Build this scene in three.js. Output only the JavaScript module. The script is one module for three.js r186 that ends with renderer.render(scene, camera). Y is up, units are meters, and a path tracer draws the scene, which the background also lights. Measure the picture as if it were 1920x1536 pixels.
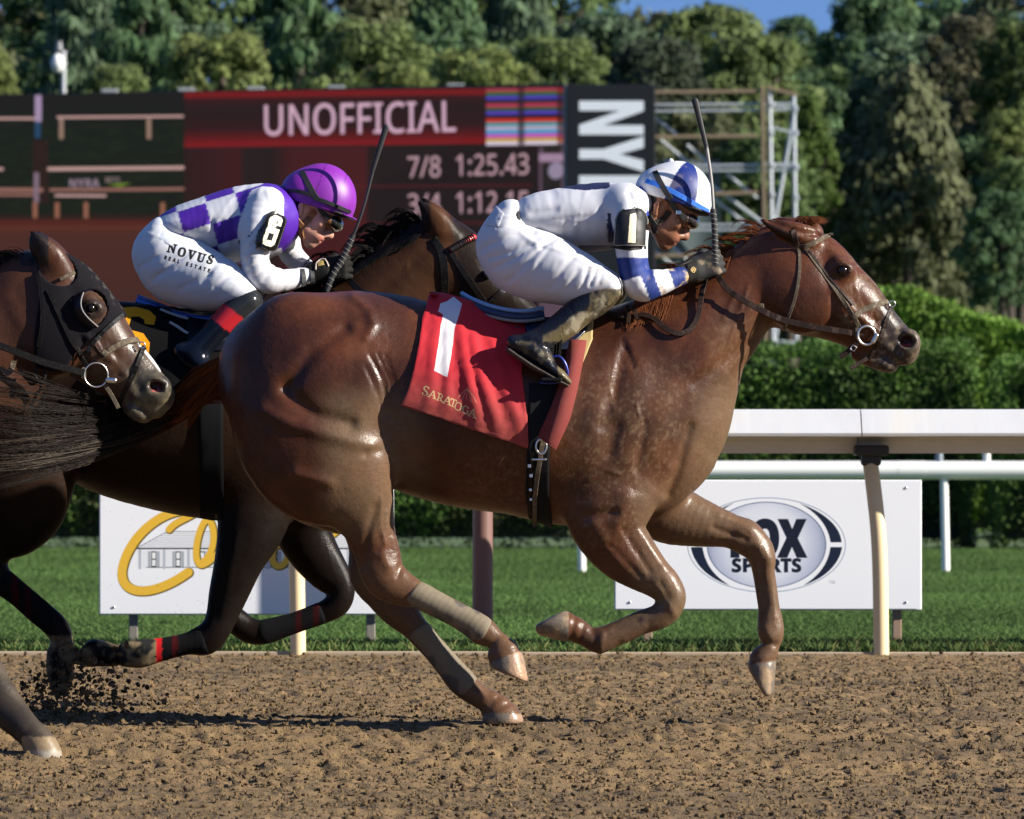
import * as THREE from 'three';
import { mergeGeometries as joinAll } from 'three/addons/utils/BufferGeometryUtils.js';
import { RoundedBoxGeometry } from 'three/addons/geometries/RoundedBoxGeometry.js';

// ---------- camera, sky, sun, exposure ----------
const F = 9600, HZ = 880, DIST = 17.14, EYE = 0.866;          // focal length in photo pixels, horizon row, distance of the race line, lens height over the track
const scene = new THREE.Scene();
const camera = new THREE.PerspectiveCamera(2 * Math.atan(768 / F) * 180 / Math.PI, 1.25, 1, 2000);
camera.position.set(0, EYE, DIST);
camera.lookAt(0, EYE, 0);
camera.setViewOffset(1920, 1536, 0, HZ - 768 > 0 ? -(HZ - 768) : 0, 1920, 1536);
camera.focus = DIST - 0.1;
camera.userData.fStop = 8.2;
camera.updateProjectionMatrix();
const renderer = new THREE.WebGLRenderer({ antialias: true });
renderer.setSize(1024, 819);
renderer.toneMapping = THREE.LinearToneMapping;
renderer.toneMappingExposure = 2.05;
renderer.shadowMap.enabled = true;
const SUN = new THREE.Vector3(2.0, 1.0, 0.56).normalize();
{
  const W = 256, H = 128, d = new Float32Array(W * H * 4);
  for (let r = 0; r < H; r++) {
    const up = ((r + 0.5) / H - 0.5) * Math.PI, s = Math.max(0, Math.sin(up));
    for (let c = 0; c < W; c++) {
      const a = ((c + 0.5) / W - 0.5) * 2 * Math.PI, dir = [Math.cos(a) * Math.cos(up), Math.sin(up), Math.sin(a) * Math.cos(up)];
      const g = Math.max(0, dir[0] * SUN.x + dir[1] * SUN.y + dir[2] * SUN.z), glow = 0.08 * Math.pow(g, 6), k = Math.pow(1 - s, 3);
      const i = (r * W + c) * 4;
      d[i] = 0.033 + 0.055 * k + glow; d[i + 1] = 0.074 + 0.10 * k + glow * 0.9; d[i + 2] = 0.195 + 0.16 * k + glow * 0.7; d[i + 3] = 1;
      if (up < 0) { d[i] = 0.035; d[i + 1] = 0.03; d[i + 2] = 0.02; }
    }
  }
  const sky = new THREE.DataTexture(d, W, H, THREE.RGBAFormat, THREE.FloatType);
  sky.mapping = THREE.EquirectangularReflectionMapping; sky.magFilter = THREE.LinearFilter; sky.needsUpdate = true;
  scene.background = sky; scene.environment = sky;
  scene.backgroundIntensity = 1; scene.environmentIntensity = 1;
}
const sun = new THREE.DirectionalLight(new THREE.Color().setRGB(1, 0.94, 0.84), 5);
sun.name = 'sun'; sun.position.copy(SUN).multiplyScalar(60); sun.castShadow = true;
sun.shadow.mapSize.set(4096, 4096);
Object.assign(sun.shadow.camera, { left: -30, right: 30, top: 30, bottom: -30, near: 1, far: 160 });
scene.add(sun, sun.target);

// ---------- helpers ----------
const at = (px, py, z = 0) => { const d = DIST - z; return new THREE.Vector3((px - 960) * d / F, EYE - (py - HZ) * d / F, z); };   // a photo measurement at depth z
let seed = 7;
const rnd = () => { seed = (seed * 1664525 + 1013904223) >>> 0; return seed / 4294967296; };
const rr = (a, b) => a + (b - a) * rnd();
const hash = (x, y, z) => { let h = (x * 374761393 + y * 668265263 + z * 2147483647) | 0; h = Math.imul(h ^ (h >>> 13), 1274126177); return ((h ^ (h >>> 16)) >>> 0) / 4294967296; };
function vn(x, y, z) {                                             // value noise, 0..1
  const i = Math.floor(x), j = Math.floor(y), k = Math.floor(z); let u = x - i, v = y - j, w = z - k;
  u = u * u * (3 - 2 * u); v = v * v * (3 - 2 * v); w = w * w * (3 - 2 * w);
  const L = (a, b, t) => a + (b - a) * t;
  return L(L(L(hash(i, j, k), hash(i + 1, j, k), u), L(hash(i, j + 1, k), hash(i + 1, j + 1, k), u), v), L(L(hash(i, j, k + 1), hash(i + 1, j, k + 1), u), L(hash(i, j + 1, k + 1), hash(i + 1, j + 1, k + 1), u), v), w);
}
const fbm = (x, y, z, o = 4) => { let s = 0, a = 0.5, n = 0; for (let i = 0; i < o; i++) { s += a * vn(x, y, z); n += a; a *= 0.5; x = x * 2.03 + 7.1; y = y * 2.03 + 3.7; z = z * 2.03 + 1.3; } return s / n; };
const sm = (a, b, x) => { const t = Math.min(1, Math.max(0, (x - a) / (b - a))); return t * t * (3 - 2 * t); };
const mix3 = (a, b, t) => [a[0] + (b[0] - a[0]) * t, a[1] + (b[1] - a[1]) * t, a[2] + (b[2] - a[2]) * t];
const used = {};
const numbered = (n) => { const k = used[n] = (used[n] ?? -1) + 1; return k ? n + '_' + String(k).padStart(3, '0') : n; };
function thing(name, label, category, base = [0, 0, 0], group) {
  const o = new THREE.Group(); o.name = numbered(name); o.position.set(...base); o.userData = { label, category };
  if (group) o.userData.group = group;
  scene.add(o); return o;
}
function shade(m) { m.castShadow = m.receiveShadow = true; return m; }
function part(name, geo, mat, parent, label) {                     // geometry given in world metres
  let p = new THREE.Vector3(); for (let q = parent; q && q !== scene; q = q.parent) p.add(q.position);
  geo.translate(-p.x, -p.y, -p.z);
  const m = shade(new THREE.Mesh(geo, mat)); m.name = name; if (label) m.userData.label = label;
  parent.add(m); return m;
}
function struct(name, geo, mat) { const m = shade(new THREE.Mesh(geo, mat)); m.name = name; m.userData.kind = 'structure'; scene.add(m); return m; }
function mergeGeometries(list) {                                    // joins indexed and unindexed pieces
  return joinAll(list.map((g) => { const q = g.index ? g.toNonIndexed() : g.clone(); if (g.userData.pts) q.userData = g.userData; if (list.some((l) => !l.attributes.color)) q.deleteAttribute('color'); if (list.some((l) => !l.attributes.uv)) q.deleteAttribute('uv'); return q; }));
}
const lin = (r, g, b) => new THREE.Color().setRGB(r, g, b);
const std = (c, roughness = 0.7, o = {}) => new THREE.MeshStandardMaterial({ color: Array.isArray(c) ? lin(...c) : c, roughness, ...o });
const phys = (c, roughness = 0.7, o = {}) => new THREE.MeshPhysicalMaterial({ color: Array.isArray(c) ? lin(...c) : c, roughness, ...o });
function noiseTex(w, h, fn, srgb = false) {                        // fn(u, v) -> [r, g, b] 0..1, must tile by itself
  const d = new Uint8Array(w * h * 4);
  for (let y = 0; y < h; y++) for (let x = 0; x < w; x++) { const c = fn(x / w, y / h), i = (y * w + x) * 4; for (let k = 0; k < 3; k++) d[i + k] = Math.max(0, Math.min(255, Math.round(c[k] * 255))); d[i + 3] = 255; }
  const t = new THREE.DataTexture(d, w, h); t.wrapS = t.wrapT = THREE.RepeatWrapping; t.magFilter = THREE.LinearFilter; t.minFilter = THREE.LinearMipmapLinearFilter;
  if (srgb) t.colorSpace = THREE.SRGBColorSpace; t.needsUpdate = true; return t;
}
const tileFbm = (u, v, f, o) => {                                  // fbm on a torus blend so that it tiles
  const a = fbm(u * f, v * f, 0.5, o), b = fbm((u - 1) * f, v * f, 0.5, o), c = fbm(u * f, (v - 1) * f, 0.5, o), d = fbm((u - 1) * f, (v - 1) * f, 0.5, o);
  return a * (1 - u) * (1 - v) + b * u * (1 - v) + c * (1 - u) * v + d * u * v;
};
function canvas(w, h, draw) { const c = document.createElement('canvas'); c.width = w; c.height = h; draw(c.getContext('2d'), w, h); const t = new THREE.CanvasTexture(c); t.colorSpace = THREE.SRGBColorSpace; t.anisotropy = 8; return t; }
function bar(a, b, w, h = w, r = 0.15) {                           // rounded bar between two points
  const L = a.distanceTo(b), g = new RoundedBoxGeometry(w, h, L, 1, Math.min(w, h) * r);
  g.applyMatrix4(new THREE.Matrix4().lookAt(b, a, Math.abs(b.y - a.y) > 0.98 * L ? new THREE.Vector3(1, 0, 0) : new THREE.Vector3(0, 1, 0)).setPosition(a.clone().add(b).multiplyScalar(0.5)));
  return g;
}
function rod(a, b, r0, r1 = r0, n = 12) {
  const g = new THREE.CylinderGeometry(r1, r0, a.distanceTo(b), n, 1);
  g.applyMatrix4(new THREE.Matrix4().makeRotationFromQuaternion(new THREE.Quaternion().setFromUnitVectors(new THREE.Vector3(0, 1, 0), b.clone().sub(a).normalize())).setPosition(a.clone().add(b).multiplyScalar(0.5)));
  return g;
}
const tube = (pts, r, seg = 24, n = 8, closed = false) => new THREE.TubeGeometry(new THREE.CatmullRomCurve3(pts, closed), seg, r, n, closed);
const boxAt = (cx, cy, cz, w, h, d, r = 0.004) => new RoundedBoxGeometry(w, h, d, 1, r).translate(cx, cy, cz);
// ---------- bodies: smooth unions of tapered elliptical lofts, meshed with surface nets ----------
const smin = (a, b, k) => { const h = Math.max(k - Math.abs(a - b), 0) / k; return Math.min(a, b) - h * h * k * 0.25; };
// stations: [edge A x, edge A y, edge B x, edge B y, half width in cm, sideways offset in cm], edges as photo measurements at depth z
function loft(z, st, o = {}) {
  const sub = o.sub ?? 4, P = st.map((s) => { const zz = z + s[5] / 100, a = at(s[0], s[1], zz), b = at(s[2], s[3], zz); return [(a.x + b.x) / 2, (a.y + b.y) / 2, Math.hypot(a.x - b.x, a.y - b.y) / 2 + (o.grow ?? 0), s[4] / 100 + (o.grow ?? 0), zz]; });
  const Q = [];
  for (let i = 0; i < P.length - 1; i++) for (let j = 0; j < sub; j++) {
    const t = j / sub, p0 = P[Math.max(0, i - 1)], p1 = P[i], p2 = P[i + 1], p3 = P[Math.min(P.length - 1, i + 2)];
    Q.push(p1.map((_, c) => 0.5 * (2 * p1[c] + (p2[c] - p0[c]) * t + (2 * p0[c] - 5 * p1[c] + 4 * p2[c] - p3[c]) * t * t + (3 * p1[c] - p0[c] - 3 * p2[c] + p3[c]) * t * t * t)));
  }
  Q.push(P[P.length - 1]);
  const n = Q.length - 1, A = new Float64Array(n * 11), lo = [9, 9, 9], hi = [-9, -9, -9];
  for (let i = 0; i < n; i++) { const a = Q[i], b = Q[i + 1], dx = b[0] - a[0], dy = b[1] - a[1]; A.set([a[0], a[1], dx, dy, 1 / Math.max(1e-9, dx * dx + dy * dy), a[2], b[2] - a[2], a[3], b[3] - a[3], a[4], b[4] - a[4]], i * 11); }
  for (const q of Q) { const R = q[2]; [[q[0], R], [q[1], R], [q[4], q[3]]].forEach(([c, r], k) => { lo[k] = Math.min(lo[k], c - r); hi[k] = Math.max(hi[k], c + r); }); }
  const cuts = (o.cuts ?? []).map(([px, py, nx, ny]) => { const c = at(px, py, z), l = Math.hypot(nx, ny); return [c.x, c.y, nx / l, -ny / l]; });   // keep the side the arrow points away from
  const seg = (i, x, y, zz) => {
    const k = i * 11, px = x - A[k], py = y - A[k + 1], dx = A[k + 2], dy = A[k + 3]; let t = (px * dx + py * dy) * A[k + 4]; t = t < 0 ? 0 : t > 1 ? 1 : t;
    const ex = px - t * dx, ey = py - t * dy, r = 1 / (A[k + 5] + t * A[k + 6]), w = 1 / (A[k + 7] + t * A[k + 8]), ez = zz - A[k + 9] - t * A[k + 10], e2 = (ex * ex + ey * ey) * r * r, z2 = ez * ez * w * w, kk = Math.sqrt(e2 + z2);
    return kk < 1e-3 ? -1 / Math.max(r, w) : kk * (kk - 1) / Math.sqrt(e2 * r * r + z2 * w * w);
  };
  const trim = (best, x, y) => { for (const c of cuts) best = -smin(-best, -((x - c[0]) * c[2] + (y - c[1]) * c[3]), 0.012); return best; };
  const d = (x, y, zz) => { let best = 1e9; for (let i = 0; i < n; i++) { const f = seg(i, x, y, zz); if (f < best) best = f; } return trim(best, x, y); };
  const local = (x, y, zz, R) => {                                  // the same distance, from only the pieces that matter within R of a point
    const f = []; let mn = 1e9; for (let i = 0; i < n; i++) { f.push(seg(i, x, y, zz)); mn = Math.min(mn, f[i]); }
    const L = []; for (let i = 0; i < n; i++) if (f[i] < mn + 2.4 * R) L.push(i);
    return (X, Y, Z) => { let best = 1e9; for (let i = 0; i < L.length; i++) { const q = seg(L[i], X, Y, Z); if (q < best) best = q; } return trim(best, X, Y); };
  };
  return { d, local, k: o.k ?? 0.03, lo, hi };
}
function ball(px, py, z, rx, ry, rz, o = {}) {                      // ellipsoid: centre measured, radii in cm, turn in degrees
  const c = at(px, py, z), a = -(o.turn ?? 0) * Math.PI / 180, ca = Math.cos(a), sa = Math.sin(a), X = 100 / rx, Y = 100 / ry, Z = 100 / rz, R = Math.max(rx, ry, rz) / 100;
  const d = (x, y, zz) => { const ux = x - c.x, uy = y - c.y, p = (ux * ca + uy * sa) * X, q = (-ux * sa + uy * ca) * Y, s = (zz - c.z) * Z, k = Math.sqrt(p * p + q * q + s * s); return k < 1e-3 ? -1 / Math.max(X, Y, Z) : k * (k - 1) / Math.sqrt(p * p * X * X + q * q * Y * Y + s * s * Z * Z); };
  return { d, k: o.k ?? 0.03, cut: o.cut, lo: [c.x - R, c.y - R, c.z - R], hi: [c.x + R, c.y + R, c.z + R] };
}
function capsule(a, b, ra, rb, o = {}) {                            // round cone between two world points
  const dx = b.x - a.x, dy = b.y - a.y, dz = b.z - a.z, inv = 1 / Math.max(1e-9, dx * dx + dy * dy + dz * dz), R = Math.max(ra, rb);
  const d = (x, y, z) => { const px = x - a.x, py = y - a.y, pz = z - a.z; let t = (px * dx + py * dy + pz * dz) * inv; t = t < 0 ? 0 : t > 1 ? 1 : t; return Math.hypot(px - t * dx, py - t * dy, pz - t * dz) - ra - t * (rb - ra); };
  return { d, k: o.k ?? 0.01, cut: o.cut, lo: [Math.min(a.x, b.x) - R, Math.min(a.y, b.y) - R, Math.min(a.z, b.z) - R], hi: [Math.max(a.x, b.x) + R, Math.max(a.y, b.y) + R, Math.max(a.z, b.z) + R] };
}
// strokes sculpt the skin: [polyline of measurements, radius px, depth mm (positive raises), side 1 near / -1 far / 0 both]
function strokes(z, list) {
  return list.map(([p, r, amp, side = 1]) => {
    const q = []; for (let i = 0; i < p.length; i += 2) { const v = at(p[i], p[i + 1], z); q.push([v.x, v.y]); }
    const R = r / 560, c = [q.reduce((s, v) => s + v[0], 0) / q.length, q.reduce((s, v) => s + v[1], 0) / q.length], ext = Math.max(...q.map((v) => Math.hypot(v[0] - c[0], v[1] - c[1]))) + 2.2 * R;
    const f = (x, y, zz) => {
      let m = 1e9;
      if (q.length === 1) m = (x - q[0][0]) ** 2 + (y - q[0][1]) ** 2;
      for (let i = 0; i < q.length - 1; i++) { const ax = q[i][0], ay = q[i][1], dx = q[i + 1][0] - ax, dy = q[i + 1][1] - ay; let t = ((x - ax) * dx + (y - ay) * dy) / (dx * dx + dy * dy); t = t < 0 ? 0 : t > 1 ? 1 : t; m = Math.min(m, (x - ax - t * dx) ** 2 + (y - ay - t * dy) ** 2); }
      m /= R * R; if (m > 5) return 0;
      const s = side === 0 ? 1 : sm(-0.02, 0.03, (zz - z) * side);
      return s * amp / 1000 * Math.exp(-m);
    };
    return { f, c, ext };
  });
}
function field(prims, o = {}) {
  const st = o.strokes ?? [], disp = o.disp;
  const f = { prims, st, disp, cutter: o.cutter };
  f.eval = (ps, ss, x, y, z) => {
    let d = 1e9;
    for (let i = 0; i < ps.length; i++) { const p = ps[i], e = p.d(x, y, z); d = p.cut ? -smin(-d, e, p.k) : d > 1e8 ? e : smin(d, e, p.k); }
    if (d < 0.06) { for (let i = 0; i < ss.length; i++) d -= ss[i].f(x, y, z); if (disp) d -= disp(x, y, z); }
    if (o.cutter) d = o.cutter(d, x, y, z);
    return d;
  };
  f.d = (x, y, z) => f.eval(prims, st, x, y, z);
  f.front = (x, y, z0 = 0.7, z1 = -1) => {                          // depth of the skin seen from +z
    let z = z0 + (o.z ?? 0); const end = (o.z ?? 0) + z1;
    for (let i = 0; i < 90 && z > end; i++) { const d = f.d(x, y, z); if (d < 0.0012) return z; z -= Math.max(0.0012, d * 0.75); }
    return null;
  };
  f.normal = (x, y, z, e = 0.004) => new THREE.Vector3(f.d(x + e, y, z) - f.d(x - e, y, z), f.d(x, y + e, z) - f.d(x, y - e, z), f.d(x, y, z + e) - f.d(x, y, z - e)).normalize();
  return f;
}
function skin(f, h, color, box) {
  const N = 8, lo = [9, 9, 9], hi = [-9, -9, -9];
  for (const p of f.prims) if (!p.cut) for (let k = 0; k < 3; k++) { lo[k] = Math.min(lo[k], p.lo[k] - 0.06); hi[k] = Math.max(hi[k], p.hi[k] + 0.06); }
  if (box) for (let k = 0; k < 3; k++) { lo[k] = Math.max(lo[k], box[k]); hi[k] = Math.min(hi[k], box[k + 3]); }
  const n = lo.map((l, k) => Math.ceil((hi[k] - l) / h / N)), NX = n[0] * N + 2, NY = n[1] * N + 2, key = (i, j, k) => (k * NY + j) * NX + i;
  const verts = [], cells = new Map(), edges = [], R = h * N * 0.87, V = new Float64Array(729), M = N + 1;
  for (let bk = 0; bk < n[2]; bk++) for (let bj = 0; bj < n[1]; bj++) for (let bi = 0; bi < n[0]; bi++) {
    const ox = lo[0] + bi * N * h, oy = lo[1] + bj * N * h, oz = lo[2] + bk * N * h, cx = ox + N * h / 2, cy = oy + N * h / 2, cz = oz + N * h / 2;
    let mn = 1e9; const ds = [];
    for (const p of f.prims) {
      const bx = Math.max(p.lo[0] - cx, 0, cx - p.hi[0]), by = Math.max(p.lo[1] - cy, 0, cy - p.hi[1]), bz = Math.max(p.lo[2] - cz, 0, cz - p.hi[2]), b = Math.hypot(bx, by, bz);
      if (b > R + 0.12) { ds.push(b); if (!p.cut) mn = Math.min(mn, b); continue; }
      const e = p.d(cx, cy, cz); ds.push(e); if (!p.cut) mn = Math.min(mn, e);
    }
    if (mn > R * 1.15 + 0.05) continue;
    if (f.eval(f.prims, f.st, cx, cy, cz) < -R * 1.3 - 0.06 && !f.prims.some((p, i) => p.cut && ds[i] < R * 1.5 + 0.05) && !f.cutter) continue;
    const ps = f.prims.filter((p, i) => p.cut ? ds[i] < R * 1.5 + 0.06 : ds[i] < mn + 2.6 * R + p.k + 0.02).map((p) => p.local ? { k: p.k, cut: p.cut, d: p.local(cx, cy, cz, R) } : p), ss = f.st.filter((s) => Math.hypot(s.c[0] - cx, s.c[1] - cy) < s.ext + R);
    let any = 0;
    for (let k = 0, q = 0; k < M; k++) for (let j = 0; j < M; j++) for (let i = 0; i < M; i++, q++) { const v = f.eval(ps, ss, ox + i * h, oy + j * h, oz + k * h); V[q] = v; any |= v < 0 ? 1 : 2; }
    if (any !== 3) continue;
    for (let k = 0; k < N; k++) for (let j = 0; j < N; j++) for (let i = 0; i < N; i++) {
      const q = (k * M + j) * M + i, v0 = V[q], I = bi * N + i, J = bj * N + j, K = bk * N + k;
      if ((v0 < 0) !== (V[q + 1] < 0)) edges.push(I, J, K, 0, v0 < 0 ? 1 : 0);
      if ((v0 < 0) !== (V[q + M] < 0)) edges.push(I, J, K, 1, v0 < 0 ? 1 : 0);
      if ((v0 < 0) !== (V[q + M * M] < 0)) edges.push(I, J, K, 2, v0 < 0 ? 1 : 0);
      let c = 0, sx = 0, sy = 0, sz = 0;
      const E = (a, b, x, y, z, ax) => { const p = V[a], r = V[b]; if ((p < 0) === (r < 0)) return; const t = p / (p - r); c++; sx += x + (ax === 0 ? t : 0); sy += y + (ax === 1 ? t : 0); sz += z + (ax === 2 ? t : 0); };
      for (let b = 0; b < 2; b++) for (let a = 0; a < 2; a++) { E(q + a * M + b * M * M, q + a * M + b * M * M + 1, 0, a, b, 0); E(q + a + b * M * M, q + a + b * M * M + M, a, 0, b, 1); E(q + a + b * M, q + a + b * M + M * M, a, b, 0, 2); }
      if (c) { cells.set(key(I, J, K), verts.length / 3); verts.push(ox + (i + sx / c) * h, oy + (j + sy / c) * h, oz + (k + sz / c) * h); }
    }
  }
  const idx = [];
  for (let e = 0; e < edges.length; e += 5) {
    const I = edges[e], J = edges[e + 1], K = edges[e + 2], ax = edges[e + 3], s = edges[e + 4];
    const c = ax === 0 ? [[0, 0, 0], [0, -1, 0], [0, -1, -1], [0, 0, -1]] : ax === 1 ? [[0, 0, 0], [0, 0, -1], [-1, 0, -1], [-1, 0, 0]] : [[0, 0, 0], [-1, 0, 0], [-1, -1, 0], [0, -1, 0]];
    const v = c.map(([a, b, d]) => cells.get(key(I + a, J + b, K + d)));
    if (v.includes(undefined)) continue;
    if (s) idx.push(v[0], v[1], v[2], v[0], v[2], v[3]); else idx.push(v[0], v[2], v[1], v[0], v[3], v[2]);
  }
  const g = new THREE.BufferGeometry(), pos = new Float32Array(verts), cnt = pos.length / 3;
  g.setAttribute('position', new THREE.BufferAttribute(pos, 3)); g.setIndex(idx); g.computeVertexNormals();
  const uv = new Float32Array(cnt * 2); for (let i = 0; i < cnt; i++) { uv[i * 2] = pos[i * 3]; uv[i * 2 + 1] = pos[i * 3 + 1]; }
  g.setAttribute('uv', new THREE.BufferAttribute(uv, 2));
  if (color) {
    const col = new Float32Array(cnt * 3), nr = g.attributes.normal.array;
    for (let i = 0; i < cnt; i++) { const x = pos[i * 3], y = pos[i * 3 + 1], z = pos[i * 3 + 2], d = DIST - z; const c = color(x, y, z, 960 + x * F / d, HZ + (EYE - y) * F / d, nr[i * 3], nr[i * 3 + 1], nr[i * 3 + 2]); col[i * 3] = c[0]; col[i * 3 + 1] = c[1]; col[i * 3 + 2] = c[2]; }
    g.setAttribute('color', new THREE.BufferAttribute(col, 3));
  }
  return g;
}
// ribbon with thickness along world points, its flat side towards the given normals
function ribbon(pts, nors, w, t) {
  const pos = [], idx = [], n = pts.length, T = new THREE.Vector3(), S = new THREE.Vector3();
  for (let i = 0; i < n; i++) {
    T.copy(pts[Math.min(n - 1, i + 1)]).sub(pts[Math.max(0, i - 1)]).normalize(); S.crossVectors(T, nors[i]).normalize();
    const N = new THREE.Vector3().crossVectors(S, T).normalize(), W = (Array.isArray(w) ? w[0] + (w[1] - w[0]) * i / (n - 1) : w) / 2;
    for (const [a, b] of [[-1, -1], [-0.86, 1], [0.86, 1], [1, -1]]) pos.push(pts[i].x + S.x * a * W + N.x * b * t / 2, pts[i].y + S.y * a * W + N.y * b * t / 2, pts[i].z + S.z * a * W + N.z * b * t / 2);
    if (i) { const o = (i - 1) * 4, q = i * 4; for (let k = 0; k < 4; k++) { const l = (k + 1) % 4; idx.push(o + k, q + k, q + l, o + k, q + l, o + l); } }
  }
  idx.push(0, 1, 2, 0, 2, 3); const e = (n - 1) * 4; idx.push(e, e + 2, e + 1, e, e + 3, e + 2);
  let g = new THREE.BufferGeometry(); g.setAttribute('position', new THREE.Float32BufferAttribute(pos, 3)); g.setIndex(idx);
  g = g.toNonIndexed(); g.computeVertexNormals();
  const p = g.attributes.position, uv = new Float32Array(p.count * 2); for (let i = 0; i < p.count; i++) { uv[i * 2] = p.getX(i); uv[i * 2 + 1] = p.getY(i); }
  g.setAttribute('uv', new THREE.BufferAttribute(uv, 2)); return g;
}
// a strap lying on a body: measured centre line, width in cm, lifted by mm; far = its twin on the other side of the mid plane
function strap(f, z, px, w, o = {}) {
  const c = new THREE.CatmullRomCurve3(Array.from({ length: px.length / 2 }, (_, i) => at(px[2 * i], px[2 * i + 1], z))), n = o.n ?? 14, pts = [], nor = [];
  let last = z + (o.z ?? 0.08);
  for (let i = 0; i <= n; i++) {
    const p = c.getPoint(i / n); let zz = o.free ? null : f.front(p.x, p.y, o.from ?? 0.6); if (zz === null || zz < z - 0.02) zz = o.free ? z + o.free(i / n) : last; last = zz;
    const k = (DIST - zz) / (DIST - z), q = new THREE.Vector3(p.x * k, EYE + (p.y - EYE) * k, zz); const nn = o.free ? new THREE.Vector3(0, 0.1, 1) : f.normal(q.x, q.y, q.z); if (nn.z < 0.15) { nn.z = 0.15; nn.normalize(); }
    nor.push(nn); pts.push(q.addScaledVector(nn, (o.lift ?? 3) / 1000));
  }
  const g = [ribbon(pts, nor, w, (o.t ?? 4) / 1000)];
  if (o.far) g.push(ribbon(pts.map((p) => new THREE.Vector3(p.x, p.y, 2 * z - p.z)), nor.map((p) => new THREE.Vector3(p.x, p.y, -p.z)), w, (o.t ?? 4) / 1000));
  const m = mergeGeometries(g); m.userData.pts = pts; return m;
}
// hair: three-sided tapered strands
class Hair {
  constructor() { this.p = []; this.i = []; this.c = []; }
  strand(pts, r0, r1, col) {
    const n = pts.length, T = new THREE.Vector3(), U = new THREE.Vector3(), B = new THREE.Vector3(); let base = this.p.length / 3;
    for (let k = 0; k < n; k++) {
      T.copy(pts[Math.min(n - 1, k + 1)]).sub(pts[Math.max(0, k - 1)]).normalize(); U.set(0.3, 0.2, 1).cross(T).normalize(); B.crossVectors(T, U);
      const r = r0 + (r1 - r0) * k / (n - 1);
      for (let a = 0; a < 3; a++) { const t = a * 2.0944; this.p.push(pts[k].x + (U.x * Math.cos(t) + B.x * Math.sin(t)) * r, pts[k].y + (U.y * Math.cos(t) + B.y * Math.sin(t)) * r, pts[k].z + (U.z * Math.cos(t) + B.z * Math.sin(t)) * r); const q = typeof col === 'function' ? col(k / (n - 1)) : col; this.c.push(...q); }
      if (k) for (let a = 0; a < 3; a++) { const o = base + (k - 1) * 3, q = base + k * 3, b = (a + 1) % 3; this.i.push(o + a, q + a, q + b, o + a, q + b, o + b); }
    }
  }
  lock(c, n, per, spread, r, col, jitter = 0.3) {                  // a lock of hair round a centre curve, gathered towards its tip
    for (let i = 0; i < per; i++) {
      const a = rr(0, 6.28), d = spread * Math.sqrt(rnd()), L = rr(1 - jitter, 1), P = [], ox = Math.cos(a) * d, oy = Math.sin(a) * d, oz = rr(-1, 1) * spread, w = rr(0, 6), q = rr(0.0005, 0.003), tone = col(rnd());
      for (let k = 0; k <= n; k++) { const f = k / n, p = c.getPoint(f * L), s = 1 - 0.55 * f; p.x += ox * s * 0.4; p.y += oy * s + q * Math.sin(f * 9 + w) * f * 2; p.z += oz * s + q * Math.cos(f * 8 + w) * f * 2; P.push(p); }
      this.strand(P, r * rr(0.7, 1.2), r * 0.3, typeof tone === 'function' ? tone : tone);
    }
  }
  build() { const g = new THREE.BufferGeometry(); g.setAttribute('position', new THREE.Float32BufferAttribute(this.p, 3)); g.setAttribute('color', new THREE.Float32BufferAttribute(this.c, 3)); g.setIndex(this.i); g.computeVertexNormals(); return g; }
}
// ---------- materials ----------
const hideBump = noiseTex(256, 256, (u, v) => { const a = tileFbm(u, v, 18, 3), b = tileFbm(u, v, 60, 2); const c = a * 0.6 + b * 0.4; return [c, c, c]; });
hideBump.repeat.set(5, 5);
const sweat = noiseTex(256, 256, (u, v) => { const a = tileFbm(u, v, 5, 4), b = tileFbm(u, v, 40, 2), c = 0.62 + 0.55 * (a - 0.35) + 0.25 * (b - 0.5); return [c, c, c]; }); sweat.repeat.set(1.6, 1.6);
const coatMat = (rough = 0.5, bump = 0.0018, spec = 0.45) => phys(0xffffff, rough * 1.25, { roughnessMap: sweat, vertexColors: true, bumpMap: hideBump, bumpScale: bump, specularIntensity: spec });
const weaveBump = noiseTex(128, 128, (u, v) => { const c = 0.5 + 0.22 * Math.sin(u * 40 * Math.PI) * Math.sin(v * 40 * Math.PI) + 0.25 * (tileFbm(u, v, 9, 3) - 0.5); return [c, c, c]; });
weaveBump.repeat.set(9, 9);
const clothMat = (o = {}) => phys(0xffffff, 0.72, { vertexColors: true, bumpMap: weaveBump, bumpScale: 0.0008, side: THREE.DoubleSide, ...o });
const grit = noiseTex(256, 256, (u, v) => { const n = tileFbm(u, v, 26, 4), k = sm(0.5, 0.68, n); return [0.45 + 0.55 * k, 0.42 + 0.55 * k, 0.38 + 0.5 * k]; });
grit.repeat.set(5, 5);
const leatherMat = (c, r = 0.5) => phys(c, r, { map: grit, bumpMap: grit, bumpScale: 0.0008, specularIntensity: 0.35 });
const M = {
  blackLeather: leatherMat([0.014, 0.012, 0.012], 0.4), brownLeather: leatherMat([0.05, 0.03, 0.024], 0.5), dustyLeather: leatherMat([0.2, 0.165, 0.125], 0.75),
  steel: std([0.72, 0.71, 0.69], 0.28, { metalness: 1 }), blackRubber: phys([0.007, 0.007, 0.008], 0.55, { specularIntensity: 0.3 }), eye: phys([0.006, 0.004, 0.003], 0.12),
  blackGloss: std([0.006, 0.008, 0.014], 0.12), white: std([0.8, 0.8, 0.8], 0.6), cream: std([0.78, 0.68, 0.46], 0.6), navyPad: std([0.02, 0.035, 0.09], 0.5), bluePad: std([0.05, 0.14, 0.42], 0.4),
  hair: phys(0xffffff, 0.55, { vertexColors: true, specularIntensity: 0.22 }), pink: std([0.6, 0.12, 0.12], 0.35), wood: std([0.23, 0.17, 0.11], 0.85),
};
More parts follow.
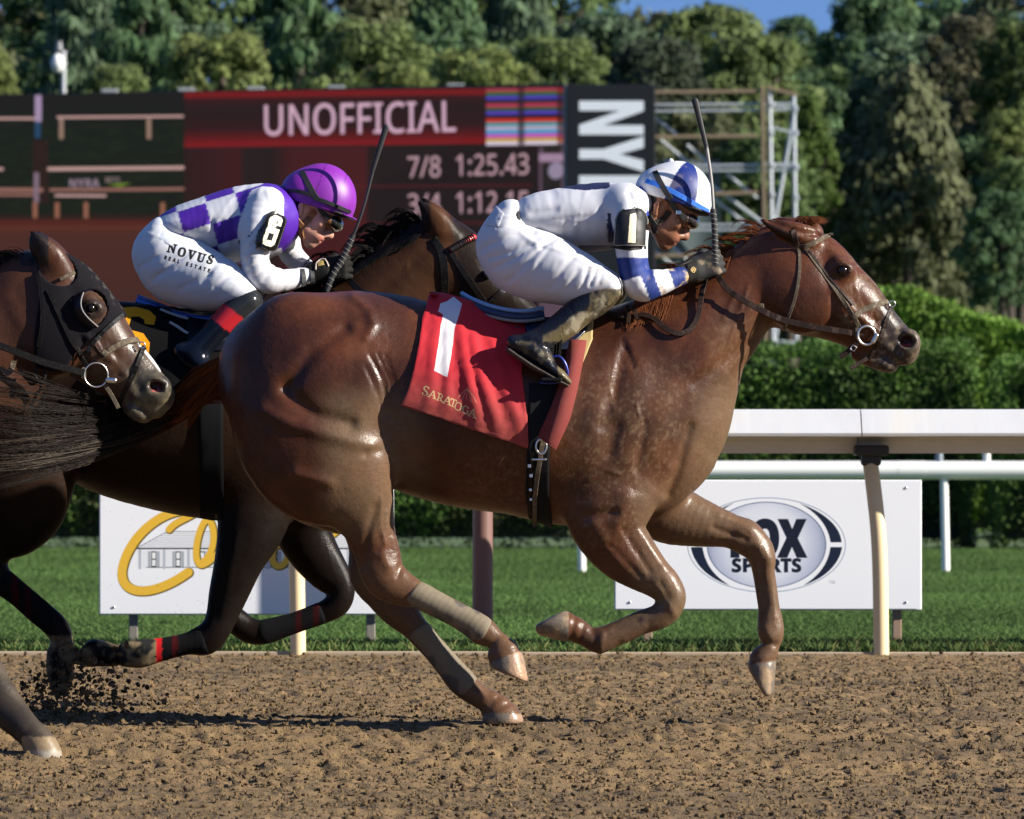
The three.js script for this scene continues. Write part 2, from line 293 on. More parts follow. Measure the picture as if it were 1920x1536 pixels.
// racing-day dust: 0..1 where kicked-up dirt sits
const TAN = [0.30, 0.205, 0.115];
// ---------- ground ----------
const RAIL_Z = DIST - 22.3, HEDGE_Z = DIST - 61, TURF_Z = DIST - 46, BOARD_Z = DIST - 150;
function groundY(z) {                                               // the track falls a little towards the outside, the infield is nearly level
  if (z > 0) return -0.1 * Math.min(z, 1) - 0.01 * Math.max(0, z - 1);
  if (z > RAIL_Z) return 0.057 * (z / RAIL_Z);
  return 0.057 - 0.124 * sm(RAIL_Z, TURF_Z, z) * 1 - 0.02 * sm(TURF_Z, HEDGE_Z, z);
}
const clump = (x, z) => { const a = fbm(x * 6, z * 6, 1, 3), b = vn(x * 26, z * 26, 5), c = vn(x * 70, z * 60, 9); let h = 0.010 * (a - 0.5) + 0.006 * sm(0.35, 0.85, b) + 0.006 * c - 0.014 * sm(0.60, 0.85, vn(x * 36 + 31, z * 30, 2)) + 0.005 * Math.sin(z * 34 + 2.2 * vn(x * 0.7, z * 2, 6)) * sm(0.3, 0.6, vn(x * 0.5, z * 1.3, 4));
  const ci = Math.floor(x / 0.42), cj = Math.floor(z / 0.42);          // hoof prints
  for (let i = ci - 1; i <= ci + 1; i++) for (let j = cj - 1; j <= cj + 1; j++) { if (hash(i, j, 5) > 0.4) continue; const u = (x - (i + hash(i, j, 1)) * 0.42) / 0.085, v = (z - (j + hash(i, j, 2)) * 0.42) / 0.065, q = u * u + v * v; if (q < 4) h += -0.012 * Math.exp(-q * q * 0.8) + 0.006 * Math.exp(-((Math.sqrt(q) - 1.35) ** 2) * 9); }
  return h; };
function dirtColor(x, z, h) { const a = fbm(x * 3, z * 3, 8, 3), b = vn(x * 45, z * 45, 3); const k = 0.72 + 0.34 * a + 0.3 * b + h * 6; const d = 1 - 0.28 * sm(0.5, 0.7, fbm(x * 0.8, z * 2.2, 11, 3)); return [0.163 * k * d, 0.102 * k * d, 0.042 * k * d]; }
function sheet(xs, zs, yf, cf) {
  const nx = xs.length, nz = zs.length, p = new Float32Array(nx * nz * 3), c = new Float32Array(nx * nz * 3), uv = new Float32Array(nx * nz * 2), idx = [];
  for (let j = 0; j < nz; j++) for (let i = 0; i < nx; i++) { const q = j * nx + i, y = yf(xs[i], zs[j]); p.set([xs[i], y, zs[j]], q * 3); uv.set([xs[i], zs[j]], q * 2); c.set(cf(xs[i], zs[j]), q * 3); if (i && j) idx.push(q - nx - 1, q - 1, q, q - nx - 1, q, q - nx); }
  const g = new THREE.BufferGeometry(); g.setAttribute('position', new THREE.BufferAttribute(p, 3)); g.setAttribute('color', new THREE.BufferAttribute(c, 3)); g.setAttribute('uv', new THREE.BufferAttribute(uv, 2)); g.setIndex(idx); g.computeVertexNormals(); return g;
}
const steps = (a, b, s) => { const n = Math.ceil((b - a) / s); return Array.from({ length: n + 1 }, (_, i) => a + (b - a) * i / n); };
const dirtMat = std(0xffffff, 0.95, { vertexColors: true, bumpMap: grit, bumpScale: 0.004 });
const vEdge = (z) => 0.02 * sm(RAIL_Z + 0.5, RAIL_Z, z);
struct('dirt_track', sheet(steps(-3.3, 3.3, 0.017), steps(RAIL_Z, 4.9, 0.026), (x, z) => groundY(z) + clump(x, z) * sm(RAIL_Z, RAIL_Z + 0.2, z), (x, z) => dirtColor(x, z, clump(x, z))), dirtMat);
struct('dirt_track', sheet([...steps(-60, -3.3, 0.6)], steps(RAIL_Z, 24, 0.4), (x, z) => groundY(z) + (clump(x, z)) * sm(RAIL_Z, RAIL_Z + 0.2, z), (x, z) => dirtColor(x, z, 0)), dirtMat).name = 'dirt_track_001';
struct('dirt_track', sheet([...steps(3.3, 60, 0.6)], steps(RAIL_Z, 24, 0.4), (x, z) => groundY(z) + (clump(x, z)) * sm(RAIL_Z, RAIL_Z + 0.2, z), (x, z) => dirtColor(x, z, 0)), dirtMat).name = 'dirt_track_002';
struct('dirt_track', sheet(steps(-3.3, 3.3, 0.5), steps(4.9, 24, 0.5), (x, z) => groundY(z), (x, z) => dirtColor(x, z, 0)), dirtMat).name = 'dirt_track_003';
// loose crumbs of dirt lying on the cushion
function lumps(name, count, place, mat, label, category) {
  const g = new THREE.IcosahedronGeometry(1, 1), q = g.attributes.position; const seen = {};
  for (let i = 0; i < q.count; i++) { const k = [q.getX(i), q.getY(i), q.getZ(i)].map((v) => Math.round(v * 50)).join(); const f = seen[k] ??= 0.7 + 0.55 * hash(Math.round(q.getX(i) * 50), Math.round(q.getY(i) * 50), Math.round(q.getZ(i) * 50)); q.setXYZ(i, q.getX(i) * f, q.getY(i) * f * 0.75, q.getZ(i) * f); }
  g.computeVertexNormals();
  const m = new THREE.InstancedMesh(g, mat, count), o = new THREE.Object3D(), c = new THREE.Color();
  for (let i = 0; i < count; i++) { const [x, y, z, s] = place(i); o.position.set(x, y, z); o.rotation.set(rr(0, 6), rr(0, 6), rr(0, 6)); o.scale.set(s * rr(0.8, 1.5), s * rr(0.6, 1), s * rr(0.8, 1.3)); o.updateMatrix(); m.setMatrixAt(i, o.matrix); const k = rr(0.35, 1.0); m.setColorAt(i, c.setRGB(0.162 * k, 0.103 * k, 0.045 * k)); }
  m.name = name; m.userData = { kind: 'stuff', label, category }; shade(m); scene.add(m); return m;
}
const crumbMat = std(0xffffff, 1);
lumps('dirt_crumbs', 60000, () => { const z = RAIL_Z + 0.1 + (4.6 - RAIL_Z) * Math.pow(rnd(), 0.9), w = 0.105 * (DIST - z) + 0.2, x = rr(-w, w), s = 0.002 + 0.007 * Math.pow(rnd(), 4); return [x, groundY(z) + clump(x, z) + s * 0.3, z, s]; }, crumbMat, 'loose brown crumbs of dirt scattered over the track cushion', 'dirt');
// grass infield
const grassTex = noiseTex(512, 512, (u, v) => { const a = tileFbm(u, v, 8, 3), b = tileFbm(u, v, 70, 2), k = 0.55 + 0.5 * a + 0.45 * (b - 0.5); return [k, k, k]; });
grassTex.repeat.set(0.35, 0.35);
const turfMat = std([0.075, 0.125, 0.034], 0.95, { map: grassTex, bumpMap: grassTex, bumpScale: 0.03 });
struct('grass_infield', sheet(steps(-260, 260, 4), [...steps(-700, HEDGE_Z - 40, 30), ...steps(HEDGE_Z - 38, RAIL_Z - 0.02, 1.2)], (x, z) => groundY(z) - 0.004, () => [1, 1, 1]), turfMat);
{
  const blade = new THREE.BufferGeometry(), p = [], ix = [];
  for (let b = 0; b < 5; b++) { const a = b * 1.7 + 0.4, bx = 0.35 * Math.cos(a * 2.1), bz = 0.35 * Math.sin(a * 2.1), lx = 0.55 * Math.cos(a), lz = 0.55 * Math.sin(a), w = 0.09, o = p.length / 3, cx = -Math.sin(a * 1.3) * w, cz = Math.cos(a * 1.3) * w, h = 0.75 + 0.25 * Math.sin(b * 2.6); p.push(bx - cx, -0.1, bz - cz, bx + cx, -0.1, bz + cz, bx + lx * 0.4 + cx * 0.8, h * 0.65, bz + lz * 0.4 + cz * 0.8, bx + lx * 0.4 - cx * 0.8, h * 0.65, bz + lz * 0.4 - cz * 0.8, bx + lx, h, bz + lz); ix.push(o, o + 1, o + 2, o, o + 2, o + 3, o + 3, o + 2, o + 4); }
  blade.setAttribute('position', new THREE.Float32BufferAttribute(p, 3)); blade.setIndex(ix); blade.computeVertexNormals();
  const N = 130000, m = new THREE.InstancedMesh(blade, phys(0xffffff, 0.95, { side: THREE.DoubleSide, transmission: 0.3, thickness: 0, specularIntensity: 0.25 }), N), o = new THREE.Object3D(), c = new THREE.Color();
  for (let i = 0; i < N; i++) {
    const near = i < 7000, d = near ? 22.42 + rnd() * 0.7 : 22.5 + 38.3 * Math.pow(rnd(), 1.35), z = DIST - d, w = 0.108 * d, x = rr(-w, w), n = fbm(x * 0.7, z * 0.5, 3, 3), s = near ? rr(0.02, 0.07) : rr(0.026, 0.046) * (0.75 + d / 90);
    o.position.set(x, groundY(z) - 0.004, z); o.rotation.set(0, rr(0, 6.28), 0); o.scale.set(s, s * (near ? 1 : 0.8), s); o.updateMatrix(); m.setMatrixAt(i, o.matrix);
    const k = 0.55 + 0.85 * n + rr(-0.15, 0.15), dry = near && rnd() < 0.3 ? 1 : 0; c.setRGB((0.085 + dry * 0.11) * k, (0.148 + dry * 0.06) * k, (0.040 + dry * 0.03) * k); m.setColorAt(i, c);
  }
  m.name = 'grass'; m.userData = { kind: 'stuff', label: 'short mown green grass of the infield turf behind the track', category: 'grass' }; shade(m); scene.add(m);
}
// pale timber edging between dirt and grass
{
  const t = thing('edging_board', 'long pale timber board edging the dirt track along the grass', 'board', [0, groundY(RAIL_Z), RAIL_Z]);
  for (let i = -6; i < 6; i++) part('board', boxAt(i * 2.4 + 1.2, groundY(RAIL_Z) - 0.014 + 0.003 * (i & 1), RAIL_Z - 0.03 + 0.004 * (i % 3), 2.39, 0.05, 0.045), std([0.42, 0.32, 0.22], 0.9), t);
}
// ---------- rails, posts and signs ----------
{
  const y0 = groundY(RAIL_Z), P = (px, py, z = RAIL_Z) => at(px, py, z);
  const t = thing('running_rail', 'aluminium covered inner rail of the dirt track on cream gooseneck posts', 'rail', [0, y0, RAIL_Z]);
  const s = 22.3 / F, top = EYE - (768 - HZ) * s, face = EYE - (818 - HZ) * s, low = EYE - (850 - HZ) * s;
  // cover: bright flat top, slanting face, and a dark hollow underneath
  const sh = new THREE.Shape(); const R = RAIL_Z;
  const prof = [[-0.20, top - 0.02], [-0.17, top], [0.08, top], [0.11, top - 0.016], [0.185, face + 0.012], [0.182, face], [0.165, face - 0.004], [0.08, top - 0.06], [-0.11, low + 0.05], [-0.12, low], [-0.20, low]];
  prof.forEach(([z, y], i) => i ? sh.lineTo(z, y) : sh.moveTo(z, y));
  const metal = noiseTex(256, 256, (u, v) => { const a = tileFbm(u, v, 5, 4), b = tileFbm(u, v, 40, 2), k = 0.72 + 0.3 * a + 0.12 * (b - 0.5); return [k, k * (0.99 - 0.04 * sm(0.5, 0.7, a)), k * (0.98 - 0.13 * sm(0.5, 0.7, a))]; }); metal.repeat.set(1.3, 3);
  const coverMat = std([0.74, 0.74, 0.73], 0.45, { map: metal, metalness: 0.15 });
  const seams = [-1150, 520, 1612, 2710, 3800];
  for (let i = -3; i < 4; i++) {
    const x0 = P(1612, 768).x + i * 2.55, g = new THREE.ExtrudeGeometry(sh, { depth: 2.545, bevelEnabled: false, steps: 1 });
    g.applyMatrix4(new THREE.Matrix4().makeRotationY(Math.PI / 2)).scale(1, 1, -1).translate(x0, 0, R); const ix = g.index; 
    const p = g.attributes.position; if (!ix) for (let k = 0; k < p.count; k += 3) { const a = [p.getX(k + 1), p.getY(k + 1), p.getZ(k + 1)]; p.setXYZ(k + 1, p.getX(k + 2), p.getY(k + 2), p.getZ(k + 2)); p.setXYZ(k + 2, ...a); }
    const uv = g.attributes.uv; for (let k = 0; k < p.count; k++) uv.setXY(k, p.getX(k), p.getY(k) + p.getZ(k));
    g.computeVertexNormals(); part('rail_cover', g, coverMat, t);
  }
  const paint = std([0.72, 0.57, 0.33], 0.5);
  for (const px of [-550, 545, 1640, 2735]) {
    const b = P(px + 14, 1229), mid = P(px, 870), c = [new THREE.Vector3(b.x, y0 - 0.05, R - 0.02), new THREE.Vector3(b.x - 0.012, y0 + 0.5, R - 0.03), new THREE.Vector3(mid.x, y0 + 0.72, R - 0.05), new THREE.Vector3(mid.x - 0.02, low + 0.02, R - 0.1)];
    part('post', tube(c, 0.034, 24, 16), paint, t);
    part('bracket', mergeGeometries([boxAt(mid.x - 0.01, low + 0.012, R - 0.08, 0.15, 0.045, 0.14, 0.01), boxAt(mid.x - 0.01, low - 0.025, R - 0.09, 0.085, 0.06, 0.09, 0.012)]), std([0.03, 0.03, 0.03], 0.6), t);
  }
  // thick brown posts standing just inside the rail
  const spec = [[905, 0, 'thick brown steel post seen under the leading horse belly'], [-20, 1, 'thick brown steel post at the left edge behind the black legs']];
  for (const [px, i, label] of spec) {
    const z = RAIL_Z - 0.55, x = at(px, 1100, z).x, o = thing('steel_post', label, 'post', [x, groundY(z), z]);
    part('shaft', new THREE.CylinderGeometry(0.044, 0.046, 1.02, 20).translate(x, groundY(z) + 0.5, z), std([0.17, 0.085, 0.07], 0.55), o);
    part('cap', new THREE.SphereGeometry(0.045, 16, 8, 0, 6.3, 0, 1.6).translate(x, groundY(z) + 1.0, z), std([0.17, 0.085, 0.07], 0.55), o);
  }
}
// white turf rail beyond the signs
{
  const z = TURF_Z, y0 = groundY(z), s = 46 / F, t = thing('turf_rail', 'plain white tubular rail of the turf course with thin white posts', 'rail', [0, y0, z]), y = EYE - (882 - HZ) * s;
  const w = std([0.86, 0.85, 0.80], 0.42);
  for (let i = -4; i < 5; i++) { const x = at(1772, 880, z).x + (i - 0.5) * 3.27 - 0.3; part('rail', new THREE.CapsuleGeometry(0.082, 3.1, 8, 20).rotateZ(Math.PI / 2).translate(x, y, z), w, t); part('sleeve', new THREE.CylinderGeometry(0.0835, 0.0835, 0.25, 20).rotateZ(Math.PI / 2).translate(x + 1.635, y, z), w, t); }
  for (let i = -4; i < 5; i++) { const x = at(1774, 880, z).x + i * 3.27; part('post', rod(new THREE.Vector3(x, y0 - 0.05, z), new THREE.Vector3(x - 0.02, y, z), 0.036), w, t); }
  for (const px of [1850, 1761]) part('fitting', rod(at(px, 868, z), at(px, 850, z), 0.034), px > 1800 ? w : std([0.2, 0.23, 0.27], 0.6), t);
}
// sign boards: flat print on thin panels
function sign(name, label, x0, y0, x1, y1, legs, draw) {
  const z = RAIL_Z - 0.8, a = at(x0, y0, z), b = at(x1, y1, z), w = b.x - a.x, h = a.y - b.y, t = thing(name, label, 'sign', [(a.x + b.x) / 2, groundY(z), z]);
  const g = new RoundedBoxGeometry(w, h, 0.016, 1, 0.004).translate((a.x + b.x) / 2, (a.y + b.y) / 2, z); part('panel', g, std([0.88, 0.89, 0.91], 0.45), t);
  const f = new THREE.PlaneGeometry(w - 0.012, h - 0.012).translate((a.x + b.x) / 2, (a.y + b.y) / 2, z + 0.0125);
  part('print', f, std([1, 1, 1], 0.42, { map: canvas(1600, Math.round(1600 * h / w), (c, W, H) => { c.fillStyle = '#f3f5f9'; c.fillRect(0, 0, W, H); c.scale(W / (x1 - x0), H / (y1 - y0)); c.translate(-x0, -y0); draw(c); for (let i = 0; i < 260; i++) { const q = rnd(); c.fillStyle = 'rgba(110,80,48,' + (0.12 + 0.4 * rnd()) + ')'; c.beginPath(); c.ellipse(x0 + rnd() * (x1 - x0), y1 - (y1 - y0) * q * q, 0.4 + 1.1 * rnd() * rnd(), 0.4 + 0.8 * rnd(), 0, 0, 7); c.fill(); } }) }), t);
  for (const [lx, ly] of legs) { const p = at(lx, ly, z - 0.03); part('stake', boxAt(p.x, (groundY(z) + a.y - 0.1) / 2 - 0.05, z - 0.035, 0.04, a.y - 0.1 - groundY(z) + 0.1, 0.03), std(lx > 1000 ? [0.30, 0.2, 0.14] : [0.22, 0.2, 0.17], 0.8), t); }
  for (const u of [0.05, 0.95]) for (const v of [0.06, 0.94]) part('screw', new THREE.SphereGeometry(0.006, 10, 6).scale(1, 1, 0.5).translate(a.x + w * u, a.y - h * v, z + 0.014), M.steel, t);
}
sign('sponsor_sign', 'white sign with a silver ball, dark crescents and FOX SPORTS lettering', 1152, 900, 1728, 1144, [[1215, 1200], [1682, 1200]], (c) => {
  c.translate(1437, 1022);
  const ring = (rx, ry, lw, col) => { c.strokeStyle = col; c.lineWidth = lw; c.beginPath(); c.ellipse(0, 0, rx, ry, 0, 0, 7); c.stroke(); };
  ring(149, 90, 1.6, '#9aa6bb'); ring(150, 91, 0.6, '#c9d0dc');
  // crescents
  for (const s of [-1, 1]) { c.save(); c.scale(s, 1); c.fillStyle = '#101d36'; c.beginPath(); c.moveTo(62, -80); c.bezierCurveTo(110, -62, 140, -36, 142, -5); c.lineTo(121, -5); c.bezierCurveTo(117, -36, 96, -62, 62, -80); c.fill(); c.beginPath(); c.moveTo(143, 4); c.bezierCurveTo(138, 40, 105, 66, 70, 77); c.bezierCurveTo(98, 60, 116, 38, 121, 4); c.fill(); c.restore(); }
  const g = c.createRadialGradient(-5, -10, 12, 0, 0, 116); g.addColorStop(0, '#f0f2f7'); g.addColorStop(0.55, '#dde1ec'); g.addColorStop(0.85, '#b6bdd2'); g.addColorStop(1, '#8e98b2'); c.fillStyle = g; c.beginPath(); c.ellipse(0, 0, 112, 82, 0, 0, 7); c.fill(); ring(112, 82, 2, '#5f6d8c'); ring(114.5, 84, 2.5, '#f2f4f8');
  c.fillStyle = '#0c162b'; c.textAlign = 'center'; c.textBaseline = 'alphabetic'; c.strokeStyle = '#0c162b'; c.lineJoin = 'miter';
  c.save(); c.font = '900 93px sans-serif'; c.scale(0.80, 1.0); c.lineWidth = 5; c.strokeText('FOX', 0, 21); c.fillText('FOX', 0, 21); c.restore();
  c.save(); c.font = '900 35px sans-serif'; c.scale(1.06, 1); c.lineWidth = 1; c.fillText('SPORTS', 0, 51); c.strokeText('SPORTS', 0, 51); c.restore();
  c.font = '9px sans-serif'; c.fillStyle = '#9aa3b3'; c.fillText('TM', 124, 75);
});
sign('sponsor_sign', 'white sign with yellow script lettering over a line drawing of a house', 186, 914, 738, 1153, [[250, 1180], [695, 1180]], (c) => {
  // house front behind the lettering
  c.strokeStyle = '#4a4d55'; c.lineWidth = 1; c.fillStyle = '#cfd3da';
  c.beginPath(); c.moveTo(254, 1028); c.lineTo(312, 996); c.lineTo(655, 996); c.lineTo(655, 1028); c.closePath(); c.fillStyle = '#eef0f4'; c.fill(); c.stroke();
  for (let y = 1000; y < 1028; y += 4) { c.beginPath(); c.moveTo(312 - (y - 996) * 1.8, y); c.lineTo(655, y); c.strokeStyle = '#8b9099'; c.lineWidth = 0.8; c.stroke(); }
  c.fillStyle = '#3d4046'; c.fillRect(254, 1027, 401, 3); c.fillStyle = '#e9ecf1'; c.fillRect(256, 1030, 398, 35); c.fillStyle = '#4a4d55'; c.fillRect(272, 1064, 382, 1.4);
  for (let x = 282; x < 640; x += 46) { c.fillStyle = '#17181b'; c.fillRect(x, 1034, 10, 30); c.fillStyle = '#eef0f3'; c.fillRect(x + 1.5, 1036, 7, 12); c.fillRect(x + 1.5, 1050, 7, 12); c.fillStyle = '#a8adb7'; c.fillRect(x - 6, 1034, 5, 30); c.fillRect(x + 11, 1034, 5, 30); }
  for (const x of [258, 304, 350, 500, 652]) { c.fillStyle = '#b9bec7'; c.fillRect(x, 1030, 5, 38); }
  const stroke = (w, col, dx = 0) => {
    c.lineCap = 'round'; c.lineJoin = 'round'; c.strokeStyle = col;
    const path = (lw, f) => { c.lineWidth = lw + w; c.beginPath(); c.save(); c.translate(dx, dx); f(); c.restore(); c.stroke(); };
    path(13, () => { c.moveTo(316, 992); c.bezierCurveTo(326, 978, 346, 972, 362, 962); });
    path(17, () => { c.moveTo(360, 955); c.bezierCurveTo(300, 950, 236, 1010, 227, 1070); c.bezierCurveTo(222, 1118, 280, 1126, 352, 1074); });
    path(9, () => { c.moveTo(228, 1085); c.bezierCurveTo(240, 1118, 290, 1118, 352, 1076); });
    path(12, () => { c.moveTo(380, 1054); c.bezierCurveTo(412, 1030, 400, 960, 384, 976); c.bezierCurveTo(366, 1000, 360, 1060, 378, 1060); c.bezierCurveTo(392, 1056, 402, 1042, 414, 1034); });
    path(12, () => { c.moveTo(448, 1030); c.bezierCurveTo(414, 1022, 404, 1064, 426, 1062); c.bezierCurveTo(440, 1058, 446, 1036, 450, 1030); c.bezierCurveTo(442, 1056, 450, 1064, 470, 1050); });
    path(12, () => { c.moveTo(592, 1000); c.bezierCurveTo(586, 1020, 584, 1030, 586, 1004); c.bezierCurveTo(604, 960, 626, 950, 622, 980); c.bezierCurveTo(616, 1006, 620, 1012, 642, 984); });
    path(12, () => { c.moveTo(520, 1022); c.bezierCurveTo(506, 1030, 508, 1066, 526, 1062); c.bezierCurveTo(546, 1054, 546, 1022, 524, 1022); });
  };
  stroke(3, '#6b5a24', 1.2); stroke(0, '#eabb3e');
});
// ---------- hedges ----------
const leafGeo = (() => { const g = new THREE.BufferGeometry(); g.setAttribute('position', new THREE.Float32BufferAttribute([0, 0, 0, 0.34, 0.5, 0.1, 0, 1, 0, -0.34, 0.5, 0.1, 0, 0.5, 0], 3)); g.setIndex([0, 1, 4, 1, 2, 4, 2, 3, 4, 3, 0, 4]); g.computeVertexNormals(); return g; })();
const leafMat = phys(0xffffff, 0.6, { side: THREE.DoubleSide, transmission: 0.3, thickness: 0, specularIntensity: 0.35 });
function hedge(label, px0, px1, pyTop, z, depth, count, tone, wave = 0.1) {
  const a = at(px0, pyTop, z), b = at(px1, pyTop, z), y0 = groundY(z), t = thing('hedge', label, 'hedge', [(a.x + b.x) / 2, y0, z]), H = a.y - y0;
  const top = (x) => H + wave * (fbm(x * 0.55, z, 2, 3) - 0.5) * 2 + (tone.slope ?? 0) * (x - a.x);
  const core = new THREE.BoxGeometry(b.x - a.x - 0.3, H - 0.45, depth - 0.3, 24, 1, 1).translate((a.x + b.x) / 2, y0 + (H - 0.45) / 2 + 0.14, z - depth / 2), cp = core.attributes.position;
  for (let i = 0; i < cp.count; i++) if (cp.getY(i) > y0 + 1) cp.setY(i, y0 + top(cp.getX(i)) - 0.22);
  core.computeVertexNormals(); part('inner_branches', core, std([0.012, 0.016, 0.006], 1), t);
  const m = new THREE.InstancedMesh(leafGeo, leafMat, count), o = new THREE.Object3D(), c = new THREE.Color(), lobes = [];
  for (let i = 0; i < count; i++) {
    const u = rnd(); let x, y, zz, n;
    x = rr(a.x, b.x); const h = top(x);
    if (u < 0.66) { y = h * Math.pow(rnd(), 0.9); zz = z; n = [0, 0.1, 1]; } else if (u < 0.88) { y = h; zz = z - rnd() * depth; n = [0, 1, 0.2]; } else { y = h * rnd(); zz = z - rnd() * depth; const r = rnd() < 0.5; x = r ? b.x : a.x; n = [r ? 1 : -1, 0, 0]; }
    const lob = 0.17 * (fbm(x * 2.2, y * 2.4, zz * 2.2, 3) - 0.5) * 2 + rr(-0.08, 0.05), k = y / h; 
    const low = sm(0.22, 0.0, k) * 0.25;
    x += n[0] * lob + rr(-0.05, 0.05); y += n[1] * lob; zz += n[2] * (lob - low);
    o.position.set(x - (a.x + b.x) / 2, y, zz - z); o.rotation.set(rr(-1, 1), rr(0, 6.28), rr(-1.2, 1.2)); const s = rr(0.05, 0.11) * (tone.size ?? 1); o.scale.set(s, s, s); o.updateMatrix(); m.setMatrixAt(i, o.matrix);
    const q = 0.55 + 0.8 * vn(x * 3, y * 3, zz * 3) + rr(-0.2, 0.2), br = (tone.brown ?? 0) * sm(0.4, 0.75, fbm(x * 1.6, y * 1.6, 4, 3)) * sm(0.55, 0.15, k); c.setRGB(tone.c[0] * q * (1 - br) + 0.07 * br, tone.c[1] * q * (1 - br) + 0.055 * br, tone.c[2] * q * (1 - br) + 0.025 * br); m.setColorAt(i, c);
  }
  m.name = 'foliage'; m.userData.kind = 'stuff'; shade(m); t.add(m);
}
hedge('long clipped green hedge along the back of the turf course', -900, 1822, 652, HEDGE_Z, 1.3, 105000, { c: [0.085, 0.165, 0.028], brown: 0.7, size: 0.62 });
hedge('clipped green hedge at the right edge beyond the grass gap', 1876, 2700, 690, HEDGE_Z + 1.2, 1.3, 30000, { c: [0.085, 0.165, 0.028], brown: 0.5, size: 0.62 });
hedge('taller bright green hedge sloping down at the right behind the clipped hedge', 1530, 2500, 534, HEDGE_Z - 9, 2.2, 70000, { c: [0.15, 0.26, 0.036], slope: -0.20, size: 0.85 }, 0.22);

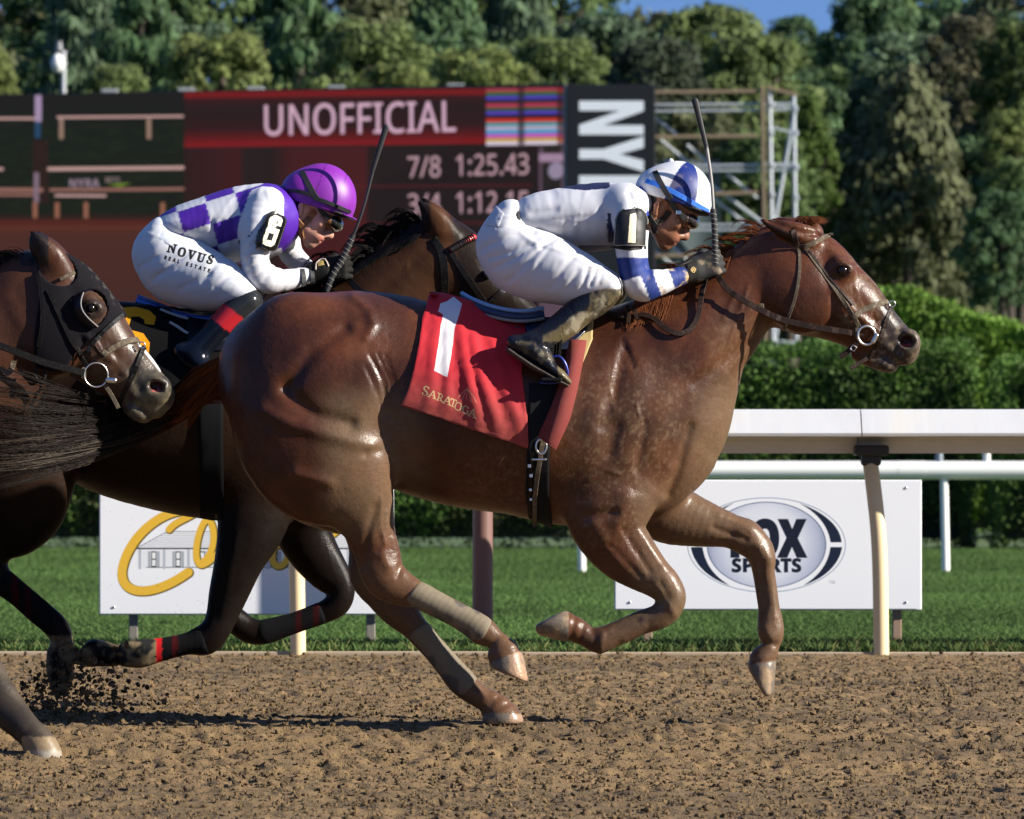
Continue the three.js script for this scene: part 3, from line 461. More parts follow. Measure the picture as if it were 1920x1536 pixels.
// ---------- video board, letter board, scaffold ----------
{
  const zr = BOARD_Z, zl = BOARD_Z - 5.5, x0 = -260, x1 = 1056, tl = at(x0, 182, zl), tr = at(x1, 162, zr), bl = at(x0, 700, zl), br = at(x1, 706, zr);
  const t = thing('video_board', 'large dim video board showing UNOFFICIAL, race times and a view of the track', 'screen', [(tl.x + tr.x) / 2, groundY(zr), (zl + zr) / 2]);
  const ytop = (x) => 182 + (162 - 182) * (x - x0) / (x1 - x0), ybot = (x) => 700 + 6 * (x - x0) / (x1 - x0);
  const tex = canvas(2048, 806, (c, W, H) => {
    const S = (x, y) => [(x - x0) / (x1 - x0) * W, (y - ytop(x)) / (ybot(x) - ytop(x)) * H];
    const quad = (a, b, d, e, col) => { c.fillStyle = col; c.beginPath(); [[a, b], [d, b], [d, e], [a, e]].forEach(([x, y], i) => c[i ? 'lineTo' : 'moveTo'](...S(x, y))); c.fill(); };
    const Q = (x, ya, X, yb, col, tilt = 0) => { c.fillStyle = col; c.beginPath(); c.moveTo(...S(x, ya)); c.lineTo(...S(X, ya - tilt)); c.lineTo(...S(X, yb - tilt)); c.lineTo(...S(x, yb)); c.fill(); };
    c.fillStyle = '#1a130e'; c.fillRect(0, 0, W, H);
    // race view
    let g = c.createLinearGradient(0, 0, 0, H); g.addColorStop(0, '#191613'); g.addColorStop(0.05, '#191613'); g.addColorStop(0.14, '#161a0e'); g.addColorStop(0.42, '#17180c'); g.addColorStop(0.455, '#40190f'); g.addColorStop(0.47, '#57291d'); g.addColorStop(0.5, '#47251c'); g.addColorStop(1, '#3a2019'); c.fillStyle = g; c.fillRect(0, 0, (357 - x0) / (x1 - x0) * W, H);
    for (let i = 0; i < 900; i++) { const y = 225 + rnd() * 170, x = x0 + rnd() * (350 - x0); Q(x, y, x + 6 + rnd() * 26, y + 0.8 + rnd() * 1.6, rnd() < 0.5 ? 'rgba(46,56,26,0.30)' : 'rgba(10,12,6,0.35)'); }
    const pink = '#b8938f', pk2 = '#8d6258';
    Q(-260, 219, 75, 224, pink, 0); Q(116, 217, 356, 222, pink, 2); for (const x of [120, 286, -90]) Q(x, 222, x + 9, 260, '#8d7264');
    Q(74, 178, 87, 228, '#9c86a4'); Q(74, 228, 85, 258, '#24405f'); Q(70, 262, 100, 380, 'rgba(48,22,16,0.7)');
    Q(-260, 313, 14, 319, pink); Q(98, 312, 358, 319, pink, 2); Q(-260, 351, 90, 359, pk2); Q(102, 352, 360, 358, pk2, 2); Q(-260, 362, 74, 367, pk2); Q(112, 363, 210, 368, pink); Q(72, 322, 82, 378, '#7b6674');
    for (const x of [70, 112, 167, 312, -60, -160]) Q(x, 378, x + 9, 408, '#8a5a47'); Q(-260, 411, 358, 420, '#4c1f14');
    c.save(); c.fillStyle = '#8a7685'; c.font = '900 34px sans-serif'; let p = S(138, 350); c.translate(...p); c.scale(1.02, 1); c.fillText('NYRA', 0, 0); c.font = '900 19px sans-serif'; c.fillStyle = '#80706f'; c.fillText('BETS', 106, -14); c.fillStyle = '#6c8428'; c.beginPath(); c.moveTo(112, -8); c.lineTo(182, -12); c.lineTo(150, 0); c.fill(); c.restore();
    // result panel
    Q(357, 168, 1056, 720, '#1f1614'); g = c.createLinearGradient(...S(357, 300), ...S(720, 300)); g.addColorStop(0, '#2a1411'); g.addColorStop(0.28, '#3b1412'); g.addColorStop(0.32, '#231714'); g.addColorStop(0.45, '#231512'); g.addColorStop(0.55, '#3e1514'); g.addColorStop(0.93, '#431616'); g.addColorStop(0.95, '#231614'); g.addColorStop(1, '#211614'); c.fillStyle = g; c.fillRect(S(357, 0)[0], S(700, 275)[1], S(1056, 0)[0] - S(357, 0)[0], H);
    Q(357, 172, 1056, 184, '#6d1414', 8); g = c.createLinearGradient(0, S(600, 182)[1], 0, S(600, 274)[1]); g.addColorStop(0, '#381212'); g.addColorStop(0.2, '#241413'); g.addColorStop(0.6, '#2c1212'); g.addColorStop(0.82, '#5a1212'); g.addColorStop(0.97, '#7c1517'); g.addColorStop(1, '#3a1010'); c.fillStyle = g; c.beginPath(); [[357, 184], [1056, 176], [1056, 268], [357, 277]].forEach(([x, y], i) => c[i ? 'lineTo' : 'moveTo'](...S(x, y))); c.fill();
    c.fillStyle = '#c7a2b6'; c.textBaseline = 'alphabetic';
    const put = (s, x, y, w, px, tilt = -0.008) => { c.save(); c.translate(...S(x, y)); c.rotate(tilt); c.font = '500 ' + px + 'px sans-serif'; const m = c.measureText(s).width, W2 = w / (x1 - x0) * W; c.scale(W2 / m, 1); c.lineWidth = 2.2; c.strokeStyle = c.fillStyle; c.fillText(s, 0, 0); c.strokeText(s, 0, 0); c.restore(); };
    put('UNOFFICIAL', 502, 253, 360, 118); c.fillStyle = '#ab8a93'; put('7/8', 771, 332, 64, 80); put('1:25.43', 858, 329, 138, 80); put('3/4', 771, 402, 64, 80); put('1:12.15', 858, 399, 138, 80);
    Q(640, 347, 1000, 351, 'rgba(80,26,26,0.8)', 2); Q(640, 417, 1000, 421, 'rgba(80,26,26,0.8)', 2);
    // broken modules: bands of colour
    const bands = ['#9a3a46', '#2c5a2c', '#4a35a8', '#26231f', '#a8324e', '#2a4f28', '#5039a6', '#1d1816', '#c22f22', '#2f8a90', '#b0a0b8', '#2f93b8', '#b64bb4', '#b8912f', '#cfc2d0'];
    bands.forEach((b, i) => { const y = 163 + i * 7.1, h = 7.3; Q(916, y + 3, 974, y + h + 3, b, 0.6); Q(986, y + 2, 1045, y + h + 2, b, 0.8); Q(974, y + 3, 986, y + h + 3, 'rgba(36,20,24,1)'); c.globalAlpha = 0.45; Q(974, y + 3, 986, y + h + 3, b); Q(1045, y + 2, 1056, y + h + 2, b); c.globalAlpha = 1; });
    Q(1012, 276, 1056, 720, '#57434f'); Q(1020, 276, 1052, 287, '#2a2420'); Q(1018, 306, 1052, 360, '#241f1c'); c.fillStyle = '#8d7f96'; c.beginPath(); c.ellipse(...S(1043, 320), 22, 24, 0.4, 0, 7); c.fill(); Q(1012, 288, 1056, 303, '#9a7d96');
    // diode rows
    for (let y = 0; y < H; y += 4) { c.fillStyle = 'rgba(0,0,0,0.10)'; c.fillRect(0, y, W, 1.5); }
  });
  const g = new THREE.BufferGeometry(); g.setAttribute('position', new THREE.Float32BufferAttribute([tl, tr, br, bl].flatMap((v) => [v.x, v.y, v.z]), 3)); g.setAttribute('uv', new THREE.Float32BufferAttribute([0, 1, 1, 1, 1, 0, 0, 0], 2)); g.setIndex([0, 2, 1, 0, 3, 2]); g.computeVertexNormals();
  part('screen', g, std([0.008, 0.008, 0.008], 0.9, { emissive: 0xffffff, emissiveMap: tex, emissiveIntensity: 0.55 }), t);
  const n = new THREE.Vector3(tr.x - tl.x, 0, tr.z - tl.z).normalize(), back = new THREE.Vector3(n.z, 0, -n.x), ang = Math.atan2(-n.z, n.x), wid = Math.hypot(tr.x - tl.x, tr.z - tl.z);
  const cab = new THREE.BoxGeometry(wid + 0.1, tl.y - bl.y + 0.14, 0.7).rotateY(ang).translate((tl.x + tr.x) / 2 + back.x * 0.37, (tl.y + bl.y + tr.y + br.y) / 4, (zl + zr) / 2 + back.z * 0.37);
  part('cabinet', cab, std([0.03, 0.03, 0.032], 0.6), t);
  part('edge_trim', bar(new THREE.Vector3(tr.x + 0.06, tr.y, zr + 0.04), new THREE.Vector3(br.x + 0.06, br.y, zr + 0.04), 0.12, 0.12), std([0.25, 0.25, 0.25], 0.5), t);
  for (const k of [0.05, 0.32, 0.58, 0.86]) part('leg', bar(new THREE.Vector3(tl.x + (tr.x - tl.x) * k, groundY(-100), zl + (zr - zl) * k - 0.5), new THREE.Vector3(tl.x + (tr.x - tl.x) * k, bl.y + 0.3, zl + (zr - zl) * k - 0.5), 0.35), std([0.2, 0.2, 0.2], 0.6), t);
  for (const px of [215, 360, 490, 640, 860]) { const k = (px - x0) / (x1 - x0), x = tl.x + (tr.x - tl.x) * k, y = tl.y + (tr.y - tl.y) * k, z = zl + (zr - zl) * k - 0.3; part('hatch', boxAt(x, y + 0.09, z, 0.5, 0.12, 0.3, 0.02), std([0.3, 0.32, 0.32], 0.5), t); }
}
{
  const z = BOARD_Z + 0.25, a = at(1063, 158, z), b = at(1229, 566, z), w = b.x - a.x, h = a.y - b.y, t = thing('letter_board', 'tall black board with white NYRA letters turned sideways', 'sign', [(a.x + b.x) / 2, groundY(z), z]);
  part('panel', boxAt((a.x + b.x) / 2, (a.y + b.y) / 2, z - 0.1, w, h, 0.2, 0.02), std([0.008, 0.008, 0.01], 0.5), t);
  const tex = canvas(512, Math.round(512 * h / w), (c, W, H) => {
    c.fillStyle = '#06070a'; c.fillRect(0, 0, W, H); c.scale(W / 166, H / 408); c.translate(-1063, -158); c.fillStyle = '#d9dee6';
    const L = (f, y, len) => { c.save(); c.translate(1208, y); c.rotate(Math.PI / 2); c.scale(len / 100, 123 / 100); f(); c.restore(); };   // letters lie on their side, tops to the right
    const poly = (...p) => { c.beginPath(); for (let i = 0; i < p.length; i += 2) c[i ? 'lineTo' : 'moveTo'](p[i], p[i + 1]); c.fill(); };
    L(() => poly(0, 0, 30, 0, 72, 62, 72, 0, 100, 0, 100, 100, 71, 100, 29, 37, 29, 100, 0, 100), 188, 64);
    L(() => poly(0, 0, 32, 0, 50, 37, 68, 0, 100, 0, 64, 62, 64, 100, 36, 100, 36, 62), 255, 67);
    L(() => { c.beginPath(); c.moveTo(0, 0); c.lineTo(58, 0); c.bezierCurveTo(105, 0, 105, 62, 74, 66); c.lineTo(100, 100); c.lineTo(66, 100); c.lineTo(44, 68); c.lineTo(30, 68); c.lineTo(30, 100); c.lineTo(0, 100); c.closePath(); c.moveTo(30, 22); c.lineTo(30, 47); c.lineTo(52, 47); c.bezierCurveTo(68, 47, 68, 22, 52, 22); c.closePath(); c.fill('evenodd'); }, 329, 64);
    L(() => { c.beginPath(); c.moveTo(34, 0); c.lineTo(66, 0); c.lineTo(100, 100); c.lineTo(70, 100); c.lineTo(63, 80); c.lineTo(37, 80); c.lineTo(30, 100); c.lineTo(0, 100); c.closePath(); c.moveTo(50, 30); c.lineTo(42, 60); c.lineTo(58, 60); c.closePath(); c.fill('evenodd'); }, 396, 72);
  });
  part('lettering', new THREE.PlaneGeometry(w - 0.04, h - 0.04).translate((a.x + b.x) / 2, (a.y + b.y) / 2, z + 0.006), std([1, 1, 1], 0.5, { map: tex }), t);
  for (const k of [0.2, 0.8]) part('leg', bar(new THREE.Vector3(a.x + w * k, groundY(-100), z - 0.1), new THREE.Vector3(a.x + w * k, b.y + 0.1, z - 0.1), 0.15), std([0.25, 0.25, 0.25], 0.6), t);
}
{
  const z = BOARD_Z - 0.3, g0 = groundY(-100), x = at(1432, 600, z).x, t = thing('scaffold_tower', 'timber and galvanised tube scaffold standing right of the black letter board', 'scaffold', [x, g0, z]);
  const zinc = std([0.50, 0.53, 0.56], 0.4, { metalness: 0.35 }), timber = M.wood, zn = z - 2.2;
  const T = (x1, y1, x2, y2, r, za = z, zb = za, n = 'tube') => part(n, rod(at(x1, y1, za), at(x2, y2, zb), r * 150 / F / 2), zinc, t);
  const B = (x1, y1, x2, y2, w, n = 'plank') => part(n, bar(at(x1, y1, z + 0.05), at(x2, y2, z + 0.05), w * 150 / F, 0.1), timber, t);
  B(1228, 173, 1422, 171, 11, 'plank'); B(1228, 257, 1420, 255, 13); B(1338, 364, 1420, 361, 14); B(1228, 480, 1420, 478, 12); B(1429, 161, 1436, 662, 17, 'timber_post'); B(1438, 164, 1494, 178, 8);
  for (const y of [[197, 195], [209, 206], [313, 308], [321, 319], [423, 421], [432, 431], [540, 538]]) { T(1228, y[0], 1490, y[1], 5); }
  T(1443, 165, 1450, 660, 8); T(1488, 178, 1494, 655, 8, zn); T(1438, 195, 1494, 206, 5); T(1444, 238, 1484, 249, 5); T(1438, 308, 1492, 314, 5); T(1438, 420, 1492, 427, 5); T(1490, 210, 1452, 420, 8, zn); T(1446, 405, 1478, 420, 5); T(1452, 640, 1500, 645, 7); T(1490, 440, 1452, 645, 6); T(1456, 500, 1494, 560, 5);
  for (const [a, b, c, d] of [[1228, 222, 1268, 252], [1288, 272, 1336, 312], [1238, 262, 1320, 330], [1310, 330, 1424, 414], [1362, 326, 1420, 372], [1245, 300, 1424, 440], [1228, 432, 1300, 500], [1360, 366, 1500, 470], [1228, 470, 1262, 500]]) T(a, b, c, d, 6, z - 0.4, z - 0.4, 'brace');
  for (const [px, py] of [[1446, 196], [1446, 250], [1447, 310], [1448, 366], [1491, 205], [1492, 250], [1493, 314], [1493, 372]]) part('coupler', boxAt(at(px, py, z).x, at(px, py, z).y, z + 0.08, 0.14, 0.16, 0.14, 0.03), zinc, t);
  const n = thing('netting_sheet', 'grey green windbreak netting stretched behind the scaffold tubes', 'netting', [at(1288, 450, z).x, g0, z - 1]);
  const a = at(1226, 300, z - 1), b = at(1352, 640, z - 1), geo = new THREE.PlaneGeometry(b.x - a.x, a.y - b.y, 16, 20).translate((a.x + b.x) / 2, (a.y + b.y) / 2, z - 1), p = geo.attributes.position;
  for (let i = 0; i < p.count; i++) p.setZ(i, p.getZ(i) + 0.08 * Math.sin(p.getX(i) * 3.1) + 0.05 * Math.sin(p.getY(i) * 2));
  geo.computeVertexNormals(); part('sheet', geo, std([0.11, 0.145, 0.15], 0.8, { side: THREE.DoubleSide, transparent: true, opacity: 0.7 }), n);
}
{
  const z = BOARD_Z - 6, p = at(116, 180, z), t = thing('camera_mast', 'white dome camera on a slim pole rising behind the video board', 'camera', [p.x, groundY(-100), z]), k = 156 / F, w = std([0.8, 0.8, 0.76], 0.4), gr = std([0.42, 0.44, 0.45], 0.5);
  part('pole', rod(new THREE.Vector3(p.x, groundY(-100), z), at(119, 96, z), 5 * k, 4.5 * k), gr, t);
  const c = at(108, 119, z); part('housing', new THREE.SphereGeometry(12 * k, 20, 14).scale(1, 1.5, 1).translate(c.x, c.y, z + 0.1), w, t);
  part('collar', new THREE.CylinderGeometry(12.3 * k, 12.3 * k, 3 * k, 20).translate(c.x, c.y - 6 * k, z + 0.1), gr, t);
  const h = at(110, 87, z); part('lamp_head', mergeGeometries([new THREE.CylinderGeometry(6 * k, 8 * k, 16 * k, 12).translate(h.x, h.y, z), new THREE.CylinderGeometry(7 * k, 5 * k, 3 * k, 12).translate(h.x, h.y + 9 * k, z)]), std([0.16, 0.17, 0.18], 0.5), t);
  for (const [py] of [[97], [120]]) part('bracket', rod(at(104, py, z), at(126, py, z), 1.6 * k), gr, t);
}
// ---------- trees ----------
function crownGeo(kind, sd) {                                       // unit crown: height 1, radius about 0.5, foot at 0
  seed = sd; const pos = [], idx = [], col = [], nor = new THREE.Vector3(), e1 = new THREE.Vector3(), e2 = new THREE.Vector3(), clumps = [];
  const n = kind === 'pine' ? 105 : 125;
  for (let i = 0; i < n; i++) {
    const y = kind === 'pine' ? rr(0.04, 0.99) : 0.06 + 0.9 * Math.pow(rnd(), 0.8), a = rr(0, 6.28);
    const prof = kind === 'pine' ? 0.5 * Math.pow(1 - y, 0.75) + 0.06 : kind === 'cone' ? 0.5 * Math.pow(Math.sin(Math.PI * (0.10 + 0.86 * Math.pow(y, 0.85))), 0.8) * (1.1 - 0.6 * y) : 0.5 * Math.pow(Math.sin(Math.PI * (0.12 + 0.80 * y)), 0.7);
    const r = prof * Math.sqrt(rr(0.25, 1)) * rr(0.85, 1.12); clumps.push([r * Math.cos(a), y, r * Math.sin(a), kind === 'pine' ? rr(0.06, 0.12) : rr(0.065, 0.135), rr(0.78, 1.18)]);
  }
  for (const [cx, cy, cz, R, tone] of clumps) {
    const m = kind === 'pine' ? 70 : 78;
    for (let i = 0; i < m; i++) {
      nor.set(rr(-1, 1), rr(-0.75, 1), rr(-1, 1)).normalize(); const q = Math.pow(rnd(), 0.45), px = cx + nor.x * R * q, py = cy + nor.y * R * q * (kind === 'pine' ? 0.34 : 0.72), pz = cz + nor.z * R * q;
      if (py < 0) continue;
      const s = rr(0.013, 0.027) * (kind === 'pine' ? 1.05 : 1); nor.x += rr(-0.8, 0.8); nor.y += rr(-0.3, 0.9); nor.z += rr(-0.8, 0.8); nor.normalize();
      e1.set(rr(-1, 1), rr(-1, 1), rr(-1, 1)).cross(nor).normalize(); e2.crossVectors(nor, e1);
      const w = s * (kind === 'pine' ? 1.6 : 1), h = s * (kind === 'pine' ? 0.6 : 0.85), o = pos.length / 3, k = tone * rr(0.75, 1.25);
      for (const [a, b, c] of [[-w, 0, 0], [0, -h, 0.25 * s], [w, 0, 0], [0, h, 0.25 * s]]) { pos.push(px + e1.x * a + e2.x * b - nor.x * c, py + e1.y * a + e2.y * b - nor.y * c, pz + e1.z * a + e2.z * b - nor.z * c); col.push(k, k, k * rr(0.9, 1.05)); }
      idx.push(o, o + 1, o + 2, o, o + 2, o + 3);
    }
  }
  const g = new THREE.BufferGeometry(); g.setAttribute('position', new THREE.Float32BufferAttribute(pos, 3)); g.setAttribute('color', new THREE.Float32BufferAttribute(col, 3)); g.setIndex(idx); g.computeVertexNormals(); return g;
}
const CROWNS = { round: [crownGeo('round', 11), crownGeo('round', 12), crownGeo('round', 13)], cone: [crownGeo('cone', 21), crownGeo('cone', 22)], pine: [crownGeo('pine', 31), crownGeo('pine', 32)] };
const trunkGeo = (() => { const g = [new THREE.CylinderGeometry(0.012, 0.026, 0.9, 7, 4).translate(0, 0.45, 0)]; for (let i = 0; i < 6; i++) g.push(rod(new THREE.Vector3(0, 0.62 + i * 0.045, 0), new THREE.Vector3(0.09 * Math.cos(i * 2.4), 0.72 + i * 0.04, 0.09 * Math.sin(i * 2.4)), 0.009, 0.003, 5)); return mergeGeometries(g); })();
const bark = std([0.05, 0.04, 0.03], 0.95);
{ const g = sheet(steps(-90, 90, 6), steps(-420, -270, 6), (x, z) => -1 + (at(960, 205 + 26 * Math.sin(x * 0.09) + 60 * fbm(x * 0.06, z * 0.06, 1, 3), -300).y) * sm(-270, -300, z) * 0.94, (x, z) => { const k = 0.5 + fbm(x * 0.3, z * 0.3, 2, 4); return [0.03 * k, 0.055 * k, 0.022 * k]; }); struct('wooded_hill', g, std(0xffffff, 1, { vertexColors: true })); }
const leafTone = {}; const tone = (r, g, b) => leafTone[[r, g, b]] ??= phys([r, g, b], 0.75, { vertexColors: true, side: THREE.DoubleSide, transmission: 0.4, thickness: 0, specularIntensity: 0.3 });
seed = 99;
function tree(label, kind, px, pyTop, wpx, d, c, group) {
  const z = DIST - d, p = at(px, pyTop, z), g0 = -0.1, h = p.y - g0, w = wpx * d / F, ch = Math.min(h * 0.93, w * (kind === 'pine' ? 2.4 : kind === 'cone' ? 1.9 : 1.3)), o = thing('tree', label, 'tree', [p.x, g0, z], group), G = CROWNS[kind];
  const tr = shade(new THREE.Mesh(trunkGeo, bark)); tr.name = 'trunk'; tr.scale.set(h * 0.8, h, h * 0.8); o.add(tr);
  const cr = shade(new THREE.Mesh(G[Math.floor(rnd() * G.length)], tone(...c))); cr.name = 'crown'; cr.position.y = h - ch; cr.scale.set(w * 1.04, ch, w * 1.04); cr.rotation.y = rr(0, 6.28); o.add(cr);
}
const OLIVE = [0.15, 0.20, 0.066], DULL = [0.13, 0.145, 0.068], DEEP = [0.085, 0.155, 0.066], BLUE = [0.105, 0.165, 0.092], LIME = [0.18, 0.22, 0.066], MID = [0.13, 0.20, 0.066], BROWN = [0.14, 0.135, 0.075];
tree('big dull olive green tree filling the right behind the hedge', 'cone', 1705, 132, 330, 196, DULL);
tree('rounded brownish tree above and right of the big dull olive tree', 'round', 1812, 32, 190, 214, BROWN);
tree('bright yellow green tree at the left edge beside the camera mast', 'round', -40, 70, 150, 176, LIME);
tree('slim bright green tree between the scaffold and the big dull tree', 'cone', 1515, 180, 150, 204, [0.075, 0.13, 0.02]);
tree('pale grey green tree straight above the letter board', 'round', 1140, 30, 230, 236, BLUE);
tree('lime tinted tree above the red panel of the video board', 'round', 415, 60, 250, 190, LIME);
tree('yellow green bushy tree above the right end of the video board', 'round', 900, 92, 220, 188, LIME);
tree('dark shaded tree in the notch left of the pale grey green tree', 'pine', 840, -40, 240, 252, DEEP);
tree('tall rounded olive tree left of the sky gap', 'round', 1330, 8, 260, 232, OLIVE);
tree('small dark tree standing up into the sky gap', 'round', 1490, 30, 120, 262, DEEP);
tree('dark blue green tree right of the sky gap', 'round', 1640, -10, 200, 256, DEEP);
tree('rounded olive tree under the sky gap behind the scaffold', 'round', 1420, 62, 230, 214, OLIVE);
tree('leafy mid green tree at the far right edge', 'round', 1930, 40, 230, 206, [0.075, 0.115, 0.03]);
tree('yellowish sapling low at the right edge in front of the dark wood', 'round', 1893, 205, 110, 192, LIME);
tree('shrubby green tree low at the right edge under the sapling', 'round', 1915, 300, 180, 186, MID);
tree('dark tree in the shade at the right edge behind the hedge top', 'round', 1880, 360, 170, 184, DEEP);
tree('bluish conifer with layered boughs behind the camera mast', 'pine', 150, -30, 330, 222, BLUE);
tree('dark layered conifer left of the lime tinted tree', 'pine', 265, -60, 280, 208, DEEP);
tree('dark conifer between the lime tinted tree and the notch', 'pine', 560, -50, 320, 210, DEEP);
tree('olive tree behind the word on the video board', 'round', 690, 36, 250, 200, OLIVE);
tree('small yellowish tree low over the centre of the board', 'round', 745, 118, 150, 184, LIME);
tree('grey green tree leaning over the scaffold left end', 'round', 1230, 70, 200, 212, [0.06, 0.08, 0.045]);
tree('dull olive tree half hidden behind the letter board', 'round', 1040, 66, 210, 204, OLIVE);
tree('bushy olive tree low behind the scaffold tubes', 'round', 1310, 190, 230, 192, DULL);
tree('green bushy tree low beside the scaffold right post', 'round', 1430, 240, 190, 190, MID);
tree('small olive bush tree low above the left half of the board', 'round', 215, 122, 140, 182, OLIVE);
const kinds = [['pine', DEEP, 'dark layered conifer'], ['round', MID, 'leafy mid green tree'], ['pine', BLUE, 'blue green conifer'], ['round', OLIVE, 'olive green tree'], ['round', DEEP, 'dark green tree'], ['round', DULL, 'dull brown green tree']], ord = ['first', 'second', 'third', 'fourth', 'fifth', 'sixth', 'seventh', 'eighth', 'ninth', 'tenth', 'eleventh', 'twelfth', 'thirteenth', 'fourteenth', 'fifteenth', 'sixteenth', 'seventeenth', 'eighteenth', 'nineteenth', 'twentieth', 'twenty-first', 'twenty-second', 'twenty-third', 'twenty-fourth'];
const skyline = (px) => px > 1080 && px < 1275 ? 40 : px > 1375 && px < 1690 ? 88 : px > 1700 ? -40 : -90;
for (let i = 0; i < 22; i++) { const px = -220 + i * 106 + rr(-25, 25), [k, c, n] = kinds[(i * 5 + 1) % 6]; tree((px > 1600 && k === 'pine' ? 'shaded green tree' : n) + ', ' + ord[i] + ' from the left in the back row of the wood', px > 1600 ? 'round' : k, px, skyline(px) + rr(-20, 40), rr(250, 360), rr(268, 300), c, 'trees of the back row of the wood'); }
for (let i = 0; i < 20; i++) { const px = -190 + i * 112 + rr(-25, 25), [k, c, n] = kinds[(i * 7 + 3) % 6]; tree(n + ', ' + ord[i] + ' from the left in the middle row of the wood', k === 'pine' ? 'round' : k, px, Math.max(skyline(px) + 45, rr(20, 130)), rr(240, 350), rr(226, 250), c, 'trees of the middle row of the wood'); }
for (let i = 0; i < 16; i++) { const px = -150 + i * 142 + rr(-30, 30), [, c, n] = kinds[[1, 3, 4, 5][(i * 3) % 4]]; tree(n + ', ' + ord[i] + ' from the left in the low front row of the wood', 'round', px, rr(170, 300), rr(220, 310), rr(200, 222), c, 'low front trees of the wood'); }
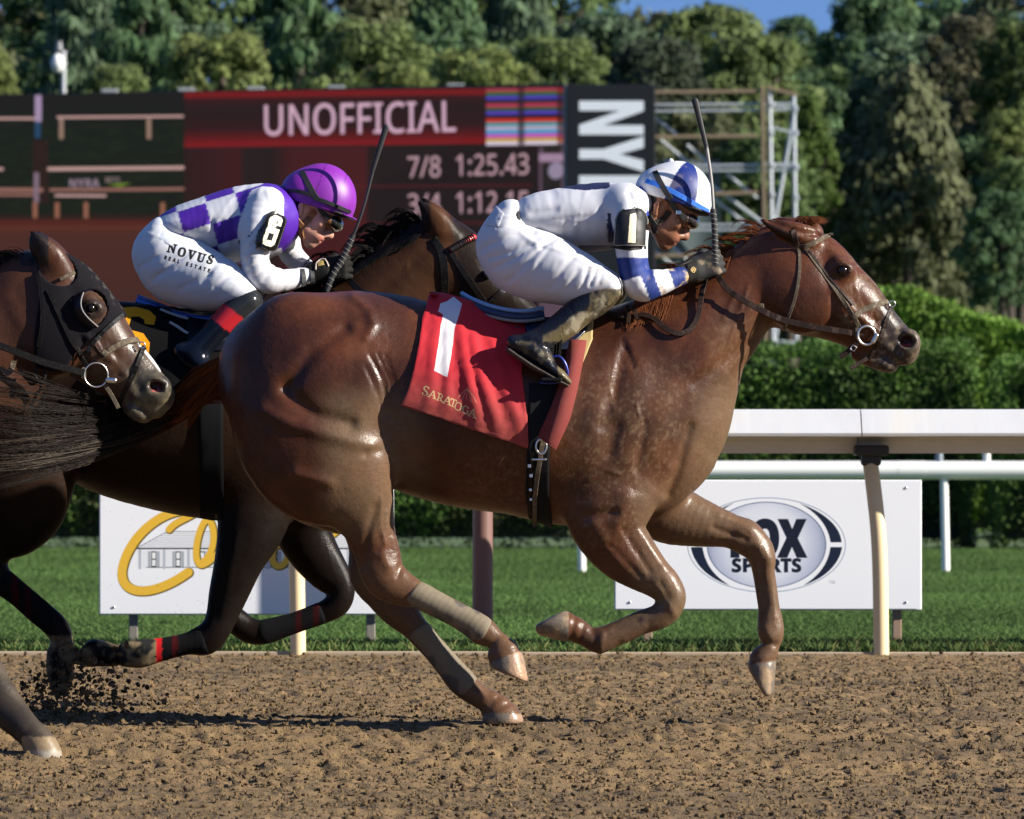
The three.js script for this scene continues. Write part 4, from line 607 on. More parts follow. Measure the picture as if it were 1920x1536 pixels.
// ---------- the leading chestnut ----------
const lead = thing('horse', 'chestnut racehorse stretched out in front with red number 1 cloth and bandaged hind legs', 'horse', [0.35, 0, 0]);
const H1 = (() => {
  const z = 0;
  const trunk = loft(z, [[530, 580, 512, 800, 22, 0], [560, 561, 562, 860, 26, 0], [620, 549, 640, 890, 26, 0], [700, 551, 735, 885, 23.5, 0], [790, 570, 800, 928, 24.5, 0], [880, 592, 882, 953, 26.5, 0], [970, 602, 980, 966, 26.5, 0], [1060, 596, 1075, 985, 25, 0], [1135, 588, 1150, 985, 21, 0], [1178, 630, 1196, 958, 17, 0]], { k: 0.05 });
  const neck = loft(z, [[1085, 612, 1300, 905, 18, 0], [1165, 575, 1334, 800, 17, 0], [1225, 552, 1360, 732, 15, 0], [1280, 524, 1396, 679, 12.5, 0], [1335, 490, 1428, 628, 10.8, 0], [1395, 454, 1452, 600, 9.4, 0], [1450, 428, 1464, 588, 8.6, 0]], { k: 0.06 });
  const head = loft(z, [[1500, 424, 1440, 594, 8.6, 0], [1561, 447, 1452, 611, 10, 0], [1597, 486, 1504, 622, 10.2, 0], [1627, 519, 1549, 634, 9.2, 0], [1656, 560, 1593, 653, 7.4, 0], [1683, 593, 1630, 671, 6.2, 0], [1702, 617, 1657, 684, 5.6, 0]], { k: 0.035 });
  const P = [trunk, neck, head,
    ball(1492, 560, 0.075, 9, 12, 4.2, { turn: -30, k: 0.05 }), ball(1492, 560, -0.075, 9, 12, 4.2, { turn: -30, k: 0.05 }),                         // cheeks
    ball(1694, 652, 0, 5.4, 4.9, 5.4, { turn: 40, k: 0.02 }), ball(1703, 641, 0.035, 4.2, 4.4, 3.2, { k: 0.02 }), ball(1703, 641, -0.035, 4.2, 4.4, 3.2, { k: 0.02 }),  // muzzle, nostril rims
    ball(1657, 683, 0, 4.8, 2.7, 4.2, { turn: 18, k: 0.012 }), ball(1620, 672, 0, 4.5, 2.2, 3.8, { turn: 18, k: 0.03 }),                            // lower lip, chin
    ball(1577, 503, 0.082, 4.2, 3.4, 2.4, { turn: 20, k: 0.03 }), ball(1577, 503, -0.082, 4.2, 3.4, 2.4, { turn: 20, k: 0.03 }),                    // brow over the eye
    // ears laid back
    loft(z, [[1530, 428, 1500, 466, 3.4, 6], [1505, 421, 1478, 452, 3.2, 7.5], [1470, 415, 1452, 438, 2.4, 8.5], [1440, 411, 1434, 422, 1.3, 9], [1427, 410, 1426, 413, 0.4, 9]], { k: 0.02 }),
    loft(z, [[1535, 420, 1510, 455, 3.4, -6], [1510, 413, 1490, 440, 3.0, -7.5], [1482, 409, 1470, 426, 2.2, -8.5], [1458, 408, 1455, 412, 0.8, -9]], { k: 0.02 }),
    // near hind
    loft(z, [[640, 600, 470, 690, 13, 9], [716, 690, 440, 800, 14, 13], [730, 790, 462, 880, 13.5, 15.5], [732, 860, 548, 925, 11, 15.5], [737, 925, 606, 957, 8, 14], [740, 980, 642, 992, 6.2, 13.5], [747, 1028, 664, 1042, 5.2, 13], [757, 1062, 680, 1092, 4.9, 13], [776, 1086, 710, 1112, 4.3, 13], [806, 1103, 763, 1130, 3.6, 13], [845, 1121, 816, 1158, 3.2, 13], [886, 1142, 856, 1180, 3.2, 13], [916, 1158, 888, 1204, 3.8, 13], [940, 1184, 916, 1216, 3.5, 13], [958, 1204, 924, 1230, 3.6, 13]], { k: 0.045 }),
    loft(z, [[958, 1198, 922, 1226, 3.8, 13], [976, 1217, 917, 1243, 4.8, 13], [986, 1250, 921, 1262, 5.6, 13], [990, 1275, 930, 1280, 5.8, 13]], { k: 0.008, cuts: [[950, 1262, -0.42, 1]] }),
    // far hind
    loft(z, [[660, 700, 480, 780, 13, -9], [715, 800, 470, 880, 12.5, -12], [720, 880, 544, 932, 10, -13], [724, 950, 622, 966, 7.6, -13], [730, 1015, 653, 1022, 6, -13], [742, 1068, 655, 1082, 5.2, -13], [760, 1108, 682, 1112, 4.9, -13], [780, 1138, 712, 1146, 4.4, -13], [799, 1168, 752, 1182, 3.7, -13], [826, 1200, 789, 1224, 3.3, -13], [854, 1230, 820, 1262, 3.3, -13], [884, 1262, 848, 1298, 3.7, -13], [914, 1292, 880, 1318, 3.8, -13], [938, 1304, 908, 1334, 3.6, -13]], { k: 0.04 }),
    loft(z, [[944, 1306, 907, 1336, 3.9, -13], [964, 1322, 906, 1350, 4.9, -13], [980, 1346, 909, 1364, 5.8, -13], [986, 1372, 914, 1380, 6, -13]], { k: 0.008, cuts: [[945, 1361, 0.02, 1]] }),
    // near fore, folded
    loft(z, [[1240, 800, 1080, 900, 10, 9], [1225, 900, 1060, 960, 9.5, 12], [1200, 962, 1070, 1000, 7.8, 13], [1222, 1012, 1108, 1042, 6.4, 13], [1246, 1050, 1160, 1078, 5.4, 13], [1268, 1082, 1205, 1100, 4.9, 13]], { k: 0.045 }),
    loft(z, [[1268, 1080, 1215, 1104, 4.8, 13], [1284, 1104, 1233, 1122, 4.8, 13], [1281, 1140, 1229, 1134, 4.6, 13], [1258, 1165, 1214, 1146, 4.0, 13], [1226, 1178, 1188, 1153, 3.4, 13], [1194, 1193, 1158, 1166, 3.2, 13], [1160, 1211, 1138, 1172, 3.4, 13], [1132, 1224, 1118, 1177, 3.9, 13], [1104, 1213, 1096, 1177, 3.6, 13], [1082, 1204, 1082, 1170, 3.4, 13]], { k: 0.025 }),
    loft(z, [[1090, 1206, 1092, 1166, 3.7, 13], [1066, 1203, 1078, 1154, 4.6, 13], [1042, 1200, 1058, 1144, 5.4, 13], [1010, 1190, 1040, 1136, 5.6, 13], [990, 1186, 1020, 1120, 5.6, 13]], { k: 0.008, cuts: [[1022, 1161, -0.5, -1], [1003, 1176, -1, 0.3]] }),
    // far fore, reaching
    loft(z, [[1225, 880, 1190, 985, 8.5, -10], [1290, 918, 1216, 1006, 8.2, -12], [1336, 944, 1280, 1016, 6.8, -12], [1384, 968, 1342, 1020, 5.4, -12], [1420, 988, 1376, 1028, 5, -12]], { k: 0.045 }),
    loft(z, [[1418, 984, 1376, 1026, 4.8, -12], [1444, 1010, 1394, 1040, 4.9, -12], [1454, 1040, 1404, 1052, 4.7, -12], [1453, 1070, 1411, 1074, 4.0, -12], [1457, 1100, 1417, 1106, 3.3, -12], [1462, 1138, 1422, 1142, 3.2, -12], [1468, 1164, 1421, 1168, 3.6, -12], [1470, 1186, 1422, 1190, 3.9, -12], [1463, 1208, 1428, 1210, 3.4, -12], [1456, 1234, 1422, 1232, 3.5, -12]], { k: 0.025 }),
    loft(z, [[1458, 1222, 1424, 1218, 3.7, -12], [1456, 1244, 1403, 1238, 4.6, -12], [1453, 1276, 1404, 1270, 5.3, -12], [1450, 1312, 1412, 1306, 5.6, -12], [1450, 1330, 1420, 1330, 5.6, -12]], { k: 0.008, cuts: [[1420, 1281, -1, 0.62], [1440, 1309, 0.3, 1]] }),
    // nostrils, eye sockets, mouth slit
    ball(1701, 640, 0.066, 2.7, 2.2, 3.6, { cut: 1, k: 0.008 }), ball(1701, 640, -0.066, 2.7, 2.2, 3.6, { cut: 1, k: 0.008 }),
    ball(1580, 507, 0.114, 2.3, 1.6, 2.2, { turn: 14, cut: 1, k: 0.008 }), ball(1580, 507, -0.114, 2.3, 1.6, 2.2, { turn: 14, cut: 1, k: 0.008 }),
  ];
  const S = strokes(z, [
    // hindquarter: hip point, thigh groove, stifle line, hamstring ridge
    [[690, 600], 46, 16], [[650, 622, 590, 664, 545, 730], 13, -12], [[545, 730, 560, 752, 600, 782, 660, 796], 14, -12], [[500, 770, 560, 800, 640, 822, 700, 838], 13, 10], [[700, 690, 690, 760], 40, 10], [[470, 760, 510, 800], 30, 8],
    [[664, 556, 695, 584, 704, 612, 690, 636], 9, 7], [[640, 650, 610, 700], 40, 9], [[690, 850, 710, 845], 9, -7], [[560, 890, 620, 905], 12, 8], [[600, 560, 560, 640], 30, 4],
    // flank creases
    [[700, 672, 722, 716, 731, 780], 5, -6], [[712, 668, 736, 720, 742, 790], 4, -5], [[724, 668, 748, 730, 752, 800], 4, -4], [[690, 690, 712, 740, 722, 776], 4, -3],
    // belly tuck and ribs
    [[760, 850, 860, 905, 960, 925], 16, -4], [[830, 830, 845, 900], 9, 3], [[880, 840, 892, 910], 9, 3], [[930, 850, 940, 925], 9, 3],
    // shoulder and arm
    [[1168, 660, 1150, 740, 1128, 800], 12, -8], [[1200, 690, 1185, 770, 1172, 860], 26, 9], [[1150, 800, 1140, 850], 13, -9], [[1120, 780, 1095, 860], 30, 7], [[1235, 760, 1225, 850], 24, 7], [[1205, 795, 1192, 880], 8, -5], [[1290, 800, 1268, 880, 1250, 925], 9, -8], [[1255, 880, 1235, 930], 14, 6],
    [[1172, 935, 1160, 985], 18, 9], [[1150, 960, 1100, 968], 10, -7], [[1165, 990, 1215, 1070], 6, -6], [[1190, 985, 1240, 1060], 8, 5], [[1110, 985, 1160, 1050], 14, 5],
    [[1180, 630, 1130, 700], 20, 5], [[1095, 680, 1075, 800], 20, -4], [[1165, 640, 1185, 690], 5, -4],
    // neck: crest hollow, jugular groove, mastoid
    [[1300, 560, 1400, 500], 26, -5], [[1300, 720, 1390, 650, 1430, 620], 11, -6], [[1310, 690, 1400, 590], 26, 6], [[1250, 640, 1330, 560], 22, 5], [[1355, 600, 1372, 560], 5, 3],
    // head: cheek edge, face bone, veins
    [[1560, 560, 1556, 600, 1532, 636], 6, -6], [[1560, 545, 1600, 590, 1640, 620], 6, 5], [[1540, 480, 1556, 520], 16, -7], [[1600, 560, 1640, 600], 12, -5], [[1640, 600, 1665, 625], 9, -5], [[1618, 600, 1622, 640], 5, 2.5], [[1665, 640, 1680, 660], 8, -5], [[1560, 470, 1600, 520], 10, 3],
    [[1563, 513, 1580, 516, 1597, 509], 3.4, 4], [[1564, 504, 1578, 496, 1595, 503], 3.6, 4.5], [[1634, 650, 1655, 660, 1674, 674, 1692, 690], 6, -8, 0], [[1690, 662, 1680, 655, 1678, 640, 1688, 628], 5, -6], [[1715, 655, 1704, 664], 5, 3],
    [[1530, 442, 1505, 440, 1470, 430, 1440, 417], 6, -9],
    [[1196, 1160, 1150, 1178], 4, -4], [[1206, 1172, 1168, 1196], 5, 3], [[1110, 1178, 1118, 1214], 4, -3], [[1128, 1186, 1124, 1222], 6, 5], [[1240, 1110, 1262, 1150], 7, 4], [[1236, 1090, 1250, 1120], 5, -4], [[1140, 1020, 1200, 1080], 5, -4], [[1086, 1196, 1092, 1172], 4, -4],
    [[1436, 1180, 1446, 1196], 8, 5, -1], [[1430, 1056, 1434, 1150], 5, -5, -1], [[1448, 1060, 1456, 1160], 4, 3, -1], [[1432, 1206, 1456, 1210], 5, -5, -1], [[1424, 1024, 1446, 1050], 8, 5, -1],
    [[930, 1196, 912, 1216], 5, -4], [[902, 1172, 894, 1200], 7, 4], [[920, 1322, 936, 1308], 5, -4, -1],
    [[975, 1213, 950, 1222, 917, 1238], 4, -4], [[960, 1320, 936, 1330, 906, 1346], 4, -4, -1], [[1079, 1150, 1072, 1176, 1068, 1204], 4, -4], [[1458, 1240, 1430, 1244, 1402, 1240], 4, -4, -1],
    // veins
    [[1100, 900, 1130, 880, 1160, 890], 3, 3], [[1190, 760, 1200, 800, 1192, 830], 3, 3], [[1150, 690, 1140, 730, 1150, 770], 3, 3], [[718, 930, 716, 990, 726, 1020], 3, 3], [[1400, 540, 1380, 600, 1362, 650], 3, 3], [[860, 900, 910, 890, 960, 900], 3, 2.5], [[1640, 590, 1650, 610, 1644, 630], 3, 3], [[1600, 540, 1612, 575], 3, 3],
    // legs: tendons and hock
    [[706, 950, 690, 1010, 684, 1060], 7, -5], [[728, 960, 722, 1040], 5, 3], [[742, 1010, 752, 1035], 6, 4], [[716, 1040, 730, 1060], 9, 5], [[752, 1060, 748, 1080], 5, -5],
    [[1340, 990, 1400, 1012], 6, -6, -1], [[1430, 1060, 1440, 1140], 5, -4, -1], [[1350, 965, 1410, 992], 8, 4, -1],
  ]);
  const wob = (x, y, zz) => 0.004 * (vn(x * 9, y * 9, zz * 9) - 0.5) + 0.0012 * (vn(x * 34, y * 26, zz * 30) - 0.5);
  return field(P, { strokes: S, disp: wob, z });
})();
const smoothBox = (px, py, x0, x1, y0, y1, s) => sm(x0 - s, x0 + s, px) * (1 - sm(x1 - s, x1 + s, px)) * sm(y0 - s, y0 + s, py) * (1 - sm(y1 - s, y1 + s, py));
function leadCoat(x, y, z, px, py, nx, ny, nz) {
  const n1 = fbm(x * 7, y * 7, z * 7, 3), n2 = fbm(x * 115, y * 90, z * 115, 3), n3 = vn(x * 160, y * 160, z * 160);
  let c = mix3([0.082, 0.026, 0.0105], [0.044, 0.0145, 0.0075], sm(0.35, 0.7, n1));
  c = mix3(c, [0.095, 0.032, 0.014], 0.5 * sm(760, 900, px) * (1 - sm(1000, 1100, px)));
  const speck = sm(0.50, 0.72, n2), fine = sm(0.55, 0.8, n3);
  let dust = 0;
  dust = Math.max(dust, smoothBox(px, py, 1060, 1320, 690, 1020, 60) * (0.18 + 0.5 * speck));                  // shoulder and breast, spattered
  dust = Math.max(dust, sm(0, 1, (px - 1290 + (py - 700) * 0.4) / 90) * sm(640, 760, py) * 0.75 * (px < 1480 ? 1 : 0));   // throat and breast front
  dust = Math.max(dust, smoothBox(px, py, 1330, 1440, 600, 760, 30) * (0.3 + 0.4 * speck));
  dust = Math.max(dust, smoothBox(px, py, 610, 790, 740, 1010, 40) * sm(0.05, 0.4, nz * 0.5 + (px - 600) / 300) * 0.72); // stifle and gaskin
  dust = Math.max(dust, sm(1000, 1090, py) * (px < 1000 ? 0.5 : 0.24));                                         // lower legs
  dust = Math.max(dust, smoothBox(px, py, 1190, 1350, 900, 1030, 26) * 0.6);
  dust = Math.max(dust, 0.3 * sm(0.45, 0.7, n2) * smoothBox(px, py, 860, 1010, 840, 990, 30));
  dust = Math.max(dust, smoothBox(px, py, 1575, 1660, 480, 620, 20) * sm(0.42, 0.62, n2 * 0.6 + n1 * 0.4) * 0.8);        // face
  dust = Math.max(dust, smoothBox(px, py, 1480, 1560, 420, 470, 14) * speck * 0.5);
  dust = Math.max(dust, fine * speck * 0.10);
  c = mix3(c, mix3([0.125, 0.075, 0.044], [0.165, 0.113, 0.064], n1), dust * 0.9);
  const muz = sm(0, 1, (px - 1630 + (py - 640) * 0.3) / 30);                                                     // dark muzzle
  if (py < 720) c = mix3(c, mix3([0.035, 0.028, 0.026], [0.2, 0.155, 0.1], 0.55 * speck + 0.3 * sm(1690, 1715, px)), muz * 0.95);
  if (px > 1560 && px < 1600 && py > 490 && py < 522) c = mix3(c, [0.02, 0.013, 0.011], 0.85 * (1 - sm(8, 19, Math.hypot((px - 1580) * 0.8, py - 507))));
  const nos = Math.hypot(px - 1700, (py - 640) * 1.1);
  if (py < 700 && nos < 15) c = mix3(c, py > 645 ? [0.35, 0.05, 0.05] : [0.03, 0.008, 0.008], 1 - sm(9, 13, nos));
  if (py < 470 && px < 1500 && nz > 0.1 && (py - 411) > (px - 1427) * 0.42) c = mix3(c, [0.012, 0.008, 0.007], 0.85 * sm(1, 4, py - 411 - (px - 1427) * 0.42) * (px > 1425 && py < 412 + (px - 1420) * 0.72 ? 1 : 0));   // hollow of the ear
  const hoof = (px < 1000 && (py > 1338 || (py > 1222 && px > 915 && py - 1222 > -(px - 975) * 0.5 - 4 && z > 0))) || (px > 1395 && py > 1246 - (px - 1400) * 0.1) || (px < 1066 && px > 980 && py > 1130 && py < 1210);
  if (hoof && py > 1120) { const k = fbm(x * 22, y * 22, z * 22, 3); c = mix3(mix3([0.26, 0.18, 0.105], [0.10, 0.09, 0.075], sm(0.4, 0.62, k)), [0.36, 0.22, 0.14], px > 955 && px < 1000 ? 0.6 : 0.15 * k); }
  const m = 0.72 + 0.28 * n2 + 0.28 * vn(x * 55 + y * 130, y * 210 - x * 40, z * 120); return [c[0] * m, c[1] * m, c[2] * m];
}
part('body', skin(H1, 0.0062, leadCoat), coatMat(0.42, 0.0022, 0.5), lead);
for (const s of [1, -1]) part('eye', new THREE.SphereGeometry(0.0185, 24, 16).translate(at(1580, 507, s * 0.093).x, at(1580, 507, s * 0.093).y, s * 0.093), M.eye, lead);
// ---------- jockeys ----------
// a thin skin-tight piece laid on a body: map(u, v) gives the measurement, u to the right, v down
function patchOn(f, z, map, nx, ny, o = {}) {
  const P = [], lift = (o.lift ?? 3) / 1000, t = (o.t ?? 2) / 1000; let last = z + 0.1;
  for (let j = 0; j <= ny; j++) for (let i = 0; i <= nx; i++) {
    const [px, py] = map(i / nx, j / ny), p = at(px, py, z); let zz = f.front(p.x, p.y, o.from ?? 0.6); if (zz === null || zz < z - 0.05) zz = o.fallback ? o.fallback(i / nx, j / ny) + z : last; last = zz;
    if (o.min !== undefined) zz = Math.max(zz, z + o.min);
    zz += o.fold ? o.fold(i / nx, j / ny) : 0; const k = (DIST - zz) / (DIST - z); P.push(new THREE.Vector3(p.x * k, EYE + (p.y - EYE) * k, zz));
  }
  if (o.smooth) for (let s = 0; s < o.smooth; s++) { const q = P.map((p) => p.z); for (let j = 1; j < ny; j++) for (let i = 1; i < nx; i++) { const c = j * (nx + 1) + i; P[c].z = Math.max((q[c - 1] + q[c + 1] + q[c - nx - 1] + q[c + nx + 1]) / 4, q[c] - 0.003); } }
  const pos = [], uv = [], idx = [], W = nx + 1, nV = P.length;
  const nr = P.map((p, c) => { const i = c % W, j = (c / W) | 0, a = P[j * W + Math.min(nx, i + 1)].clone().sub(P[j * W + Math.max(0, i - 1)]), b = P[Math.min(ny, j + 1) * W + i].clone().sub(P[Math.max(0, j - 1) * W + i]); return b.cross(a).normalize(); });
  for (const s of [1, 0]) P.forEach((p, c) => { const q = p.clone().addScaledVector(nr[c], lift + (s ? t : 0)); pos.push(q.x, q.y, q.z); uv.push((c % W) / nx, 1 - ((c / W) | 0) / ny); });
  for (let j = 0; j < ny; j++) for (let i = 0; i < nx; i++) { const c = j * W + i; idx.push(c, c + W, c + 1, c + 1, c + W, c + W + 1, nV + c, nV + c + 1, nV + c + W, nV + c + 1, nV + c + W + 1, nV + c + W); }
  const rim = []; for (let i = 0; i < nx; i++) rim.push(i); for (let j = 0; j < ny; j++) rim.push(j * W + nx); for (let i = nx; i > 0; i--) rim.push(ny * W + i); for (let j = ny; j > 0; j--) rim.push(j * W);
  rim.forEach((a, k) => { const b = rim[(k + 1) % rim.length]; idx.push(a, b, nV + a, b, nV + b, nV + a); });
  const g = new THREE.BufferGeometry(); g.setAttribute('position', new THREE.Float32BufferAttribute(pos, 3)); g.setAttribute('uv', new THREE.Float32BufferAttribute(uv, 2)); g.setIndex(idx); g.computeVertexNormals(); return g;
}
const bilin = (tl, tr, br, bl) => (u, v) => [0, 1].map((k) => (tl[k] * (1 - u) + tr[k] * u) * (1 - v) + (bl[k] * (1 - u) + br[k] * u) * v);
const polyAt = (p, t) => { const n = p.length / 2 - 1, i = Math.min(n - 1, Math.floor(t * n)), f = t * n - i; return [p[2 * i] + (p[2 * i + 2] - p[2 * i]) * f, p[2 * i + 1] + (p[2 * i + 3] - p[2 * i + 1]) * f]; };
const ruled = (L, R) => (u, v) => { const a = polyAt(L, v), b = polyAt(R, v); return [a[0] + (b[0] - a[0]) * u, a[1] + (b[1] - a[1]) * u]; };
// head in its own frame: origin at the ear, f forward, u up, s to the viewer
function headPrims(ear, pitch, k = 1) {
  const a = -pitch * Math.PI / 180, fx = Math.cos(a), fy = Math.sin(a), W = (f, u, s = 0) => new THREE.Vector3(ear.x + k * (f * fx - u * fy), ear.y + k * (f * fy + u * fx), ear.z + k * s);
  const c = (p, q, ra, rb, o) => capsule(W(...p), W(...q), ra * k, rb * k, o), b = (p, r, o) => c(p, p, r, r, o), L = [];
  L.push(c([-0.025, 0.05], [0.035, 0.06], 0.078, 0.074, { k: 0.02 }), c([0.05, 0.03], [0.052, -0.035], 0.05, 0.043, { k: 0.03 }));
  for (const s of [1, -1]) L.push(c([-0.002, -0.042, s * 0.05], [0.068, -0.086, s * 0.014], 0.018, 0.015, { k: 0.02 }), c([0.0, 0.0, s * 0.056], [-0.002, -0.042, s * 0.05], 0.018, 0.018, { k: 0.02 }), b([0.064, -0.012, s * 0.042], 0.024, { k: 0.02 }), c([0.086, 0.03, s * 0.012], [0.078, 0.03, s * 0.042], 0.012, 0.012, { k: 0.012 }),
    c([-0.014, 0.022, s * 0.077], [-0.016, -0.005, s * 0.08], 0.010, 0.009, { k: 0.004 }), c([-0.012, 0.026, s * 0.077], [0.008, 0.02, s * 0.072], 0.008, 0.006, { k: 0.004 }), c([-0.016, -0.005, s * 0.08], [-0.003, -0.028, s * 0.073], 0.009, 0.008, { k: 0.004 }), b([0.104, -0.034, s * 0.012], 0.0088, { k: 0.008 }),
    c([0.1, -0.0505, 0], [0.094, -0.053, s * 0.02], 0.0068, 0.005, { k: 0.006 }), c([0.0965, -0.065, 0], [0.091, -0.063, s * 0.018], 0.0072, 0.005, { k: 0.006 }), c([0.074, -0.05, s * 0.02], [0.045, -0.05, s * 0.034], 0.024, 0.022, { k: 0.02 }));
  L.push(c([0.092, 0.02], [0.113, -0.024], 0.009, 0.0125, { k: 0.012 }), b([0.115, -0.028], 0.0118, { k: 0.008 }), b([0.08, -0.086], 0.0165, { k: 0.018 }), c([0.076, -0.05], [0.074, -0.07], 0.026, 0.02, { k: 0.018 }));
  L.push({ ...c([0.1, -0.0585, -0.018], [0.1, -0.0585, 0.018], 0.0028, 0.0028, { k: 0.004 }), cut: 1 });
  for (const s of [1, -1]) L.push({ ...b([0.098, 0.004, s * 0.03], 0.013, { k: 0.012 }), cut: 1 }, { ...b([-0.004, 0.006, s * 0.084], 0.008, { k: 0.004 }), cut: 1 }, { ...b([0.107, -0.0405, s * 0.008], 0.0042, { k: 0.003 }), cut: 1 });
  return { L, W };
}
// gloved fist: wrist and knuckle measurements, back of the hand to the viewer
function fist(wx, wy, kx, ky, z, side) {
  const w = at(wx, wy, z), kn = at(kx, ky, z), e = kn.clone().sub(w).normalize(), n = new THREE.Vector3(-e.y, e.x, 0), L = [], V = (a, b, c) => w.clone().addScaledVector(e, a).addScaledVector(n, b).add(new THREE.Vector3(0, 0, c * side));
  L.push(capsule(V(-0.03, 0, 0), V(0.02, 0, 0), 0.031, 0.031, { k: 0.02 }));
  for (let i = 0; i < 4; i++) {
    const b = 0.033 - i * 0.022, l = [0.040, 0.044, 0.041, 0.033][i], r = [0.0102, 0.0105, 0.0102, 0.0092][i], k0 = V(0.088 - 0.004 * Math.abs(i - 1), b, 0.012);
    L.push(capsule(V(0.015, b * 0.7, 0.002), k0, 0.0185, 0.0128, { k: 0.014 }));
    const k1 = V(0.088 + l * 0.45, b - 0.002, -l * 0.75 + 0.008), k2 = V(0.088 - l * 0.1, b - 0.003, -l * 1.25), k3 = V(0.062, b - 0.003, -l * 0.95);
    L.push(capsule(k0, k1, r * 1.08, r, { k: 0.004 }), capsule(k1, k2, r, r * 0.95, { k: 0.003 }), capsule(k2, k3, r * 0.95, r * 0.85, { k: 0.003 }));
  }
  L.push(capsule(V(0.02, 0.028, -0.006), V(0.06, 0.046, -0.022), 0.0165, 0.0125, { k: 0.012 }), capsule(V(0.06, 0.046, -0.022), V(0.088, 0.032, -0.036), 0.0122, 0.0105, { k: 0.004 }));
  return L;
}
const folds = (seedZ, amp, fx, fy, ang) => { const c = Math.cos(ang), s = Math.sin(ang); return (x, y, z) => { const u = (x * c + y * s) * fx, v = (-x * s + y * c) * fy, n = vn(u + 3 * vn(u * 0.4, v * 0.4, seedZ), v, seedZ + z * 5); return amp * (1 - Math.abs(2 * n - 1)) ** 2 - amp * 0.3; }; };
const WHITE = [0.58, 0.58, 0.61], GREYED = [0.52, 0.50, 0.47];
const dirtOn = (c, x, y, z, k) => mix3(c, [0.36, 0.27, 0.17], k * sm(0.58, 0.75, fbm(x * 38, y * 38, z * 38, 3)));
const gloveMat = leatherMat([0.018, 0.018, 0.018], 0.8);

